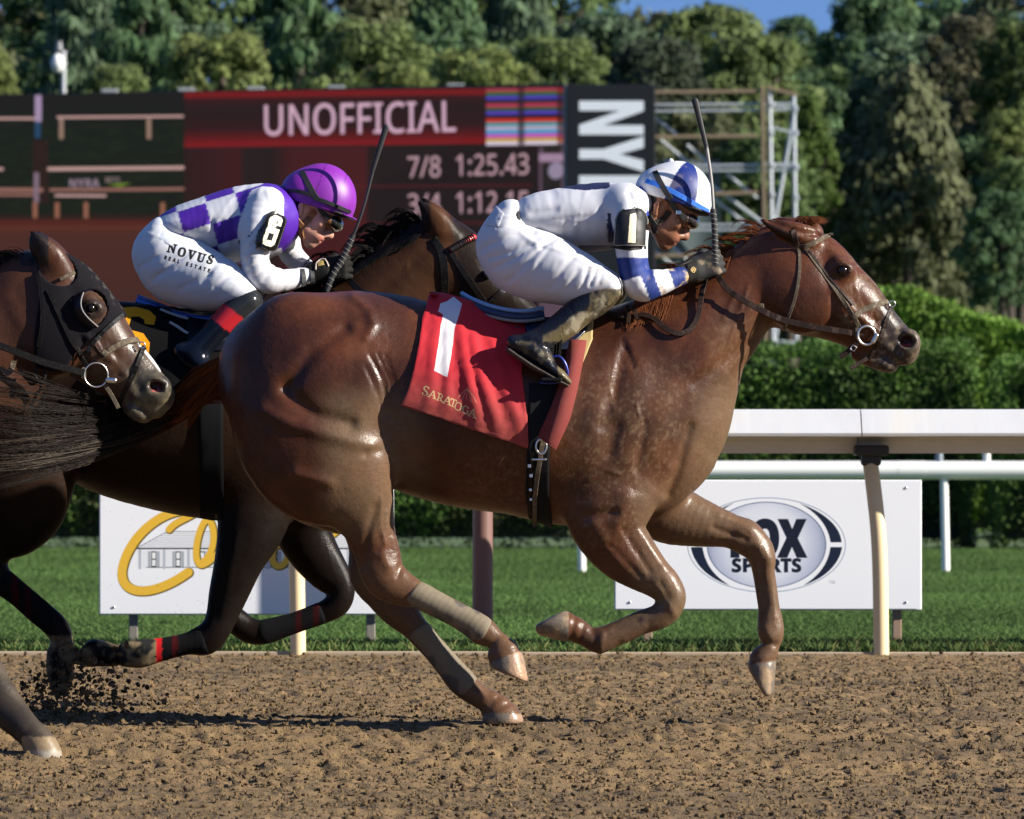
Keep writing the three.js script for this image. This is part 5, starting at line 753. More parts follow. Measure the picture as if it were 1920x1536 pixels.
// --- rider in white and blue on the leader
const rider1 = thing('person', 'rider in white and blue silks crouching on the chestnut, muddy black boots, holding whip upright', 'person', [0.3, 1.2, 0]);
const R1 = {};
{
  const z = 0, torso = [[955, 396, 1002, 448, 14.5, 0], [985, 369, 1028, 458, 16, 0], [1030, 357, 1062, 467, 17, 0], [1080, 347, 1100, 471, 18, 0], [1130, 343, 1142, 468, 18.5, 0], [1168, 345, 1176, 440, 16.5, 0], [1192, 350, 1200, 415, 10, 0]];
  const arm = (s, dx = 0) => [[1138 + dx, 372, 1206 + dx, 388, 7, 13 * s], [1148 + dx, 420, 1211 + dx, 424, 6.6, 19 * s], [1154 + dx, 466, 1208 + dx, 464, 5.6, 21 * s], [1160 + dx, 500, 1211 + dx, 500, 5.2, 21.5 * s], [1168 + dx, 536, 1217 + dx, 514, 5.2, 21 * s], [1186 + dx, 560, 1223 + dx, 511, 4.9, 20.5 * s], [1210 + dx, 558, 1232 + dx, 508, 4.6, 19.5 * s], [1237 + dx, 551, 1248 + dx, 506, 4.3, 17.5 * s], [1264 + dx, 541, 1264 + dx, 503, 3.9, 15 * s], [1290 + dx, 530, 1284 + dx, 496, 3.4, 12 * s]];
  const pelvis = [[928, 398, 988, 410, 14, 0], [908, 435, 994, 428, 17, 0], [897, 472, 1004, 450, 18, 0], [908, 508, 1020, 458, 16, 0]];
  const thigh = (s, dx = 0) => [[900, 480, 1006, 446, 9, 9 * s], [922, 522, 1034, 452, 9.5, 12 * s], [960, 540, 1066, 461, 9.5, 15 * s], [1004, 549, 1096, 476, 9, 17.5 * s], [1048, 559, 1122, 490, 8.2, 19.5 * s], [1092, 556, 1146, 508, 7.2, 21 * s], [1126 + dx, 552, 1160 + dx, 520, 6.3, 22 * s]];
  const shin = (s, dx = 0) => [[1120 + dx, 532, 1162 + dx, 560, 6.2, 22 * s], [1094 + dx, 546, 1144 + dx, 578, 6.2, 22.3 * s], [1060 + dx, 574, 1112 + dx, 596, 5.8, 22.8 * s], [1030 + dx, 601, 1082 + dx, 620, 5.0, 23.6 * s], [1004 + dx, 621, 1052 + dx, 640, 4.4, 24.6 * s], [984 + dx, 632, 1034 + dx, 654, 4.0, 25.3 * s]];
  const foot = (s, dx = 0) => [[972 + dx, 630, 956 + dx, 656, 3.4, 25.6 * s], [1006 + dx, 634, 976 + dx, 668, 3.9, 25.9 * s], [1030 + dx, 655, 1002 + dx, 683, 4.4, 26.3 * s], [1042 + dx, 682, 1026 + dx, 698, 4.6, 26.8 * s], [1058 + dx, 696, 1046 + dx, 710, 4.4, 27.2 * s], [1071 + dx, 713, 1064 + dx, 721, 3.2, 27.2 * s]];
  const ear = at(1239, 391, 0), H = headPrims(ear, 36, 1.06), skinC = [0.25, 0.105, 0.055];
  const neck = capsule(H.W(-0.02, -0.03), at(1180, 392, 0), 0.06, 0.07, { k: 0.03 });
  const bodyF = field([...[torso, pelvis].map((s) => loft(z, s, { grow: -0.014 })), ...[1, -1].flatMap((s) => [loft(z, arm(s), { grow: -0.008 }), loft(z, thigh(s), { grow: -0.012 }), loft(z, shin(s), { grow: -0.012 })]), neck, ...H.L.filter((p) => !p.cut)]);
  const headF = field([neck, ...H.L]); R1.head = headF; R1.W = H.W;
  const lip = H.W(0.1, -0.058), faceC = (x, y, zz) => { const d = Math.hypot(x - lip.x, y - lip.y), n = 0.85 + 0.3 * fbm(x * 60, y * 60, zz * 60, 2); const c = mix3(skinC, [0.24, 0.085, 0.06], 0.7 * sm(0.016, 0.008, d)); const u = (x - ear.x) * 0.588 + (y - ear.y) * 0.81, f = (x - ear.x) * 0.81 - (y - ear.y) * 0.588; const hair = f < 0.0 && u > -0.03 && Math.abs(zz) < 0.073 ? 1 : 0; return mix3(c, [0.012, 0.01, 0.009], hair).map((v) => v * n); };
  const hb = [ear.x - 0.115, ear.y - 0.16, -0.12, ear.x + 0.16, ear.y + 0.2, 0.12];
  const low = field(bodyF.prims.filter((p) => !H.L.includes(p)));
  part('body', mergeGeometries([skin(headF, 0.0035, faceC, hb), skin(low, 0.011, faceC, [-1, 0, -0.6, ear.x - 0.115, 2, 0.6])]), std(0xffffff, 0.5, { vertexColors: true }), rider1);
  // silks
  const NAVY = [0.004, 0.008, 0.055], BLUE = [0.003, 0.022, 0.17];
  const jerseyF = field([loft(z, torso, { k: 0.04 }), ...[1, -1].map((s) => loft(z, arm(s, s < 0 ? 6 : 0), { k: 0.045, cuts: [[1290, 513, 1, -0.25]] }))], { disp: folds(3, 0.0022, 34, 13, -0.2), strokes: strokes(z, [[[990, 424, 1060, 414, 1140, 410], 3, -2.5], [[1000, 405, 1040, 398], 7, -5], [[1012, 430, 1020, 452], 6, -5], [[1085, 425, 1086, 465], 6, -4], [[1060, 420, 1062, 460], 5, -3], [[1128, 400, 1150, 455], 7, -6], [[1180, 352, 1196, 395], 4, 3], [[1176, 368, 1190, 400], 4, -4], [[1190, 512, 1212, 500], 5, -4], [[1186, 528, 1214, 512], 4, -3], [[1205, 540, 1218, 514], 4, -4], [[1265, 505, 1268, 538], 2, -2.5], [[1273, 502, 1276, 534], 2, -2.5], [[1281, 500, 1285, 530], 2, -2.5]]) });
  R1.jersey = jerseyF; const armL = [1, -1].map((s) => loft(z, arm(s, s < 0 ? 6 : 0))), torL = loft(z, torso), armD = (x, y, q) => Math.min(armL[0].d(x, y, q), armL[1].d(x, y, q)), torsoD = torL.d;
  const jc = (x, y, zz, px, py, nx, ny, nz) => {
    const armSide = armD(x, y, zz) < torsoD(x, y, zz); let c = WHITE;
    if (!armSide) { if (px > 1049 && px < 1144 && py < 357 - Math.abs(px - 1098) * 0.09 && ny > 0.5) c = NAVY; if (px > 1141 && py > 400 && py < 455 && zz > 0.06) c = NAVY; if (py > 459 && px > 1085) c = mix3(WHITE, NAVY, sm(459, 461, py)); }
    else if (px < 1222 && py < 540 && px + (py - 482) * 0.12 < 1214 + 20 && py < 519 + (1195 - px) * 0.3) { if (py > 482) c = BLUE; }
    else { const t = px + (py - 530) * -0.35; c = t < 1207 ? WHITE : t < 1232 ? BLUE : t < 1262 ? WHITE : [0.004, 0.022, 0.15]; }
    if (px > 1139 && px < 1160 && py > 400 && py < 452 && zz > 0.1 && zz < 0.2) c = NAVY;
    const g = armSide ? 0.9 * sm(1225, 1270, px) + 0.55 * sm(1196, 1212, px) * sm(460, 500, py) : 0.35 * sm(430, 470, py);
    return dirtOn(mix3(c, GREYED, armSide ? 0 : 0.25 * sm(425, 460, py)), x, y, zz, g);
  };
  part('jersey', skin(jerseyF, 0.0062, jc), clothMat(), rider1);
  const brF = field([loft(z, pelvis, { k: 0.05 }), ...[1, -1].map((s) => loft(z, thigh(s, s < 0 ? 8 : 0), { k: 0.05 }))], { disp: folds(9, 0.0016, 16, 44, 0.75), strokes: strokes(z, [[[905, 470, 960, 446, 1000, 440], 5, -5], [[918, 488, 958, 478, 1000, 462], 4, -5], [[930, 505, 972, 486, 1010, 464], 4, -6], [[955, 530, 985, 500, 1018, 468], 5, -5], [[992, 540, 1010, 500, 1030, 470], 5, -4], [[1014, 470, 1040, 452], 4, -8], [[1030, 545, 1060, 505, 1080, 480], 5, -4], [[1060, 548, 1082, 515], 4, -4], [[1090, 545, 1100, 510], 4, -5], [[1104, 540, 1116, 512], 3, -5], [[1120, 538, 1128, 512], 3, -4], [[932, 432, 990, 424], 2, -3], [[940, 410, 988, 414], 2, 2], [[1000, 460, 1060, 480, 1120, 510], 2.5, 2.5], [[978, 442, 1010, 470], 5, 4]]) });
  part('breeches', skin(brF, 0.0062, (x, y, zz, px, py) => dirtOn(WHITE, x, y, zz, 0.25 * sm(1040, 1120, px))), clothMat(), rider1); R1.breeches = brF;
  const tail = [at(928, 388, 0), at(938, 400, 0.06), at(980, 408, 0.13)];
  part('waist_flap', patchOn(brF, 0, bilin([932, 386], [946, 402], [936, 426], [913, 424]), 6, 6, { lift: 3, t: 3, fallback: () => 0.02 }), clothMat({ vertexColors: false, color: lin(0.58, 0.58, 0.61) }), rider1);
  part('belt', skin(field([loft(z, [[944, 400, 992, 432, 15.6, 0], [960, 384, 1006, 450, 15.9, 0]], { cuts: [[950, 412, -1, -0.2], [978, 420, 1, -0.2]] })]), 0.008), std([0.015, 0.015, 0.018], 0.8), rider1);
  // boots
  const mud = (x, y, zz, px, py, nx, ny) => {
    const n = fbm(x * 30, y * 30, zz * 30, 4), e = (px - 1070) * 0.53 + (py - 602) * 0.85; let k = sm(-5, 3, e + 26 * (n - 0.5)) * (px > 1018 ? 1 : 0.0); if (px < 1045 && py > 640) k = 0.55 * sm(0.5, 0.64, n); if (px > 1106) k = 0.35 + 0.55 * sm(0.42, 0.56, fbm(x * 90, y * 90, zz * 90, 2));
    return mix3([0.009, 0.01, 0.016], mix3([0.12, 0.095, 0.05], [0.32, 0.28, 0.19], sm(0.5, 0.66, fbm(x * 24 + 5, y * 24, zz * 24, 3))), k * (Math.abs(zz) > 0 && zz > 0 ? 1 : 0.6));
  };
  for (const s of [1, -1]) {
    const f = field([loft(z, shin(s, s < 0 ? 10 : 0), { k: 0.02 }), loft(z, foot(s, s < 0 ? 10 : 0), { k: 0.025 })], { strokes: strokes(z, [[[978, 640, 1012, 650, 1034, 660], 4, -4, s], [[986, 672, 996, 650], 2, 2, s], [[1000, 640, 1020, 668], 3, -3, s], [[1106, 546, 1132, 578], 2, -3, s], [[1064, 574, 1078, 604], 2, -2.5, s]]) });
    if (s > 0) R1.boot = f;
    const b = part('boot', skin(f, 0.0055, mud), phys(0xffffff, 0.3, { vertexColors: true, bumpMap: grit, bumpScale: 0.0015, specularIntensity: 0.6 }), rider1);
    const sole = field([loft(z, [[957, 652, 950, 660, 3.4, 25.6 * s], [980, 668, 974, 677, 3.9, 25.9 * s], [1004, 684, 998, 693, 4.4, 26.3 * s], [1028, 698, 1024, 706, 4.6, 26.8 * s], [1048, 710, 1045, 718, 4.4, 27.2 * s], [1066, 720, 1063, 726, 3.2, 27.2 * s]].map((q) => (s < 0 ? [q[0] + 10, q[1], q[2] + 10, q[3], q[4], q[5]] : q)))]);
    part('sole', skin(sole, 0.005), std([0.05, 0.036, 0.028], 0.85), b);
  }
  // gloves
  const g1 = field([capsule(at(1282, 514, 0.125), at(1300, 507, 0.112), 0.032, 0.033, { k: 0.02 }), ...fist(1296, 509, 1346, 490, 0.105, 1)]), g2 = field(fist(1308, 512, 1356, 494, -0.09, -1)); R1.glove = g1;
  const ga = part('glove', skin(g1, 0.0042, (x, y, zz) => dirtOn([0.02, 0.02, 0.02], x, y, zz, 0.5)), std(0xffffff, 0.85, { vertexColors: true, bumpMap: weaveBump, bumpScale: 0.002 }), rider1); part('glove', skin(g2, 0.005), gloveMat, rider1);
  part('cuff_band', patchOn(g1, 0.11, bilin([1288, 495], [1307, 487], [1312, 519], [1292, 525]), 8, 8, { lift: 2, t: 2, from: 0.2 }), leatherMat([0.05, 0.048, 0.044], 0.7), ga);
  part('cuff_badge', patchOn(g1, 0.11, bilin([1293, 502], [1305, 499], [1306, 511], [1294, 513]), 6, 6, { lift: 4.2, t: 0.8, from: 0.2 }), std([1, 1, 1], 0.6, { map: canvas(64, 64, (c) => { c.fillStyle = '#1a1917'; c.fillRect(0, 0, 64, 64); c.strokeStyle = '#d9b46c'; c.lineWidth = 7; c.beginPath(); c.moveTo(30, 6); c.lineTo(8, 32); c.lineTo(30, 58); c.moveTo(34, 6); c.lineTo(56, 32); c.lineTo(34, 58); c.moveTo(20, 22); c.lineTo(44, 42); c.moveTo(20, 42); c.lineTo(44, 22); c.stroke(); }) }), ga);
  // number band
  const arch = (u, v) => { const w = v < 0.3 ? Math.sqrt(1 - ((0.3 - v) / 0.3) ** 2) : 1; return [1183 - (v - 0.5) * 3 + (u - 0.5) * 53 * (0.12 + 0.88 * w), 394 + v * 68]; };
  part('arm_number', patchOn(jerseyF, 0, arch, 18, 20, { lift: 8, t: 4, from: 0.5 }), std([1, 1, 1], 0.55, { map: canvas(256, 330, (c, W, H) => { c.fillStyle = '#0a0b0c'; c.fillRect(0, 0, W, H); c.strokeStyle = '#b9b4a6'; c.lineWidth = 4; c.strokeRect(8, 6, W - 16, H - 14); c.fillStyle = '#eadcb8'; c.beginPath(); c.moveTo(112, 52); c.lineTo(160, 46); c.lineTo(160, 300); c.lineTo(106, 300); c.fill(); for (let i = 0; i < 260; i++) { c.fillStyle = 'rgba(170,160,135,' + (0.1 + 0.35 * rnd()) + ')'; const x = 168 + rnd() * 72, y = 315 - rnd() * rnd() * 150; c.fillRect(x, y, 1 + rnd() * 3, 1 + rnd() * 2); } }) }), rider1);
  part('arm_strap', strap(jerseyF, 0, [1150, 462, 1168, 465, 1190, 466, 1210, 464], 0.012, { lift: 2.5, from: 0.5 }), M.blackLeather, rider1);
  // helmet
  const helmF = field([ball(1267, 373, 0, 12.2, 12.8, 10.4, { turn: 20, k: 0.01 }), ball(1226, 352, 0, 5.5, 5, 8.6, { turn: 20, k: 0.05 })], { cutter: (d, x, y) => { const a = at(1204, 364, 0), b = at(1332, 402, 0), nx = -(b.y - a.y), ny = b.x - a.x, l = Math.hypot(nx, ny); return Math.max(d, -((x - a.x) * nx + (y - a.y) * ny) / l); } }); R1.helmet = helmF;
  const hc = (x, y, zz, px, py, nx, ny, nz) => { const e = (px - 1267) * 0.94 + (py - 373) * 0.34, q = -(px - 1267) * 0.34 + (py - 373) * 0.94, sec = e / Math.sqrt(Math.max(0.05, 1 - Math.min(1, (q / 74) ** 2))) / 70; let blue = sec > -0.28 && sec < 0.52; if (q > 14) blue = sec > -0.42 && sec < 0.30; if (zz < 0) blue = !blue; return dirtOn(blue ? [0.003, 0.018, 0.15] : [0.62, 0.62, 0.64], x, y, zz, 0.25); };
  const hm = part('helmet', skin(helmF, 0.0045, hc), phys(0xffffff, 0.5, { vertexColors: true, bumpMap: weaveBump, bumpScale: 0.0004 }), rider1);
  part('peak', skin(field([ball(1318, 397, 0, 4.4, 0.55, 8.2, { turn: 19 })]), 0.004), std([0.03, 0.07, 0.36], 0.5), hm);
  part('brim_lining', skin(field([ball(1296, 392, 0, 6.8, 1.3, 9.2, { turn: 18 })]), 0.005), std([0.01, 0.01, 0.011], 0.7), hm);
  part('helmet_band', strap(helmF, 0, [1211, 339, 1232, 346, 1256, 357, 1284, 372, 1312, 388, 1328, 397], 0.017, { lift: 1.5, t: 2 }), std([0.03, 0.16, 0.62], 0.55), hm);
  part('helmet_button', new THREE.SphereGeometry(0.009, 12, 8).translate(at(1258, 302, 0).x, at(1258, 302, 0).y, 0), std([0.8, 0.8, 0.8], 0.5), hm);
  const gg = part('goggles', skin(field([ball(1291, 412, 0, 4.1, 2.9, 7.0, { turn: 40 })]), 0.0035), phys([0.03, 0.026, 0.024], 0.07, { clearcoat: 1, clearcoatRoughness: 0.04 }), rider1);
  part('goggle_frame', skin(field([ball(1284, 410, 0, 3.7, 3.4, 7.3, { turn: 40 }), { ...ball(1298, 415, 0, 4.0, 2.7, 7.1, { turn: 40 }), cut: 1, k: 0.004 }]), 0.0035), std([0.16, 0.075, 0.05], 0.35), gg);
  part('goggle_strap', mergeGeometries([strap(helmF, 0, [1228, 322, 1238, 342, 1250, 362, 1258, 374], 0.019, { lift: 3, t: 2.5 }), strap(headF, 0, [1256, 370, 1266, 388, 1276, 402, 1284, 410], 0.018, { lift: 16, t: 2.5 })]), std([0.012, 0.012, 0.012], 0.65), gg);
  part('goggle_buckle', boxAt(at(1271, 401, 0).x, at(1271, 401, 0).y, 0.088, 0.018, 0.014, 0.006, 0.002), M.steel, gg);
  part('chin_strap', mergeGeometries([strap(headF, 0, [1212, 372, 1214, 392, 1222, 412, 1229, 422], 0.017, { lift: 6, t: 5 }), strap(headF, 0, [1254, 396, 1245, 408, 1232, 416, 1226, 424, 1229, 436], 0.019, { lift: 4, t: 5 })]), std([0.016, 0.016, 0.016], 0.6), rider1);
  part('collar', strap(field([neck, loft(z, torso)]), 0, [1203, 352, 1205, 372, 1208, 392, 1210, 404], 0.02, { lift: 6, t: 5 }), std([0.02, 0.05, 0.35], 0.6), rider1);
}
function crop(label, pts, handle, flap, z, grip) {
  const V = (a) => Array.from({ length: a.length / 2 }, (_, i) => at(a[2 * i], a[2 * i + 1], z)), P = V(pts), h = V(handle), t = thing('riding_crop', label, 'whip', [P[0].x, P[0].y, z]);
  part('shaft', tube(P, 0.0055, 30, 8), std(grip, 0.5), t); part('grip', tube(h, 0.0105, 30, 10), std([0.02, 0.02, 0.02], 0.75), t);
  const rings = [], c = new THREE.CatmullRomCurve3(h); for (let i = 1; i < 12; i++) { const p = c.getPoint(i / 12), q = c.getTangent(i / 12), g = new THREE.TorusGeometry(0.0108, 0.0012, 6, 14); g.applyQuaternion(new THREE.Quaternion().setFromUnitVectors(new THREE.Vector3(0, 0, 1), q.clone().add(new THREE.Vector3(0.25, 0, 0)).normalize())); rings.push(g.translate(p.x, p.y, p.z)); }
  part('wrap', mergeGeometries(rings), std([0.25, 0.24, 0.22], 0.6), t);
  const f = V(flap), d = f[1].clone().sub(f[0]), g = new THREE.CapsuleGeometry(0.011, d.length() - 0.02, 6, 12); g.scale(1, 1, 0.5); const q = g.attributes.position; for (let i = 0; i < q.count; i++) { const k = 0.62 + 0.38 * sm(-0.5, 0.1, q.getY(i) / d.length()); q.setX(i, q.getX(i) * k); }
  g.applyQuaternion(new THREE.Quaternion().setFromUnitVectors(new THREE.Vector3(0, 1, 0), d.clone().normalize())); const m = f[0].clone().add(f[1]).multiplyScalar(0.5); part('flap', g.translate(m.x, m.y, m.z), std([0.014, 0.014, 0.015], 0.6), t);
}
crop('dark whip with pale shaft held upright before the front rider face', [1341, 470, 1338, 400, 1334, 340, 1325, 275], [1342, 500, 1341, 470, 1340, 430, 1337, 392], [1326, 282, 1302, 184], 0.12, [0.28, 0.27, 0.25]);
// --- hair, bandages and tack of the leader
{
  seed = 501;
  const hr = (x) => mix3([0.10, 0.028, 0.010], [0.22, 0.068, 0.02], x), z = 0;
  // mane: short tufts blown back off the crest, and the part lying on the near side
  const m = new Hair(), crest = [1232, 545, 1270, 524, 1310, 500, 1345, 480, 1380, 457, 1415, 440, 1450, 430, 1480, 424];
  for (let i = 0; i < 90; i++) {
    const t = rnd(), [px, py] = polyAt(crest, t), b = at(px + rr(-3, 3), py + rr(3, 9), rr(-0.025, 0.03)), tuft = Math.sin(t * 34) * 0.5 + 0.5, L = rr(0.05, 0.12) * (0.6 + 0.7 * tuft) * (t > 0.9 ? 0.6 : 1), up = rr(0.1, 0.8) * tuft + 0.08, cu = rr(-0.6, 0.5), P = [];
    for (let k = 0; k <= 5; k++) { const f = k / 5; P.push(b.clone().add(new THREE.Vector3(-L * f * 1.05, L * (up * Math.sin(f * 2.2) * 0.8 + 0.25 * cu * f * f) - 0.16 * f * f * L, (b.z > 0 ? 0.02 : -0.015) * f))); }
    m.lock(new THREE.CatmullRomCurve3(P), 7, 16, 0.006, 0.0013, (q) => hr(q), 0.45);
  }
  for (let i = 0; i < 520; i++) {                                  // flat on the neck by the withers and behind the hand
    const near = rnd() < 0.6, px = near ? rr(1190, 1262) : rr(1336, 1372), py = near ? 562 - (px - 1190) * 0.25 + rr(-6, 6) : 468 + (1372 - px) * 0.5 + rr(-3, 5), n = 6, P = [], len = near ? rr(24, 58) : rr(14, 36); let bad = 0;
    for (let k = 0; k <= n; k++) { const f = k / n, p = at(px - len * 0.32 * f + rr(-1, 1), py + len * f, 0), zz = H1.front(p.x, p.y, 0.5); if (zz === null) { bad = 1; break; } P.push(new THREE.Vector3(p.x, p.y, zz + 0.006 + 0.004 * Math.sin(f * 3) * rnd())); }
    if (!bad) m.strand(P, 0.0017, 0.0005, hr(rnd()));
  }
  for (let i = 0; i < 260; i++) { const b = at(rr(1495, 1528), rr(414, 424), rr(-0.03, 0.03)), P = [b], dir = rr(-1, 1); for (let k = 1; k <= 4; k++) { const f = k / 4; P.push(b.clone().add(new THREE.Vector3((dir * 0.035 + 0.012) * f, 0.02 * Math.sin(f * 2.6) - 0.006 * f, rr(-0.003, 0.003)))); } m.strand(P, 0.0015, 0.0005, hr(rnd() * 0.7)); }
  part('mane', m.build(), M.hair, lead);
  // tail: chestnut at the dock, long dark ends streaming back
  const tl = new Hair();
  for (let i = 0; i < 150; i++) {
    const q = rnd(), upper = i < 44, w = rr(-1, 1), sz = rr(-0.03, 0.03), y2 = rr(-14, 14);
    const pts = upper ? [[440 + rr(-6, 4), 662 + rr(-10, 26)], [404 + rr(-8, 8), 676 + q * 34], [368 + rr(-12, 12), 692 + q * 72], [340 + rr(-26, 20), 716 + q * 92]] : [[442 + rr(-6, 4), 690 + rr(-24, 60)], [380, 722 + w * 34], [310, 772 + w * 30], [230, 792 + w * 42 + rr(-9, 9)], [140, 806 + w * 56 + y2], [40, 806 + w * 78 + y2 * 1.5 + rr(-16, 16)], [-60 - rr(0, 160), 800 + w * 118 + rr(-40, 40)]];
    const zs = upper ? [0, -0.01, -0.03, -0.05] : [-0.02, -0.04, -0.07, -0.02, 0.16, 0.30, 0.36], c = new THREE.CatmullRomCurve3(pts.map(([x, y], k) => at(x, y, zs[k] + sz + rr(-0.012, 0.012)))), pale = !upper && w > 0.25 && rnd() < 0.5;
    if (upper) tl.lock(c, 8, 20, 0.012, 0.0015, () => mix3([0.25, 0.075, 0.02], [0.10, 0.032, 0.012], rnd()), 0.25);
    else tl.lock(c, 18, 17, 0.014, 0.0014, (g) => (f) => mix3(mix3([0.13, 0.038, 0.014], [0.011, 0.008, 0.007], sm(0.25, 0.55, f + 0.12 * g)), [0.16, 0.125, 0.095], (pale ? 0.8 : 0.1) * g * sm(0.4, 0.8, f)), 0.5);
  }
  part('tail', tl.build(), M.hair, lead);
  // bandages on the hind cannons
  const wrapC = (dx) => (x, y, zz, px, py) => { const n = fbm(x * 30, y * 30, zz * 30, 3), c = mix3([0.13, 0.105, 0.068], [0.18, 0.142, 0.09], n); return mix3(c, [0.035, 0.036, 0.036], sm(0.5, 0.62, fbm(x * 14 + dx, y * 14, zz * 9, 3)) * 0.75); };
  const turns = (ax, ay, bx, by) => { const a = at(ax, ay, 0), b = at(bx, by, 0), d = b.clone().sub(a).normalize(); return (x, y, zz) => { const t = (x - a.x) * d.x + (y - a.y) * d.y + 0.25 * zz; return 0.0003 * Math.sin(t * 310) + 0.001 * vn(x * 40, y * 40, zz * 40); }; };
  part('leg_wrap', skin(field([loft(z, [[783, 1091, 745, 1122, 4.4, 13], [810, 1104, 768, 1132, 4.2, 13], [845, 1121, 816, 1158, 3.9, 13], [886, 1142, 856, 1180, 3.9, 13], [914, 1157, 886, 1202, 4.3, 13], [930, 1174, 908, 1212, 3.9, 13]], { cuts: [[772, 1108, -1, -0.75], [912, 1186, 1, 0.62]] })], { disp: turns(772, 1108, 912, 1186) }), 0.005, wrapC(0)), clothMat(), lead, 'dusty grey brown bandage on the near hind leg');
  part('leg_wrap', skin(field([loft(z, [[792, 1160, 744, 1172, 4.4, -13], [803, 1171, 758, 1186, 4.2, -13], [830, 1202, 794, 1227, 3.9, -13], [858, 1232, 824, 1264, 3.9, -13], [886, 1262, 850, 1298, 4.2, -13], [904, 1284, 876, 1314, 3.9, -13]], { cuts: [[780, 1180, -0.72, -1], [880, 1296, 0.9, 0.8]] })], { disp: turns(780, 1180, 880, 1296) }), 0.005, wrapC(7)), clothMat(), lead, 'dusty tan bandage on the far hind leg');
}
{
  // bridle: every strap, the ring bit and the reins
  const z = 0, b = thing('bridle', 'dusty brown leather bridle with steel ring bit and reins on the chestnut leader', 'bridle', [at(1560, 540).x, at(1560, 540).y, 0]), S = (px, w, o) => strap(H1, z, px, w, { far: true, lift: 3, t: 4.5, ...o });
  const brown = M.brownLeather, dusty = M.dustyLeather;
  part('browband', S([1510, 462, 1526, 455, 1543, 447, 1561, 439], 0.017), dusty, b); part('cheekpiece', S([1511, 464, 1528, 492, 1556, 530, 1582, 565, 1603, 598, 1611, 614], 0.015, { n: 22 }), dusty, b); part('cheekpiece', S([1516, 470, 1544, 508, 1572, 542, 1598, 572], 0.008, { n: 18, lift: 5 }), brown, b);
  part('headpiece', S([1485, 430, 1490, 444, 1496, 462, 1510, 463], 0.02), brown, b); part('throatlash', S([1492, 452, 1499, 478, 1498, 520, 1490, 562, 1477, 598, 1470, 618], 0.011, { n: 20 }), dusty, b);
  part('noseband', S([1601, 594, 1614, 584, 1634, 575, 1652, 569, 1664, 567], 0.02, { n: 14, lift: 4 }), dusty, b); part('drop_strap', S([1670, 574, 1662, 600, 1654, 624, 1642, 650, 1632, 672], 0.013, { n: 14, lift: 4 }), brown, b);
  part('noseband_ring', new THREE.TorusGeometry(0.010, 0.002, 8, 20).translate(at(1673, 570, 0.045).x, at(1673, 570, 0.045).y, 0.05), M.steel, b);
  for (const s of [1, -1]) {
    const c = at(1625, 629, s * 0.085); part('bit_ring', new THREE.TorusGeometry(0.031, 0.0046, 12, 40).rotateY(s * 0.25).translate(c.x, c.y, s * 0.082), M.steel, b);
    part('bit_cheek', new THREE.CapsuleGeometry(0.009, 0.022, 6, 12).rotateZ(-0.5).translate(at(1637, 636, 0).x, at(1637, 636, 0).y, s * 0.082), M.steel, b);
    part('keeper', boxAt(at(1604, 626).x, at(1604, 626).y, s * 0.085, 0.017, 0.036, 0.012, 0.004), dusty, b);
  }
  part('curb_strap', strap(H1, z, [1609, 642, 1598, 652, 1586, 662, 1575, 670], 0.018, { free: () => 0.085 }), brown, b); part('buckle', mergeGeometries([new THREE.TorusGeometry(0.011, 0.0018, 6, 4).rotateZ(0.2).translate(at(1597, 654).x, at(1597, 654).y, 0.093)]), M.steel, b);
  part('strap_end', strap(H1, z, [1632, 668, 1620, 676, 1606, 684, 1595, 692], 0.014, { free: (t) => 0.035 + 0.02 * t }), brown, b);
  part('rein', strap(H1, z, [1600, 626, 1585, 623, 1540, 616, 1477, 603, 1449, 593, 1425, 581, 1391, 562, 1362, 541, 1343, 512], 0.021, { n: 30, lift: 9, free: (t) => [0.09, 0.115, 0.12, 0.118, 0.125, 0.13, 0.135, 0.13, 0.10][Math.min(8, Math.round(t * 8))] }), brown, b);
  part('rein_stop', boxAt(at(1424, 580).x, at(1424, 580).y, 0.133, 0.018, 0.03, 0.012, 0.003), dusty, b);
  part('rein', strap(H1, z, [1328, 512, 1322, 532, 1316, 556, 1311, 584, 1301, 608, 1288, 622, 1268, 627, 1246, 616, 1226, 600, 1206, 594, 1186, 598, 1160, 597, 1138, 590, 1122, 580], 0.019, { n: 40, lift: 12, from: 0.5 }), brown, b, 'slack end of the rein looped over the neck');
  part('rein_keeper', mergeGeometries([strap(H1, z, [1178, 580, 1180, 596, 1178, 612], 0.013, { lift: 16 }), strap(H1, z, [1192, 580, 1192, 594, 1196, 606], 0.013, { lift: 18 })]), M.brownLeather, b);
}
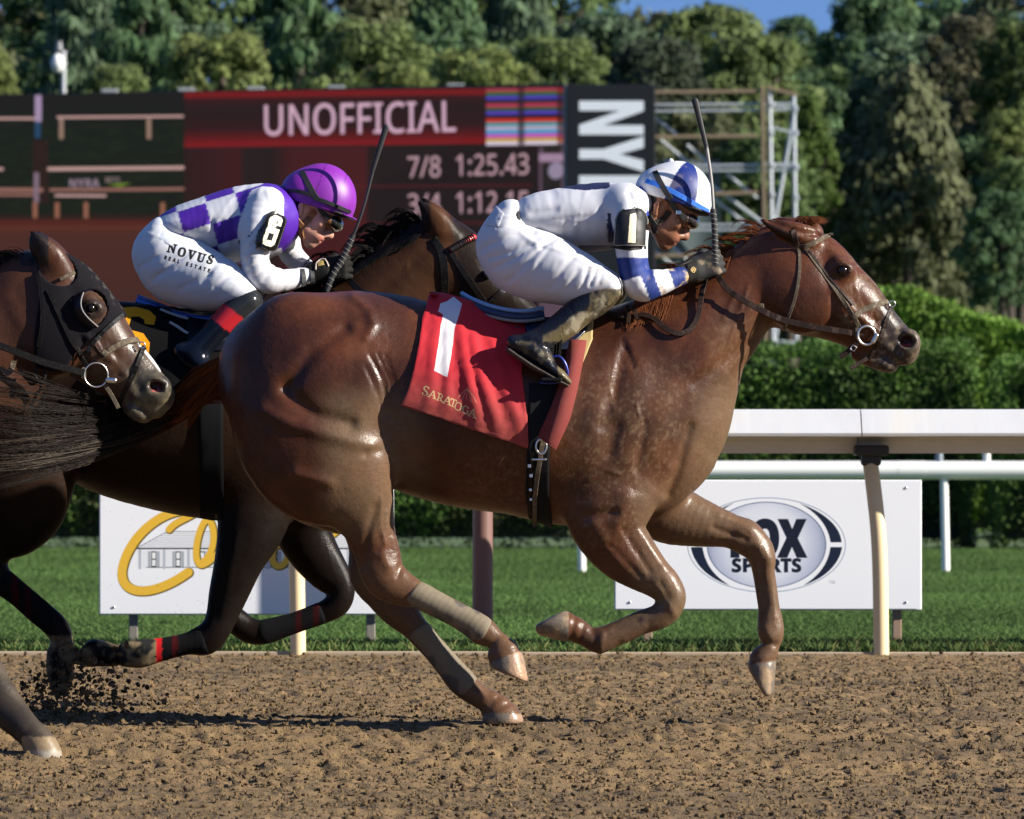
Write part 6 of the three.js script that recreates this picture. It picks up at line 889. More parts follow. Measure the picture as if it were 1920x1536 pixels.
{
  // cloth, saddle, girth, stirrup
  const z = 0, cloth = thing('saddle_cloth', 'red saddle cloth with white number 1 and gold stitched word', 'saddle cloth', [at(880, 560).x, at(880, 560).y, 0]);
  const H1c = field([...H1.prims.slice(0, 2), loft(0, [[806, 552, 790, 720, 14, 0], [840, 553, 838, 740, 17, 0], [880, 570, 880, 760, 18, 0], [930, 586, 935, 770, 18, 0], [985, 596, 990, 770, 17, 0]], { k: 0.03 })]);
  const L = [806, 548, 802, 566, 792, 600, 785, 650, 776, 695, 766, 732, 752, 760], Rr = [986, 606, 985, 628, 980, 660, 978, 700, 984, 745, 989, 790, 990, 840];
  const map = (u, v) => { const a = polyAt(L, v), b = polyAt(Rr, v), top = 1 - Math.min(1, v * 4), bow = v > 0.9 ? 0 : 0; return [a[0] + (b[0] - a[0]) * u, a[1] + (b[1] - a[1]) * u + top * (-9 * Math.sin(u * 3.14) * (1 - u)) + bow]; };
  const fold = (u, v) => { let f = 0; for (const [a, b, w, h] of [[0.28, 0.62, 0.05, 0.011], [0.36, 0.78, 0.055, 0.012], [0.10, 0.20, 0.05, 0.006], [0.56, 0.98, 0.05, 0.007], [0.20, 0.36, 0.035, 0.005]]) { const c = a + (b - a) * v; f += h * sm(0.12, 0.5, v) * (1 - 0.7 * sm(0.8, 1, v)) * Math.exp(-(((u - c) / w) ** 2)); } return f + 0.012 * sm(0.45, 1, v) * sm(0.5, 0, u) + 0.004 + 0.003 * vn(u * 30, v * 30, 2); };
  const red = canvas(1024, 1280, (c, W, H) => {
    const g = c.createLinearGradient(0, 0, 0, H); g.addColorStop(0, '#c41424'); g.addColorStop(0.6, '#bb1927'); g.addColorStop(0.8, '#a43030'); g.addColorStop(1, '#963c33'); c.fillStyle = g; c.fillRect(0, 0, W, H);
    for (let i = 0; i < 5200; i++) { const y = H * Math.pow(rnd(), 0.55); c.fillStyle = 'rgba(150,105,75,' + (0.05 + 0.13 * rnd()) + ')'; c.fillRect(rnd() * W, y, 1 + rnd() * 5, 1 + rnd() * 3); }
    c.fillStyle = '#d8d2d4'; c.beginPath(); [[250, 24], [345, 92], [310, 845], [180, 820], [187, 310], [128, 295], [134, 205], [195, 130]].forEach(([x, y], i) => c[i ? 'lineTo' : 'moveTo'](x, y)); c.fill();
    c.strokeStyle = '#7d1018'; c.lineWidth = 3; c.setLineDash([9, 6]); c.beginPath(); c.moveTo(0, H - 44); c.lineTo(W, H - 46); c.stroke(); c.setLineDash([]);
    c.fillStyle = '#c9a978'; c.strokeStyle = '#c9a978'; c.lineWidth = 3;
    const word = 'SARATOGA', xs = [112, 168, 238, 300, 352, 396, 462, 526]; [...word].forEach((ch, i) => { c.save(); c.translate(xs[i], 1075 + i * 11 + (i > 4 ? 8 : 0)); c.rotate(0.06); c.font = (i === 0 ? 130 : 112) + 'px serif'; c.scale(0.88, 1); c.fillText(ch, 0, 0); c.strokeText(ch, 0, 0); c.restore(); });
    for (let i = 0; i < 5; i++) { c.beginPath(); c.moveTo(505, 905); c.quadraticCurveTo(465 + i * 20, 940, 420 + i * 40, 1020 + (i % 2) * 8); c.stroke(); } c.beginPath(); c.moveTo(505, 885); c.lineTo(505, 906); c.stroke();
  });
  const clothG = patchOn(H1c, z, map, 44, 48, { lift: 4, t: 3, fold, min: 0.0, from: 0.6 });
  const farG = clothG.clone();
  part('cloth', clothG, phys(0xffffff, 0.8, { map: red, bumpMap: weaveBump, bumpScale: 0.001, side: THREE.DoubleSide }), cloth);
  const plain = phys([0.38, 0.012, 0.018], 0.8, { bumpMap: weaveBump, bumpScale: 0.001, side: THREE.DoubleSide });
  { const p = farG.attributes.position; for (let i = 0; i < p.count; i++) p.setZ(i, -p.getZ(i)); farG.index.array.reverse(); farG.computeVertexNormals(); }
  part('far_side', farG, plain, cloth);
  part('top', patchOn(H1c, z, (u, v) => [806 + u * 180, 548 + u * 58 - 9 * Math.sin(u * 3.14) * (1 - u) + v * 2], 30, 1, { lift: 2, t: 3, fallback: () => 0.0 }), plain, cloth);
  part('front_fold', patchOn(H1, z, (u, v) => { const a = polyAt([1064, 640, 1064, 680, 1050, 730, 1030, 780, 1012, 820], v), b = polyAt([1097, 640, 1088, 684, 1079, 730, 1066, 785, 1040, 842], v); return [a[0] + (b[0] - a[0]) * u, a[1] + (b[1] - a[1]) * u]; }, 10, 26, { lift: 6, t: 3, fold: (u, v) => 0.018 + 0.022 * Math.sin(u * 3.1) + 0.03 * sm(0.3, 1, v) * u }), phys([0.19, 0.026, 0.02], 0.85, { bumpMap: weaveBump, bumpScale: 0.001, side: THREE.DoubleSide }), cloth, 'dusty front edge of the cloth folded over');
  const sd = thing('saddle', 'small navy racing saddle with pale blue cantle rim, letter F flap, girth and stirrup', 'saddle', [at(960, 590).x, at(960, 590).y, 0]);
  const cant = [at(866, 550, 0), at(884, 560, 0.05), at(920, 574, 0.10), at(958, 582, 0.13), at(988, 583, 0.14), at(1020, 578, 0.13)];
  const rail = (dy, dz, r, mat, n) => { const c = cant.map((p) => p.clone().add(new THREE.Vector3(0, dy, 0))); part(n, mergeGeometries([tube(c.map((p) => p.clone().add(new THREE.Vector3(0, 0, dz))), r, 30, 8), tube(c.map((p) => new THREE.Vector3(p.x, p.y, -p.z - dz)), r, 30, 8)]), mat, sd); };
  { const q = new THREE.BufferGeometry(), pos = [], ix = []; const c = new THREE.CatmullRomCurve3(cant); for (let i = 0; i <= 24; i++) { const p = c.getPoint(i / 24); for (let k = 0; k <= 8; k++) { const s = k / 4 - 1; pos.push(p.x, p.y - 0.012 * Math.sin(i / 24 * 3.1) * (1 - s * s) - 0.004, p.z * s); } if (i) for (let k = 0; k < 8; k++) { const a = (i - 1) * 9 + k, b = i * 9 + k; ix.push(a, b, b + 1, a, b + 1, a + 1); } } q.setAttribute('position', new THREE.Float32BufferAttribute(pos, 3)); q.setIndex(ix); q.computeVertexNormals(); part('seat', q, std([0.04, 0.09, 0.2], 0.3, { side: THREE.DoubleSide }), sd); }
  rail(0.0, 0.002, 0.0075, std([0.22, 0.36, 0.56], 0.3), 'cantle_rim'); rail(-0.02, 0.012, 0.011, M.navyPad, 'panel_edge'); rail(-0.034, 0.016, 0.006, std([0.25, 0.24, 0.22], 0.7), 'piping');
  part('flap', patchOn(H1, z, bilin([974, 588], [1108, 596], [1100, 622], [1000, 668]), 16, 12, { lift: 16, t: 6, fold: () => 0.004 }), M.navyPad, sd);
  part('flap', patchOn(H1, z, (u, v) => { const a = polyAt([1040, 618, 1046, 640, 1052, 664], v), b = polyAt([1112, 600, 1100, 630, 1062, 664], v); return [a[0] + (b[0] - a[0]) * u, a[1] + (b[1] - a[1]) * u]; }, 12, 12, { lift: 24, t: 6 }), std([0.012, 0.016, 0.034], 0.28), sd);
  part('letter', mergeGeometries([[1079, 622, 1082, 636], [1079, 621, 1093, 617], [1080, 628, 1091, 626]].map(([a, b, c, d]) => strap(H1, z, [a, b, (a + c) / 2, (b + d) / 2, c, d], 0.006, { lift: 32, t: 4, n: 4 }))), M.white, sd);
  part('pad', patchOn(H1, z, (u, v) => { const a = polyAt([1086, 604, 1080, 650, 1084, 696], v), b = polyAt([1114, 598, 1111, 640, 1086, 697], v); return [a[0] + (b[0] - a[0]) * u, a[1] + (b[1] - a[1]) * u]; }, 10, 14, { lift: 10, t: 8 }), std([0.42, 0.31, 0.13], 0.85), sd);
  part('girth', patchOn(H1, z, ruled([992, 720, 990, 800, 988, 860, 986, 920, 992, 968], [1042, 720, 1034, 790, 1030, 860, 1030, 930, 1036, 986]), 8, 30, { lift: 3, t: 6 }), phys([0.009, 0.009, 0.01], 0.75, { specularIntensity: 0.3 }), sd);
  part('billet', strap(H1, z, [1018, 820, 1012, 860, 1006, 900, 1003, 940, 1004, 982], 0.016, { n: 22, lift: 13 }), M.dustyLeather, sd); part('billet', strap(H1, z, [998, 846, 995, 880, 993, 920, 994, 960], 0.014, { n: 20, lift: 12 }), M.blackLeather, sd);
  const bz = H1.front(at(1013, 838).x, at(1013, 838).y) + 0.03; part('buckle', mergeGeometries([new THREE.TorusGeometry(0.022, 0.0042, 8, 24).scale(0.8, 1.1, 1).translate(at(1014, 838).x, at(1014, 838).y, bz), boxAt(at(1010, 862).x, at(1010, 862).y, bz, 0.05, 0.006, 0.008, 0.002)]), M.steel, sd);
  const cuff = [[988, 874, 6], [991, 892, 6], [990, 918, 5], [991, 936, 5]]; for (const [px, py, r] of cuff) { const p = at(px + 4, py), q = H1.front(p.x, p.y); part('stud', boxAt(p.x, p.y, q + 0.018, r / 560, r / 560, 0.006, 0.001), M.steel, sd); }
  for (const s of [1, -1]) { const zz = s * 0.270, A = (x, y) => at(x, y, zz); part('stirrup_leather', mergeGeometries([0, 1, 2].map((i) => bar(A(1040 + i * 5, 636), A(1037 + i * 5, 672), 0.006, 0.016))), M.blackLeather, sd); part('stirrup_iron', mergeGeometries([tube([A(1030, 672), A(1046, 668), A(1056, 676), A(1063, 692), A(1064, 706), A(1058, 714), A(1046, 716)], 0.0052, 30, 8), tube([A(1012, 717), A(1030, 718), A(1046, 717), A(1058, 713)], 0.006, 16, 8)]), std([0.02, 0.03, 0.2], 0.3, { metalness: 0.4 }), sd); part('tread', mergeGeometries([boxAt(A(1034, 712).x, A(1034, 712).y, zz, 0.07, 0.012, 0.1, 0.004)]), M.blackRubber, sd); }
  part('tie_cord', strap(H1, z, [907, 598, 930, 605, 950, 613, 972, 624], 0.007, { lift: 18, t: 5 }), std([0.06, 0.06, 0.06], 0.7), sd);
}
// ---------- the dark horse on the inside ----------
const Z2 = -0.95;
const second = thing('horse', 'dark bay racehorse behind the leader with red striped dark leg bandages and red browband', 'horse', [-1.1, 0, -0.95]);
const H2 = (() => {
  const z = Z2, k = 0.045;
  return field([
    loft(z, [[20, 600, 0, 800, 20, 0], [70, 578, 60, 880, 26, 0], [150, 566, 150, 878, 27, 0], [230, 566, 240, 932, 28, 0], [330, 580, 335, 962, 28, 0], [430, 585, 430, 978, 27, 0], [510, 572, 520, 985, 22, 0], [570, 610, 590, 960, 17, 0]], { k: 0.05 }),
    loft(z, [[500, 590, 600, 930, 17, 0], [570, 560, 680, 860, 16, 0], [630, 520, 760, 740, 13, 0], [690, 474, 810, 640, 11.5, 0], [742, 434, 840, 580, 10, 0], [785, 412, 850, 548, 8.5, 0]], { k: 0.06 }),
    loft(z, [[790, 414, 820, 545, 9, 0], [830, 416, 838, 566, 9.6, 0], [862, 436, 868, 588, 10, 0], [898, 470, 896, 600, 8.6, 0], [936, 510, 928, 606, 6.8, 0], [968, 542, 954, 612, 5.8, 0], [990, 562, 974, 616, 5.2, 0]], { k: 0.03 }),
    loft(z, [[858, 424, 806, 446, 3.4, 6], [842, 408, 794, 424, 3.1, 7.5], [816, 392, 788, 398, 2.2, 8.5], [786, 376, 782, 378, 0.4, 9]], { k: 0.02 }), loft(z, [[862, 420, 820, 440, 3.2, -6], [836, 396, 808, 414, 2.6, -7.5], [806, 376, 794, 386, 1.6, -8], [792, 368, 790, 370, 0.4, -8]], { k: 0.02 }),
    // hind legs
    loft(z, [[120, 720, -70, 780, 13, 9], [140, 840, -90, 880, 13, 12], [128, 910, -60, 950, 10, 13], [92, 966, -40, 990, 7.6, 13], [40, 1008, -36, 1020, 5.8, 13], [14, 1044, -38, 1060, 5, 13], [22, 1074, -20, 1100, 4.4, 13], [54, 1100, 20, 1132, 3.6, 13], [92, 1132, 58, 1166, 3.4, 13], [126, 1164, 86, 1190, 4, 13], [136, 1198, 98, 1214, 3.6, 13], [136, 1224, 92, 1232, 3.8, 13]], { k }),
    loft(z, [[136, 1220, 88, 1232, 4, 13], [138, 1250, 86, 1256, 5, 13], [132, 1280, 94, 1292, 4.6, 13]], { k: 0.008 }),
    loft(z, [[60, 760, -130, 820, 12, -10], [30, 880, -140, 900, 10, -12], [-30, 960, -120, 970, 7, -12], [-90, 1040, -140, 1040, 5, -12], [-120, 1110, -160, 1100, 4, -12], [-150, 1180, -190, 1170, 3.5, -12], [-160, 1230, -200, 1230, 4.5, -12]], { k }),
    // near fore, folded with its hoof trailing
    loft(z, [[560, 900, 410, 940, 10, 9], [532, 980, 408, 1000, 8.5, 12], [496, 1046, 402, 1050, 7, 13], [468, 1104, 392, 1112, 5.6, 13], [446, 1152, 386, 1154, 5, 13], [432, 1184, 376, 1176, 4.8, 13], [410, 1214, 358, 1186, 4.4, 13], [362, 1224, 336, 1192, 3.5, 13], [306, 1238, 290, 1200, 3.3, 13], [268, 1250, 256, 1202, 3.9, 13], [236, 1248, 230, 1208, 3.6, 13], [206, 1248, 204, 1214, 3.6, 13]], { k }),
    loft(z, [[214, 1250, 206, 1208, 3.8, 13], [186, 1250, 184, 1200, 4.8, 13], [158, 1250, 168, 1196, 5.4, 13], [136, 1240, 156, 1192, 5.2, 13]], { k: 0.008, cuts: [[152, 1220, -1, -0.9]] }),
    // far fore, folded
    loft(z, [[620, 900, 500, 960, 9, -9], [612, 966, 512, 1000, 8, -12], [632, 1026, 536, 1032, 6.6, -13], [652, 1066, 572, 1072, 5.4, -13], [666, 1102, 612, 1104, 5, -13], [656, 1140, 608, 1124, 4.6, -13], [616, 1166, 588, 1134, 3.8, -13], [556, 1188, 544, 1150, 3.3, -13], [502, 1208, 490, 1162, 3.6, -13], [472, 1206, 460, 1158, 3.8, -13], [450, 1190, 440, 1150, 3.6, -13]], { k }),
    loft(z, [[456, 1194, 444, 1146, 4, -13], [430, 1176, 432, 1130, 5, -13], [412, 1160, 420, 1112, 5.2, -13]], { k: 0.008 }),
  ], { z, strokes: strokes(z, [[[700, 560, 770, 500, 800, 470], 12, -5], [[760, 480, 764, 510, 770, 522], 2, 3], [[860, 560, 880, 590], 8, 5], [[905, 500, 950, 545], 8, -4], [[820, 440, 860, 440], 10, 3], [[200, 700, 190, 830], 24, 5], [[560, 640, 520, 760], 26, 6], [[450, 1000, 430, 1100], 10, 4], [[420, 1080, 410, 1160], 6, -4]]), disp: (x, y, zz) => 0.003 * (vn(x * 12, y * 12, zz * 12) - 0.5) });
})();
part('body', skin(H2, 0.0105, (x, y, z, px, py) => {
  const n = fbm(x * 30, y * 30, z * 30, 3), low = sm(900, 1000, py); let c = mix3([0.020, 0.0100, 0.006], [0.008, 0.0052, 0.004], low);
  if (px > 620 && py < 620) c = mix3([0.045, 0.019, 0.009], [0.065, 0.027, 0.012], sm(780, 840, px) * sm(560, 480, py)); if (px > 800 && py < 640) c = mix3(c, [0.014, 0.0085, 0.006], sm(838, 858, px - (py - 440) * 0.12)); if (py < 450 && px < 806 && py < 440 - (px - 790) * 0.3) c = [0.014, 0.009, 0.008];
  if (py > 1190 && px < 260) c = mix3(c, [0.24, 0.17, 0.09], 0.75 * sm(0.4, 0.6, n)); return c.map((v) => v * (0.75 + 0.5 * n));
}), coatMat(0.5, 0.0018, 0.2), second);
{
  seed = 812; const m = new Hair(), crest = [560, 556, 600, 530, 640, 500, 690, 468, 730, 438, 770, 414, 795, 408];
  for (let i = 0; i < 130; i++) {
    const t = rnd(), [px, py] = polyAt(crest, t), b = at(px + rr(-4, 6), py + rr(0, 12), Z2 + rr(-0.035, 0.045)), w = 0.5 + 0.5 * Math.sin(t * 21 + 1), L = rr(0.06, 0.135) * (0.7 + 0.5 * w), cu = rr(-0.5, 0.35), P = [];
    for (let k = 0; k <= 6; k++) { const f = k / 6; P.push(b.clone().add(new THREE.Vector3(-L * f, L * ((0.12 + 0.6 * w) * Math.sin(f * 2.4) * 0.75 + 0.3 * cu * f * f) - 0.05 * f * f, (b.z - Z2) * f))); }
    m.lock(new THREE.CatmullRomCurve3(P), 9, 24, 0.008, 0.0013, (q) => (q < 0.2 ? [0.03, 0.02, 0.015] : [0.008, 0.007, 0.007]), 0.5);
  }
  for (let i = 0; i < 900; i++) { const t = rnd(), [px, py] = polyAt([640, 512, 700, 478, 760, 440, 806, 424], t), n = 5, P = [], len = rr(20, 56); let bad = 0; for (let k = 0; k <= n; k++) { const f = k / n, p = at(px - len * 0.55 * f, py + len * 0.7 * f * (0.6 + 0.4 * f), Z2), zz = H2.front(p.x, p.y, 0.5); if (zz === null) { bad = 1; break; } P.push(new THREE.Vector3(p.x, p.y, zz + 0.008)); } if (!bad) m.strand(P, 0.0019, 0.0005, rnd() < 0.2 ? [0.04, 0.028, 0.022] : [0.009, 0.008, 0.008]); }
  part('mane', m.build(), M.hair, second);
  for (const s of [1, -1]) { const p = at(914, 516, Z2); part('eye', new THREE.SphereGeometry(0.018, 16, 12).translate(p.x, p.y, Z2 + s * 0.088), M.eye, second); }
  const dark = phys(0xffffff, 0.85, { specularIntensity: 0.25, vertexColors: true, bumpMap: weaveBump, bumpScale: 0.002 });
  const stripes = (list) => (x, y, z, px, py) => { for (const [a, b, c] of list) if (px > a && px < b) return c; return [0.006, 0.006, 0.007]; };
  part('leg_wrap', skin(field([loft(Z2, [[410, 1214, 358, 1186, 4.6, 13], [362, 1224, 336, 1192, 4.1, 13], [306, 1240, 290, 1198, 3.9, 13], [268, 1252, 256, 1200, 4.5, 13], [236, 1250, 230, 1206, 4.1, 13]], { cuts: [[392, 1200, 1, -0.3], [228, 1230, -1, 0]] })], { disp: (x, y) => 0.0004 * Math.sin(x * 300) }), 0.006, (x, y, z, px, py) => px > 292 && px < 304 ? [0.6, 0.014, 0.018] : px > 322 && px < 333 ? [0.06, 0.004, 0.006] : px < 292 ? mix3([0.02, 0.02, 0.02], [0.24, 0.18, 0.10], sm(0.42, 0.6, fbm(x * 25, y * 25, z * 25, 3))) : [0.006, 0.006, 0.007]), dark, second, 'dark bandage with a bright red stripe, muddy at the joint');
  part('leg_wrap', skin(field([loft(Z2, [[616, 1166, 588, 1134, 4.3, -13], [556, 1188, 544, 1150, 3.9, -13], [502, 1208, 490, 1162, 4.2, -13]], { cuts: [[606, 1150, 1, -0.4]] })]), 0.007, stripes([[554, 566, [0.035, 0.004, 0.005]], [586, 598, [0.035, 0.004, 0.005]]])), dark, second);
  part('leg_wrap', skin(field([loft(Z2, [[22, 1074, -20, 1100, 4.8, 13], [54, 1100, 20, 1132, 4.2, 13], [92, 1132, 58, 1166, 4, 13], [120, 1160, 86, 1186, 4.3, 13]], { cuts: [[4, 1088, -1, -0.7], [104, 1172, 1, 0.7]] })]), 0.007, stripes([[22, 34, [0.04, 0.004, 0.005]], [46, 58, [0.03, 0.004, 0.005]]])), dark, second);
  const t2 = new Hair(); for (let i = 0; i < 500; i++) { const w = rr(-1, 1), c = new THREE.CatmullRomCurve3([at(20, 640 + rr(-20, 40), Z2), at(-80, 700 + w * 30, Z2 - 0.05), at(-220, 760 + w * 60, Z2 - 0.05), at(-380, 790 + w * 90, Z2)]), P = []; for (let k = 0; k <= 8; k++) P.push(c.getPoint(k / 8)); t2.strand(P, 0.002, 0.0006, [0.01, 0.008, 0.008]); }
  part('tail', t2.build(), M.hair, second);
  const b = thing('bridle', 'black bridle with red and black wrapped browband on the dark horse', 'bridle', [at(850, 480, Z2).x, at(850, 480, Z2).y, Z2]), S = (px, w, o) => strap(H2, Z2, px, w, { far: true, lift: 3, t: 5, ...o });
  part('throatlash', S([812, 448, 826, 470, 833, 510, 832, 560, 826, 590], 0.03, { n: 18 }), M.blackLeather, b); part('cheekpiece', S([843, 470, 866, 506, 892, 544, 912, 572], 0.022, { n: 16 }), M.blackLeather, b); part('noseband', S([908, 578, 930, 556, 952, 538], 0.02), M.blackLeather, b); part('rein', strap(H2, Z2, [912, 580, 860, 590, 780, 580, 720, 566, 680, 550, 655, 526], 0.024, { n: 20, lift: 14 }), M.blackLeather, b);
  const P = strap(H2, Z2, [843, 470, 856, 463, 870, 455, 888, 446], 0.012, { lift: 6, n: 24 }).userData.pts, cu = new THREE.CatmullRomCurve3(P), bb = part('browband', tube(P, 0.010, 30, 10), std([0.55, 0.025, 0.03], 0.3), b), R = [];
  for (let i = 1; i < 16; i++) { const p = cu.getPoint(i / 16), q = cu.getTangent(i / 16); R.push(new THREE.TorusGeometry(0.0105, 0.0028, 6, 14).applyQuaternion(new THREE.Quaternion().setFromUnitVectors(new THREE.Vector3(0, 0, 1), q.clone().add(new THREE.Vector3(0.5, 0.2, 0)).normalize())).translate(p.x, p.y, p.z)); } part('wrap', mergeGeometries(R), M.blackRubber, bb);
}
{
  const z = Z2, t = thing('saddle_cloth', 'black saddle cloth with orange number 6 behind the horse head at left', 'saddle cloth', [at(300, 600, z).x, at(300, 600, z).y, z]);
  const L = [196, 572, 190, 620, 184, 680, 176, 740], Rr = [424, 588, 418, 640, 414, 700, 410, 770];
  const tex = canvas(1024, 1024, (c, W, H) => { c.fillStyle = '#050506'; c.fillRect(0, 0, W, H); const X = (x) => (x - 190) / 232 * W, Y = (y) => (y - 565) / 180 * H; c.fillStyle = '#d98d14'; c.beginPath(); [[214, 590], [226, 573], [248, 569], [276, 575], [290, 588], [288, 606], [270, 605], [268, 596], [258, 590], [244, 592], [240, 620], [270, 626], [284, 642], [284, 674], [270, 690], [232, 690], [214, 676]].forEach(([x, y], i) => c[i ? 'lineTo' : 'moveTo'](X(x), Y(y))); c.fill(); c.fillStyle = '#050506'; c.fillRect(X(240), Y(640), X(262) - X(240), Y(672) - Y(640)); });
  part('cloth', patchOn(H2, z, ruled(L, Rr), 30, 26, { lift: 5, t: 4, fold: (u, v) => 0.012 * Math.sin(u * 9 + v * 3) * v + 0.006 }), phys(0xffffff, 0.8, { specularIntensity: 0.25, map: tex, bumpMap: weaveBump, bumpScale: 0.001, side: THREE.DoubleSide }), t);
  part('far_side', patchOn(H2, z, (u, v) => [200 + u * 220, 566 + u * 20 + v * 3], 20, 1, { lift: 2, t: 3, fallback: () => 0 }), std([0.01, 0.01, 0.011], 0.85), t);
  const sd = thing('saddle', 'small racing saddle with bright blue seat under the purple rider', 'saddle', [at(330, 585, z).x, at(330, 585, z).y, z]);
  const cant = [at(258, 558, z), at(280, 566, z + 0.04), at(312, 578, z + 0.08), at(350, 588, z + 0.12), at(392, 592, z + 0.13), at(424, 588, z + 0.12)], q = new THREE.BufferGeometry(), pos = [], ix = [], c = new THREE.CatmullRomCurve3(cant);
  for (let i = 0; i <= 24; i++) { const p = c.getPoint(i / 24); for (let k = 0; k <= 8; k++) { const s = k / 4 - 1; pos.push(p.x, p.y + 0.012 * (1 - s * s), z + (p.z - z + 0.012) * s); } if (i) for (let k = 0; k < 8; k++) { const a = (i - 1) * 9 + k, b = i * 9 + k; ix.push(a, b, b + 1, a, b + 1, a + 1); } }
  q.setAttribute('position', new THREE.Float32BufferAttribute(pos, 3)); q.setIndex(ix); q.computeVertexNormals(); part('seat', q, std([0.025, 0.085, 0.34], 0.28, { side: THREE.DoubleSide }), sd);
  const low = cant.map((p) => p.clone().add(new THREE.Vector3(0, -0.012, 0.004))); part('seat_side', tube(low, 0.012, 24, 8), std([0.03, 0.10, 0.42], 0.3), sd); part('panel_edge', tube(low.map((p) => p.clone().add(new THREE.Vector3(0, -0.02, 0.006))), 0.009, 24, 8), std([0.02, 0.03, 0.06], 0.5), sd);
  part('piping', mergeGeometries([strap(H2, z, [300, 589, 318, 596, 336, 602, 352, 606], 0.009, { lift: 20, t: 5 }), strap(H2, z, [317, 612, 332, 620, 344, 628, 352, 632], 0.009, { lift: 20, t: 5 })]), std([0.45, 0.44, 0.42], 0.6), sd);
  part('flap', patchOn(H2, z, bilin([350, 596], [440, 590], [430, 660], [352, 668]), 10, 10, { lift: 14, t: 6 }), phys([0.006, 0.008, 0.014], 0.4, { specularIntensity: 0.3 }), sd);
  part('girth', patchOn(H2, z, ruled([372, 660, 372, 800, 376, 968], [420, 660, 418, 800, 420, 976]), 6, 24, { lift: 3, t: 6 }), phys([0.006, 0.006, 0.007], 0.8, { specularIntensity: 0.25 }), sd);
}
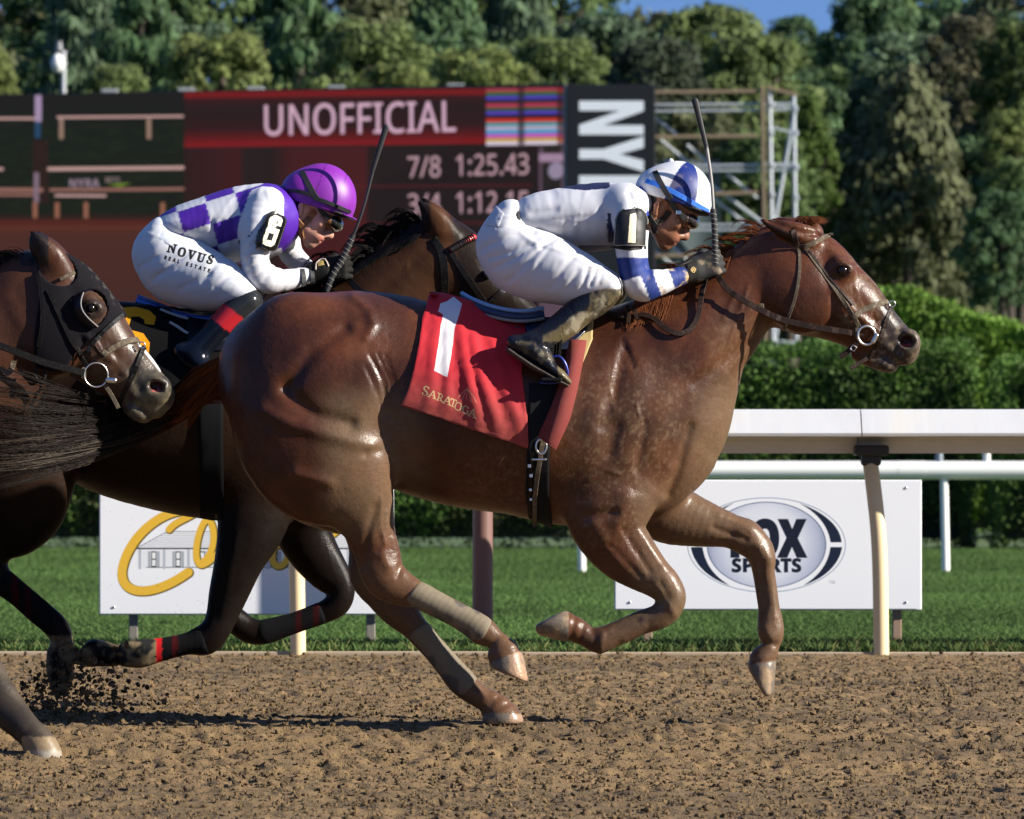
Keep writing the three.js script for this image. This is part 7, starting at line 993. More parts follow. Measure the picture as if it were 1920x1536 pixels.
// ---------- the horse coming from the left edge ----------
const Z3 = 0.10;
const third = thing('horse', 'bay racehorse in a black hood with one cupped eye, entering at the left edge', 'horse', [-2.3, 0, Z3]);
const H3parts = (() => {
  const z = Z3, k = 0.045, dx = -1405, dy = 70, sh = (st) => st.map((s) => [s[0] + dx, s[1] + dy, s[2] + dx, s[3] + dy, s[4], s[5]]);
  const head = [loft(z, [[90, 478, 20, 612, 8.6, 0], [128, 486, 36, 648, 9.8, 0], [158, 506, 48, 676, 10.3, 0], [200, 552, 98, 690, 10, 0], [227, 594, 134, 706, 9, 0], [252, 634, 170, 726, 7.2, 0], [277, 661, 204, 742, 6.2, 0], [297, 690, 234, 760, 5.7, 0], [309, 705, 252, 770, 5.4, 0]], { k: 0.035 }), ball(95, 640, z + 0.075, 8.6, 11.5, 4.2, { turn: -30, k: 0.05 }), ball(95, 640, z - 0.075, 8.6, 11.5, 4.2, { turn: -30, k: 0.05 })];
  const neck = [loft(z, [[-330, 690, -190, 1050, 19, 0], [-230, 630, -110, 980, 19, 0], [-160, 590, -60, 900, 17, 0], [-90, 552, -20, 830, 14, 0], [-30, 522, 20, 770, 12, 0], [30, 500, 56, 715, 10, 0], [70, 488, 84, 690, 8.6, 0]], { k: 0.06 })];
  const rest = [
    loft(z, sh([[530, 580, 512, 800, 22, 0], [560, 561, 562, 860, 26, 0], [620, 549, 640, 890, 28, 0], [700, 551, 735, 885, 27, 0], [790, 570, 800, 928, 28, 0], [880, 592, 882, 953, 29, 0], [970, 602, 980, 966, 28, 0], [1060, 596, 1075, 985, 25, 0], [1135, 588, 1150, 985, 21, 0], [1185, 620, 1230, 968, 18, 0]]), { k: 0.05 }),
    ball(297, 742, z, 5.2, 5.0, 5.4, { turn: 40, k: 0.02 }), ball(296, 727, z + 0.035, 4.2, 4.6, 3.2, { k: 0.02 }), ball(296, 727, z - 0.035, 4.2, 4.6, 3.2, { k: 0.02 }), ball(256, 772, z, 5.4, 3.0, 4.2, { turn: 30, k: 0.012 }), ball(290, 768, z, 3.2, 2.6, 3.6, { turn: 30, k: 0.015 }),
    ball(172, 577, z + 0.082, 4.2, 3.4, 2.4, { turn: 20, k: 0.03 }), ball(172, 577, z - 0.082, 4.2, 3.4, 2.4, { turn: 20, k: 0.03 }),
    loft(z, [[72, 506, 136, 506, 3.6, 6], [62, 476, 118, 484, 3.4, 7.5], [53, 450, 86, 458, 2.4, 8.5], [52, 432, 60, 436, 0.9, 9]], { k: 0.02 }), loft(z, [[84, 500, 140, 500, 3.2, -6], [76, 468, 118, 478, 2.8, -7.5], [70, 446, 92, 458, 1.8, -8.5], [69, 434, 72, 436, 0.5, -9]], { k: 0.02 }),
    // forelegs: one reaching under the frame edge, landing; one folded
    loft(z, [[-165, 960, -300, 1040, 10, 9], [-130, 1040, -260, 1110, 9, 16], [-80, 1120, -190, 1180, 7, 24], [-30, 1196, -120, 1240, 5.6, 34], [4, 1250, -64, 1288, 5, 40]], { k }), loft(z, [[2, 1246, -66, 1286, 4.8, 40], [26, 1286, -40, 1316, 4.4, 43], [48, 1318, -16, 1348, 3.7, 45], [70, 1350, 16, 1372, 3.9, 47], [84, 1366, 34, 1390, 3.6, 48], [90, 1374, 44, 1400, 3.7, 48]], { k: 0.02 }),
    loft(z, [[88, 1368, 42, 1398, 4, 48], [104, 1386, 46, 1412, 5, 48], [114, 1404, 52, 1424, 5.5, 48]], { k: 0.008, cuts: [[80, 1415, -0.04, 1]] }),
    loft(z, [[-165, 960, -300, 1040, 9, -9], [-120, 1040, -240, 1080, 7, -12], [-90, 1110, -180, 1130, 5.4, -12], [-110, 1160, -190, 1160, 4.6, -12], [-190, 1200, -220, 1170, 3.6, -12], [-280, 1230, -290, 1190, 3.8, -12], [-330, 1240, -330, 1200, 4.6, -12]], { k }),
    loft(z, sh([[640, 600, 470, 690, 13, 9], [716, 690, 440, 800, 14, 12], [732, 860, 530, 935, 10.5, 14], [740, 985, 640, 1003, 6.2, 13.5], [757, 1062, 680, 1092, 4.9, 13], [845, 1121, 816, 1158, 3.2, 13], [916, 1158, 888, 1204, 3.8, 13], [986, 1240, 921, 1260, 5, 13]]), { k }), loft(z, sh([[660, 700, 480, 780, 13, -9], [720, 880, 520, 950, 10, -13], [728, 1020, 645, 1030, 6, -13], [780, 1138, 712, 1146, 4.4, -13], [854, 1230, 820, 1262, 3.3, -13], [960, 1300, 908, 1326, 4.6, -13]]), { k }),
    ball(293, 725, z + 0.066, 2.9, 1.9, 3.2, { cut: 1, k: 0.008, turn: 20 }), ball(293, 725, z - 0.066, 2.9, 1.9, 3.2, { cut: 1, k: 0.008, turn: 20 }), ball(174, 580, z + 0.114, 2.2, 1.7, 2.2, { turn: 14, cut: 1, k: 0.008 }), ball(174, 580, z - 0.114, 2.2, 1.7, 2.2, { turn: 14, cut: 1, k: 0.008 }),
  ];
  const S = strokes(z, [[[160, 640, 150, 680, 128, 712], 6, -6], [[165, 628, 205, 670, 240, 700], 6, 5], [[190, 630, 200, 660], 4, -5], [[206, 640, 222, 668], 5, -4], [[222, 668, 226, 700], 5, -3], [[200, 690, 236, 700, 250, 720], 3, 2.5], [[240, 742, 258, 760, 274, 778], 3, -6, 0], [[250, 700, 262, 730], 8, -5], [[140, 550, 156, 580], 14, -6], [[157, 586, 174, 590, 192, 582], 3.4, 4], [[158, 576, 174, 568, 190, 576], 3.6, 4.5], [[70, 500, 76, 470, 60, 440], 8, -8], [[20, 560, 46, 610], 14, 3], [[-20, 700, 60, 690], 16, -5], [[92, 500, 104, 490], 6, -4]]);
  return { P: [...head, ...neck, ...rest], head, neck, S };
})();
const H3 = field(H3parts.P, { strokes: H3parts.S, z: Z3, disp: (x, y, z) => 0.0025 * (vn(x * 12, y * 12, z * 12) - 0.5) + 0.0016 * (vn(x * 36, y * 30, z * 30) - 0.5) });
const bayCoat = (x, y, z, px, py, nx, ny, nz) => {
  const n1 = fbm(x * 7, y * 7, z * 7, 3), n2 = fbm(x * 60, y * 45, z * 60, 3); let c = mix3([0.066, 0.024, 0.011], [0.04, 0.0155, 0.008], n1);
  const face = sm(200, 280, px - (py - 640) * 0.0); if (px > 150 && py < 800) c = mix3(c, mix3([0.052, 0.036, 0.028], [0.08, 0.062, 0.044], sm(0.45, 0.65, n2)), 0.35 + 0.6 * sm(225, 270, px + (py - 690) * 0.3));
  if (py > 690 && px > 200) c = mix3(c, mix3([0.035, 0.03, 0.027], [0.15, 0.125, 0.075], 0.45 * sm(0.4, 0.6, n2) + (py > 735 && px > 250 ? 0.35 : 0)), sm(225, 250, px) * 0.9);
  const nos = Math.hypot(px - 293, (py - 725) * 1.4); if (nos < 18 && py < 760) c = mix3(c, py > 731 ? [0.4, 0.08, 0.08] : [0.02, 0.008, 0.008], 1 - sm(11, 16, nos));
  if (px > 246 && px < 300 && py < 712 && nz > -0.3 && py < 652 + (px - 262) * 1.25 && py > 630 && ny > 0.2) c = mix3(c, [0.6, 0.58, 0.56], sm(0, 4, 652 + (px - 262) * 1.25 - py) * sm(256, 262, px));
  if (py < 520 && px < 90 + (py - 440) * 0.05 && px > 40 && py < 500) c = mix3(c, [0.010, 0.008, 0.008], 0.9);
  if (py > 1000) c = mix3(c, [0.02, 0.016, 0.014], sm(1000, 1100, py)); if (py > 1240) c = mix3(c, [0.10, 0.075, 0.05], 0.6 * sm(0.3, 0.7, n1)); if (py > 1382 && px > 40) c = mix3([0.2, 0.145, 0.085], [0.3, 0.27, 0.22], sm(1404, 1412, py));
  if (Math.hypot((px - 174) * 0.8, py - 580) < 19) c = mix3(c, [0.02, 0.014, 0.012], 0.8); return c.map((v) => v * (0.8 + 0.4 * n2));
};
{ const xs = at(-12, 600, Z3).x; part('body', mergeGeometries([skin(H3, 0.008, bayCoat, [xs, -0.2, -1, 5, 3, 2]), skin(H3, 0.019, bayCoat, [-9, -0.2, -1, xs + 0.004, 3, 2])]), coatMat(0.46), third); }
{
  const z = Z3; for (const s of [1, -1]) { const p = at(174, 580, z); part('eye', new THREE.SphereGeometry(0.018, 20, 14).translate(p.x, p.y, z + s * 0.094), M.eye, third); }
  seed = 333; const m = new Hair(), crest = [-180, 590, -100, 552, -30, 522, 20, 500, 62, 486]; for (let i = 0; i < 700; i++) { const t = rnd(), [px, py] = polyAt(crest, t), b = at(px, py + rr(-2, 10), z + rr(-0.03, 0.04)), L = rr(0.04, 0.1), P = [b]; for (let k = 1; k <= 5; k++) { const f = k / 5; P.push(b.clone().add(new THREE.Vector3(-L * f, L * 0.4 * Math.sin(f * 2.3) + 0.002, (b.z - z) * f))); } m.strand(P, 0.0018, 0.0005, [0.009, 0.008, 0.008]); } part('mane', m.build(), M.hair, third);
  const tl = new Hair(); for (let i = 0; i < 400; i++) { const w = rr(-1, 1), c = new THREE.CatmullRomCurve3([at(-990, 740 + rr(-10, 40), z), at(-1080, 790 + w * 30, z), at(-1240, 850 + w * 60, z + 0.05)]), P = []; for (let k = 0; k <= 7; k++) P.push(c.getPoint(k / 7)); tl.strand(P, 0.002, 0.0006, [0.012, 0.01, 0.009]); } part('tail', tl.build(), M.hair, third);
  // hood: the head again, a little larger, cut to the cloth edge, with holes for ear and eye
  const P = (arr) => arr.map(([x, y]) => { const v = at(x, y, z); return [v.x, v.y]; }), edge = P([[66, 462], [104, 452], [168, 476], [222, 540], [244, 588], [228, 597], [196, 622], [160, 648], [143, 668], [130, 692], [112, 700], [72, 690], [70, 640], [80, 560], [76, 520]]);
  const inPoly = (x, y) => { let c = false, d = 1e9; for (let i = 0, j = edge.length - 1; i < edge.length; j = i++) { const [ax, ay] = edge[i], [bx, by] = edge[j]; if ((ay > y) !== (by > y) && x < (bx - ax) * (y - ay) / (by - ay) + ax) c = !c; const vx = bx - ax, vy = by - ay, t = Math.min(1, Math.max(0, ((x - ax) * vx + (y - ay) * vy) / (vx * vx + vy * vy))); d = Math.min(d, Math.hypot(x - ax - t * vx, y - ay - t * vy)); } return c ? -d : d; };
  const earC = at(112, 508, z), eyeC = at(173, 580, z), inner = H3;
  const hood = field([...H3parts.head, ...H3parts.neck].filter((p) => !p.cut).map((p) => ({ ...p, d: (x, y, q) => p.d(x, y, q) - 0.009, local: p.local ? (...a) => { const l = p.local(...a); return (x, y, q) => l(x, y, q) - 0.009; } : undefined })), { z, strokes: H3parts.S, disp: (x, y, q) => 0.002 * vn(x * 24, y * 24, q * 24), cutter: (d, x, y, q) => { let r = Math.max(d, inPoly(x, y)); const e = Math.hypot((x - earC.x) * 0.92 + (y - earC.y) * 0.3, ((y - earC.y) * 1.0)) - 0.054; r = Math.max(r, -e); r = Math.max(r, -(Math.hypot((x - eyeC.x) * 1.02, (y - eyeC.y) * 0.9) - 0.056)); return r; } });
  part('hood', skin(hood, 0.0055, (x, y, q, px, py) => { const n = fbm(x * 70, y * 70, q * 70, 2); return mix3([0.009, 0.008, 0.010], [0.10, 0.09, 0.08], 0.6 * sm(0.52, 0.72, n) * sm(12, -22, (py - 520) - (px - 160) * 1.25 + 18)); }, [at(55, 600, z).x, at(60, 720, z).y, z - 0.2, at(255, 600, z).x, at(60, 440, z).y, z + 0.2]), phys(0xffffff, 0.9, { vertexColors: true, bumpMap: weaveBump, bumpScale: 0.0015, specularIntensity: 0.15 }), third);
  const rim = []; for (let i = 0; i <= 26; i++) { const a = 0.9 + i / 26 * 4.1, p = at(173 + 33 * Math.cos(a) * 0.98, 580 - 36 * Math.sin(a), z); rim.push(new THREE.Vector3(p.x, p.y, z + 0.112 + 0.02 * Math.sin((i / 26) * 3.14))); }
  const cup = []; { const pos = [], ix = [], C = new THREE.Vector3(at(158, 590, z).x, at(158, 590, z).y, z + 0.125); for (let r = 0; r <= 8; r++) for (let i = 0; i <= 24; i++) { const a = 1.35 + i / 24 * 3.75, t = i / 24, f = r / 8, ox = 172 + 37 * Math.cos(a), oy = 582 - 37 * Math.sin(a), ix2 = 162 + 27 * t - 15 * Math.sin(Math.PI * t), iy = 551 + 64 * t, q = at(ox + (ix2 - ox) * f, oy + (iy - oy) * f, z); pos.push(q.x, q.y, z + 0.106 + 0.042 * Math.sin(Math.min(1, f * 1.05) * 1.5) * Math.sin(Math.PI * (0.12 + 0.76 * t))); } for (let r = 0; r < 8; r++) for (let i = 0; i < 24; i++) { const a = r * 25 + i, b = a + 25; ix.push(a, b, b + 1, a, b + 1, a + 1); } const g = new THREE.BufferGeometry(); g.setAttribute('position', new THREE.Float32BufferAttribute(pos, 3)); g.setIndex(ix); g.computeVertexNormals(); cup.push(g); }
  part('eye_cup', cup[0], phys([0.008, 0.008, 0.01], 0.35, { specularIntensity: 0.4, side: THREE.DoubleSide }), third);
  const er = []; for (let i = 0; i <= 24; i++) { const t = i / 24, q = at(162 + 27 * t - 15 * Math.sin(Math.PI * t), 551 + 64 * t, z); er.push(new THREE.Vector3(q.x, q.y, z + 0.107 + 0.042 * Math.sin(Math.PI * (0.12 + 0.76 * t)))); } part('cup_edge', tube(er, 0.0028, 40, 6), std([0.16, 0.155, 0.15], 0.6), third);
}
{
  const z = Z3, b = thing('bridle', 'black bridle with steel ring bit over the hooded head at the left edge', 'bridle', [at(180, 640, z).x, at(180, 640, z).y, z]), S = (px, w, o) => strap(H3, z, px, w, { far: true, lift: 13, t: 5, ...o });
  part('throatlash', S([71, 513, 76, 545, 80, 580, 78, 620, 72, 650], 0.016, { n: 18 }), M.blackLeather, b); part('cheekpiece', S([90, 545, 110, 590, 134, 640, 152, 668, 163, 686], 0.017, { n: 20 }), M.blackLeather, b); part('browband', S([112, 524, 124, 518, 137, 512], 0.013, { lift: 8 }), M.dustyLeather, b);
  part('hood_strap', S([159, 662, 176, 640, 200, 616, 226, 593], 0.014, { lift: 12 }), M.blackRubber, b); part('noseband', S([190, 668, 206, 656, 226, 645, 243, 639, 256, 638], 0.021, { lift: 5, n: 14 }), M.dustyLeather, b); part('drop_strap', S([268, 652, 260, 676, 250, 702, 238, 726, 226, 752], 0.016, { lift: 5, n: 14 }), M.blackLeather, b); part('nose_tab', S([177, 648, 186, 660, 194, 668], 0.013, { lift: 6 }), M.brownLeather, b);
  part('noseband_ring', new THREE.TorusGeometry(0.010, 0.002, 8, 20).translate(at(266, 647, z + 0.055).x, at(266, 647, z + 0.055).y, z + 0.052), M.steel, b);
  for (const s of [1, -1]) { const c = at(184, 704, z); part('bit_ring', new THREE.TorusGeometry(0.040, 0.0028, 10, 44).rotateY(s * 0.3).translate(c.x, c.y, z + s * 0.088), M.steel, b); part('bit_cheek', new THREE.CapsuleGeometry(0.010, 0.022, 6, 12).rotateZ(1.5).translate(at(212, 714, z).x, at(212, 714, z).y, z + s * 0.085), M.steel, b); part('keeper', boxAt(at(161, 701, z).x, at(161, 701, z).y, z + s * 0.095, 0.016, 0.04, 0.012, 0.004), M.dustyLeather, b); }
  part('curb_strap', strap(H3, z, [196, 722, 206, 736, 215, 752, 222, 766], 0.014, { free: () => 0.075 }), M.dustyLeather, b);
  part('rein', strap(H3, z, [158, 700, 130, 692, 90, 682, 50, 668, 10, 652, -60, 630, -140, 600], 0.024, { n: 26, free: (t) => 0.115 + 0.09 * t }), M.blackLeather, b);
  part('strap_end', tube([at(68, 690, z + 0.13), at(66, 704, z + 0.13), at(72, 716, z + 0.13), at(82, 712, z + 0.13), at(86, 694, z + 0.13)], 0.006, 20, 6), M.blackLeather, b);
  part('martingale_strap', strap(H3, z, [0, 690, 12, 700, 20, 690, 24, 676], 0.02, { lift: 14 }), M.dustyLeather, b);
}
// clods thrown up where the dark hoof digs in
{
  seed = 77; lumps('dirt_spray', 1300, () => { const t = Math.pow(rnd(), 0.7), a = rr(-1, 1); const px = 112 + a * (24 + 95 * t) + 30 * t + (rnd() < 0.22 ? rr(-40, 150) : 0), py = 1372 - rnd() * 190 * (1 - 0.55 * Math.abs(a)), z = Z2 + rr(-0.2, 0.75), p = at(px, py, z); return [p.x, Math.max(p.y, 0.01), z, 0.0018 + 0.0085 * Math.pow(rnd(), 3)]; }, std([0.75, 0.72, 0.68], 1), 'dark clods of dirt kicked up by the hoof at left', 'dirt');
}
// --- rider in purple and white checks on the dark horse
const rider2 = thing('person', 'rider in purple and white checked silks with purple helmet and red topped boot', 'person', [-1, 1.2, -0.95]);
const R2 = {};
{
  const z = Z2, torso = [[286, 424, 326, 448, 14, 0], [308, 400, 345, 468, 16, 0], [345, 381, 380, 474, 17, 0], [395, 365, 420, 486, 18, 0], [445, 350, 466, 494, 18.5, 0], [492, 345, 508, 478, 18, 0], [514, 352, 526, 442, 13, 0], [524, 362, 532, 416, 8.5, 0]];
  const arm = (s) => s > 0 ? [[466, 380, 528, 392, 7, 13], [453, 425, 522, 425, 6.8, 18], [450, 465, 507, 466, 6, 20], [452, 496, 505, 490, 5.6, 20], [464, 532, 511, 496, 5.3, 19.5], [486, 546, 520, 501, 5, 19], [514, 546, 532, 505, 4.6, 17], [541, 544, 549, 505, 4.1, 14], [566, 536, 566, 502, 3.7, 12], [594, 528, 590, 503, 3.4, 10]] : [[500, 400, 555, 410, 6.5, -14], [512, 440, 562, 446, 6, -17], [522, 474, 566, 470, 5.2, -18], [540, 498, 578, 482, 4.6, -16], [562, 512, 588, 492, 4, -13], [586, 520, 604, 500, 3.4, -10]];
  const pelvis = [[280, 424, 330, 440, 14, 0], [262, 458, 346, 458, 17, 0], [254, 492, 362, 466, 18, 0], [268, 530, 385, 472, 16, 0]];
  const thigh = (s) => [[254, 490, 356, 464, 9, 9 * s], [276, 538, 388, 470, 9.6, 12 * s], [322, 556, 420, 484, 9.4, 15 * s], [372, 566, 448, 500, 8.6, 18 * s], [414, 568, 468, 522, 7.4, 20 * s], [440, 566, 482, 544, 6.2, 21 * s]];
  const shin = (s) => [[442, 548, 486, 586, 6.2, 22 * s], [420, 566, 462, 606, 6.3, 22.5 * s], [398, 592, 432, 628, 5.8, 23.5 * s], [374, 618, 408, 652, 5, 24.5 * s], [352, 640, 388, 672, 4.4, 25.5 * s]];
  const foot = (s) => [[352, 646, 330, 672, 3.4, 26 * s], [376, 656, 344, 690, 4, 26.4 * s], [392, 676, 372, 702, 4.4, 27 * s], [408, 700, 398, 714, 3.6, 27.4 * s]];
  const ear = at(575, 391, z), H = headPrims(ear, 36, 1.06), neck = capsule(H.W(-0.02, -0.03), at(530, 405, z), 0.058, 0.07, { k: 0.03 }), skinC = [0.60, 0.30, 0.21];
  const headF = field([neck, ...H.L], { z }), low = field([...[torso, pelvis].map((s) => loft(z, s, { grow: -0.014 })), ...[1, -1].flatMap((s) => [loft(z, arm(s), { grow: -0.008 }), loft(z, thigh(s), { grow: -0.012 }), loft(z, shin(s), { grow: -0.012 })]), neck], { z });
  const lip = H.W(0.1, -0.058), faceC = (x, y, zz) => { const d = Math.hypot(x - lip.x, y - lip.y), n = 0.9 + 0.2 * fbm(x * 60, y * 60, zz * 60, 2), u = (x - ear.x) * 0.588 + (y - ear.y) * 0.81, f = (x - ear.x) * 0.81 - (y - ear.y) * 0.588; const c = mix3(skinC, [0.5, 0.16, 0.13], 0.8 * sm(0.016, 0.008, d)); return mix3(c, [0.03, 0.018, 0.012], f < 0.0 && u > -0.03 && Math.abs(zz - z) < 0.073 ? 1 : 0).map((v) => v * n); };
  part('body', mergeGeometries([skin(headF, 0.0035, faceC, [ear.x - 0.115, ear.y - 0.16, z - 0.12, ear.x + 0.16, ear.y + 0.2, z + 0.12]), skin(low, 0.012, faceC, [-3, 0, z - 0.6, ear.x - 0.115, 2.5, z + 0.6])]), phys(0xffffff, 0.5, { vertexColors: true }), rider2);
  const PURPLE = [0.07, 0.012, 0.30], jerseyF = field([loft(z, torso, { k: 0.04 }), ...[1, -1].map((s) => loft(z, arm(s), { k: 0.045 }))], { z, disp: folds(5, 0.0024, 32, 14, -0.5), strokes: strokes(z, [[[402, 420, 412, 470], 5, -6], [[420, 420, 428, 460], 4, -6], [[440, 425, 444, 480], 6, -8], [[352, 440, 372, 466], 4, -4], [[318, 430, 340, 446], 6, -6], [[455, 420, 470, 400], 3, -3], [[460, 460, 490, 430], 3, -4], [[462, 480, 496, 452], 3, -4], [[464, 500, 500, 470], 3, -4], [[470, 515, 504, 486], 3, -4], [[484, 525, 514, 498], 3, -4], [[500, 530, 524, 503], 3, -3.5], [[520, 534, 538, 506], 3, -3], [[506, 365, 520, 400], 4, 4]]) }); R2.jersey = jerseyF; const armL = [1, -1].map((s) => loft(z, arm(s))), torsoD = loft(z, torso).d, armD = (x, y, q) => Math.min(armL[0].d(x, y, q), armL[1].d(x, y, q));
  const jc = (x, y, zz, px, py, nx, ny, nz) => {
    const armSide = armD(x, y, zz) < torsoD(x, y, zz); let c = WHITE;
    if (!armSide) {
      const qx = px - 332, qy = py - 397, det = 54 * 40 - 11 * -17.5, a = (qx * 40 - qy * 11) / det, b = (54 * qy + 17.5 * qx) / det, da = Math.min(a - Math.floor(a), Math.ceil(a) - a) * 54, db = Math.min(b - Math.floor(b), Math.ceil(b) - b) * 40;
      if (((Math.floor(a) + Math.floor(b)) & 1) === 0) c = PURPLE; if (a > 3.0 && px > 488 && b > -1.4) c = PURPLE; if (px > 498 + (py - 380) * 0.55 && px < 526 + (py - 400) * 0.3 && py > 366 && py < 405) c = WHITE; if (px > 530) c = PURPLE;
      if (Math.min(da, db) < 0.7 && px < 488) c = [0.5, 0.5, 0.54];
    }
    return c;
  };
  part('jersey', skin(jerseyF, 0.0062, jc), clothMat({ roughness: 0.5 }), rider2);
  const brF = field([loft(z, pelvis, { k: 0.05 }), ...[1, -1].map((s) => loft(z, thigh(s), { k: 0.05 }))], { z, disp: folds(13, 0.0016, 15, 40, 0.7), strokes: strokes(z, [[[266, 505, 300, 486, 330, 470], 4, -4], [[296, 528, 330, 500, 360, 480], 4, -5], [[300, 520, 335, 510, 380, 490], 5, -4], [[390, 535, 410, 500, 428, 490], 5, -4], [[410, 545, 440, 520], 4, -4], [[280, 440, 310, 450], 2, 2], [[345, 546, 400, 520], 6, -4]]) });
  const A0 = at(250, 580, z), B0 = at(490, 410, z);                  // the cloth of the breeches carries the sponsor lettering
  const txt = canvas(1440, 1020, (c, W, H) => {
    c.fillStyle = '#ffffff'; c.fillRect(0, 0, W, H); c.scale(W / 240, H / 170); c.translate(-250, -410); c.fillStyle = '#0d0e10'; c.strokeStyle = '#0d0e10'; c.lineWidth = 0.9;
    const put = (s, font, pts) => [...s].forEach((ch, i) => { const [x, y, a] = pts(i); c.save(); c.translate(x, y); c.rotate(a); c.font = font; c.scale(0.92, 1); c.fillText(ch, 0, 0); c.strokeText(ch, 0, 0); c.restore(); });
    put('NOVUS', '900 23px serif', (i) => [[319, 338, 357, 374, 393][i], [477, 484, 489, 494, 498][i], 0.2 + i * 0.03]);
    put('REAL ESTATE', '700 9.6px sans-serif', (i) => [314 + i * 8.2, 490 + i * 2.5, 0.3]);
  });
  txt.repeat.set(1 / (B0.x - A0.x), 1 / (B0.y - A0.y)); txt.offset.set(-A0.x / (B0.x - A0.x), -A0.y / (B0.y - A0.y));
  const br = part('breeches', skin(brF, 0.0065, () => [0.58, 0.59, 0.62]), clothMat({ map: txt }), rider2);
  part('waistband', patchOn(brF, z, bilin([286, 420], [326, 446], [322, 462], [276, 440]), 10, 6, { lift: 2, t: 2 }), clothMat({ vertexColors: false, color: lin(0.55, 0.58, 0.64) }), br);
  for (const s of [1, -1]) {
    const f = field([loft(z, shin(s), { k: 0.02 }), loft(z, foot(s), { k: 0.025 })], { z });
    part('boot', skin(f, 0.006, (x, y, zz, px, py) => { const e = (px - 413) * 0.62 - (py - 610) * 0.78; return e > 0 && e < 36 ? [0.42, 0.018, 0.026] : e >= 36 ? [0.02, 0.021, 0.023] : [0.004, 0.006, 0.012]; }), phys(0xffffff, 0.16, { vertexColors: true, specularIntensity: 0.6 }), rider2);
  }
  const g1 = field([capsule(at(588, 516, z + 0.1), at(606, 508, z + 0.1), 0.034, 0.036, { k: 0.02 }), ...fist(600, 510, 652, 500, z + 0.1, 1)], { z }), g2 = field(fist(612, 512, 662, 508, z - 0.1, -1), { z });
  const ga = part('glove', skin(g1, 0.0045), gloveMat, rider2); part('glove', skin(g2, 0.0055), gloveMat, rider2);
  part('cuff_badge', patchOn(g1, z + 0.1, bilin([595, 492], [606, 489], [608, 497], [597, 500]), 4, 4, { lift: 2, t: 1, from: 0.3 }), std([0.62, 0.44, 0.12], 0.4, { metalness: 0.4 }), ga);
  part('cuff_piping', mergeGeometries([strap(g1, z + 0.1, [592, 506, 594, 494, 600, 488, 608, 486], 0.004, { lift: 2, from: 0.3 }), strap(g1, z + 0.1, [609, 486, 613, 492, 616, 500], 0.004, { lift: 2, from: 0.3 })]), std([0.6, 0.5, 0.42], 0.6), ga);
  part('cuff_band', mergeGeometries([strap(jerseyF, z, [565, 501, 569, 518, 569, 536], 0.019, { lift: 2, t: 3 }), strap(jerseyF, z, [580, 500, 585, 514, 586, 532], 0.018, { lift: 2, t: 3 })]), std([0.02, 0.02, 0.022], 0.7), rider2);
  const plate = (u, v) => { const w = v < 0.22 ? Math.sqrt(1 - ((0.22 - v) / 0.22) ** 2) : v > 0.85 ? Math.sqrt(1 - ((v - 0.85) / 0.2) ** 2) : 1; return [507 - (v - 0.5) * 24 + (u - 0.5) * 36 * (0.15 + 0.85 * w), 400 + v * 68 + (u - 0.5) * 8]; };
  part('arm_number', patchOn(jerseyF, z, plate, 16, 20, { lift: 7, t: 4, from: 0.5 }), std([1, 1, 1], 0.25, { map: canvas(256, 440, (c, W, H) => { c.fillStyle = '#0a0a0b'; c.fillRect(0, 0, W, H); c.strokeStyle = '#8d897c'; c.lineWidth = 3; c.strokeRect(10, 10, W - 20, H - 20); c.fillStyle = '#eee6c6'; c.beginPath(); [[92, 46], [176, 46], [204, 74], [204, 360], [176, 392], [92, 392], [62, 360], [62, 76]].forEach(([x, y], k) => c[k ? 'lineTo' : 'moveTo'](x, y)); c.fill(); c.fillStyle = '#101113'; c.fillRect(108, 100, 54, 70); c.fillRect(150, 150, 60, 34); c.fillRect(108, 246, 54, 82); c.beginPath(); c.fill(); }) }), rider2);
  part('arm_strap', mergeGeometries([strap(jerseyF, z, [450, 455, 462, 444, 478, 440, 490, 444], 0.017, { lift: 3, from: 0.5 }), strap(jerseyF, z, [488, 448, 498, 458, 506, 468], 0.012, { lift: 3, from: 0.5 })]), M.blackLeather, rider2);
  const helmF = field([ball(601, 376, z, 12.6, 13.2, 10.6, { turn: 20, k: 0.01 }), ball(562, 358, z, 6, 5.5, 8.8, { turn: 20, k: 0.05 })], { z, cutter: (d, x, y) => { const a = at(538, 374, z), b = at(662, 412, z), nx = -(b.y - a.y), ny = b.x - a.x, l = Math.hypot(nx, ny); return Math.max(d, -((x - a.x) * nx + (y - a.y) * ny) / l); } });
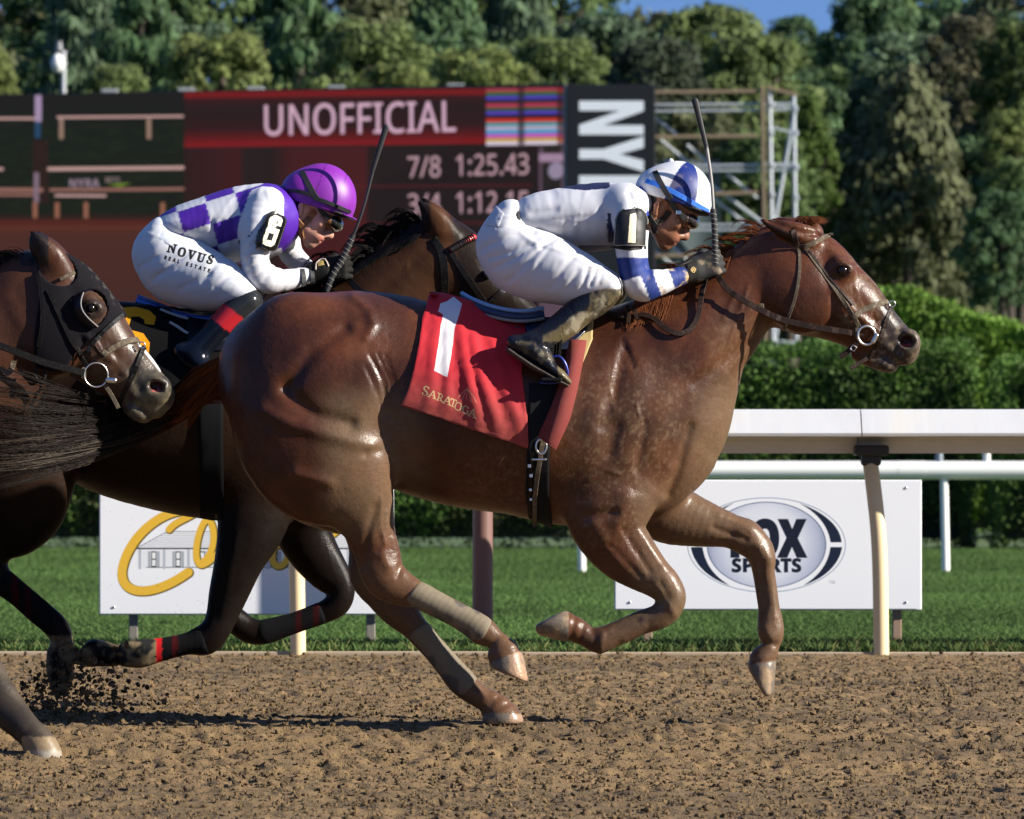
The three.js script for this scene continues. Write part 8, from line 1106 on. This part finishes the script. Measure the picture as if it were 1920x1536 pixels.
  const hm = part('helmet', skin(helmF, 0.0045, (x, y, zz, px, py) => { const seam = Math.abs(Math.abs((px - 601) * 0.94 + (py - 376) * 0.34 - 8) - 22) < 0.8; return seam ? [0.08, 0.006, 0.13] : [0.19, 0.016, 0.29]; }), phys(0xffffff, 0.45, { vertexColors: true, bumpMap: weaveBump, bumpScale: 0.0006 }), rider2);
  part('peak', skin(field([ball(648, 405, z, 4.3, 0.55, 8.2, { turn: 20 })]), 0.004), std([0.18, 0.015, 0.28], 0.5), hm);
  part('brim_lining', skin(field([ball(626, 398, z, 6.6, 1.2, 9.2, { turn: 18 })]), 0.005), std([0.012, 0.01, 0.01], 0.7), hm);
  const gg = part('goggles', skin(field([ball(625, 416, z, 4.0, 2.8, 7.0, { turn: 40 })]), 0.0035), phys([0.022, 0.022, 0.02], 0.05, { clearcoat: 1, clearcoatRoughness: 0.03 }), rider2);
  part('goggle_frame', skin(field([ball(617, 414, z, 3.6, 3.3, 7.3, { turn: 40 }), { ...ball(631, 419, z, 4.0, 2.7, 7.1, { turn: 40 }), cut: 1, k: 0.004 }]), 0.0035), std([0.2, 0.08, 0.03], 0.35), gg);
  part('goggle_strap', mergeGeometries([strap(helmF, z, [566, 322, 576, 342, 588, 364, 595, 374], 0.021, { lift: 3, t: 2.5 }), strap(helmF, z, [540, 358, 560, 359, 580, 365, 594, 372], 0.014, { lift: 2.5, t: 2.5 }), strap(helmF, z, [592, 372, 612, 379, 636, 389, 656, 398], 0.014, { lift: 3, t: 2.5 }), strap(headF, z, [592, 372, 600, 388, 608, 400, 616, 409], 0.019, { lift: 15, t: 2.5 })]), std([0.012, 0.012, 0.012], 0.5), gg);
  part('chin_strap', mergeGeometries([strap(headF, z, [547, 384, 550, 400, 560, 416, 567, 424], 0.02, { lift: 6, t: 5 }), strap(headF, z, [589, 396, 582, 408, 572, 418, 564, 428, 567, 445], 0.022, { lift: 4, t: 5 })]), std([0.24, 0.10, 0.035], 0.55), rider2);
}
crop('black whip held up at a slant in front of the purple helmet', [640, 496, 651, 470, 678, 400, 699, 322], [612, 546, 626, 512, 640, 490, 651, 468, 662, 440], [697, 326, 725, 234], Z2 + 0.13, [0.02, 0.02, 0.02]);
renderer.render(scene, camera);
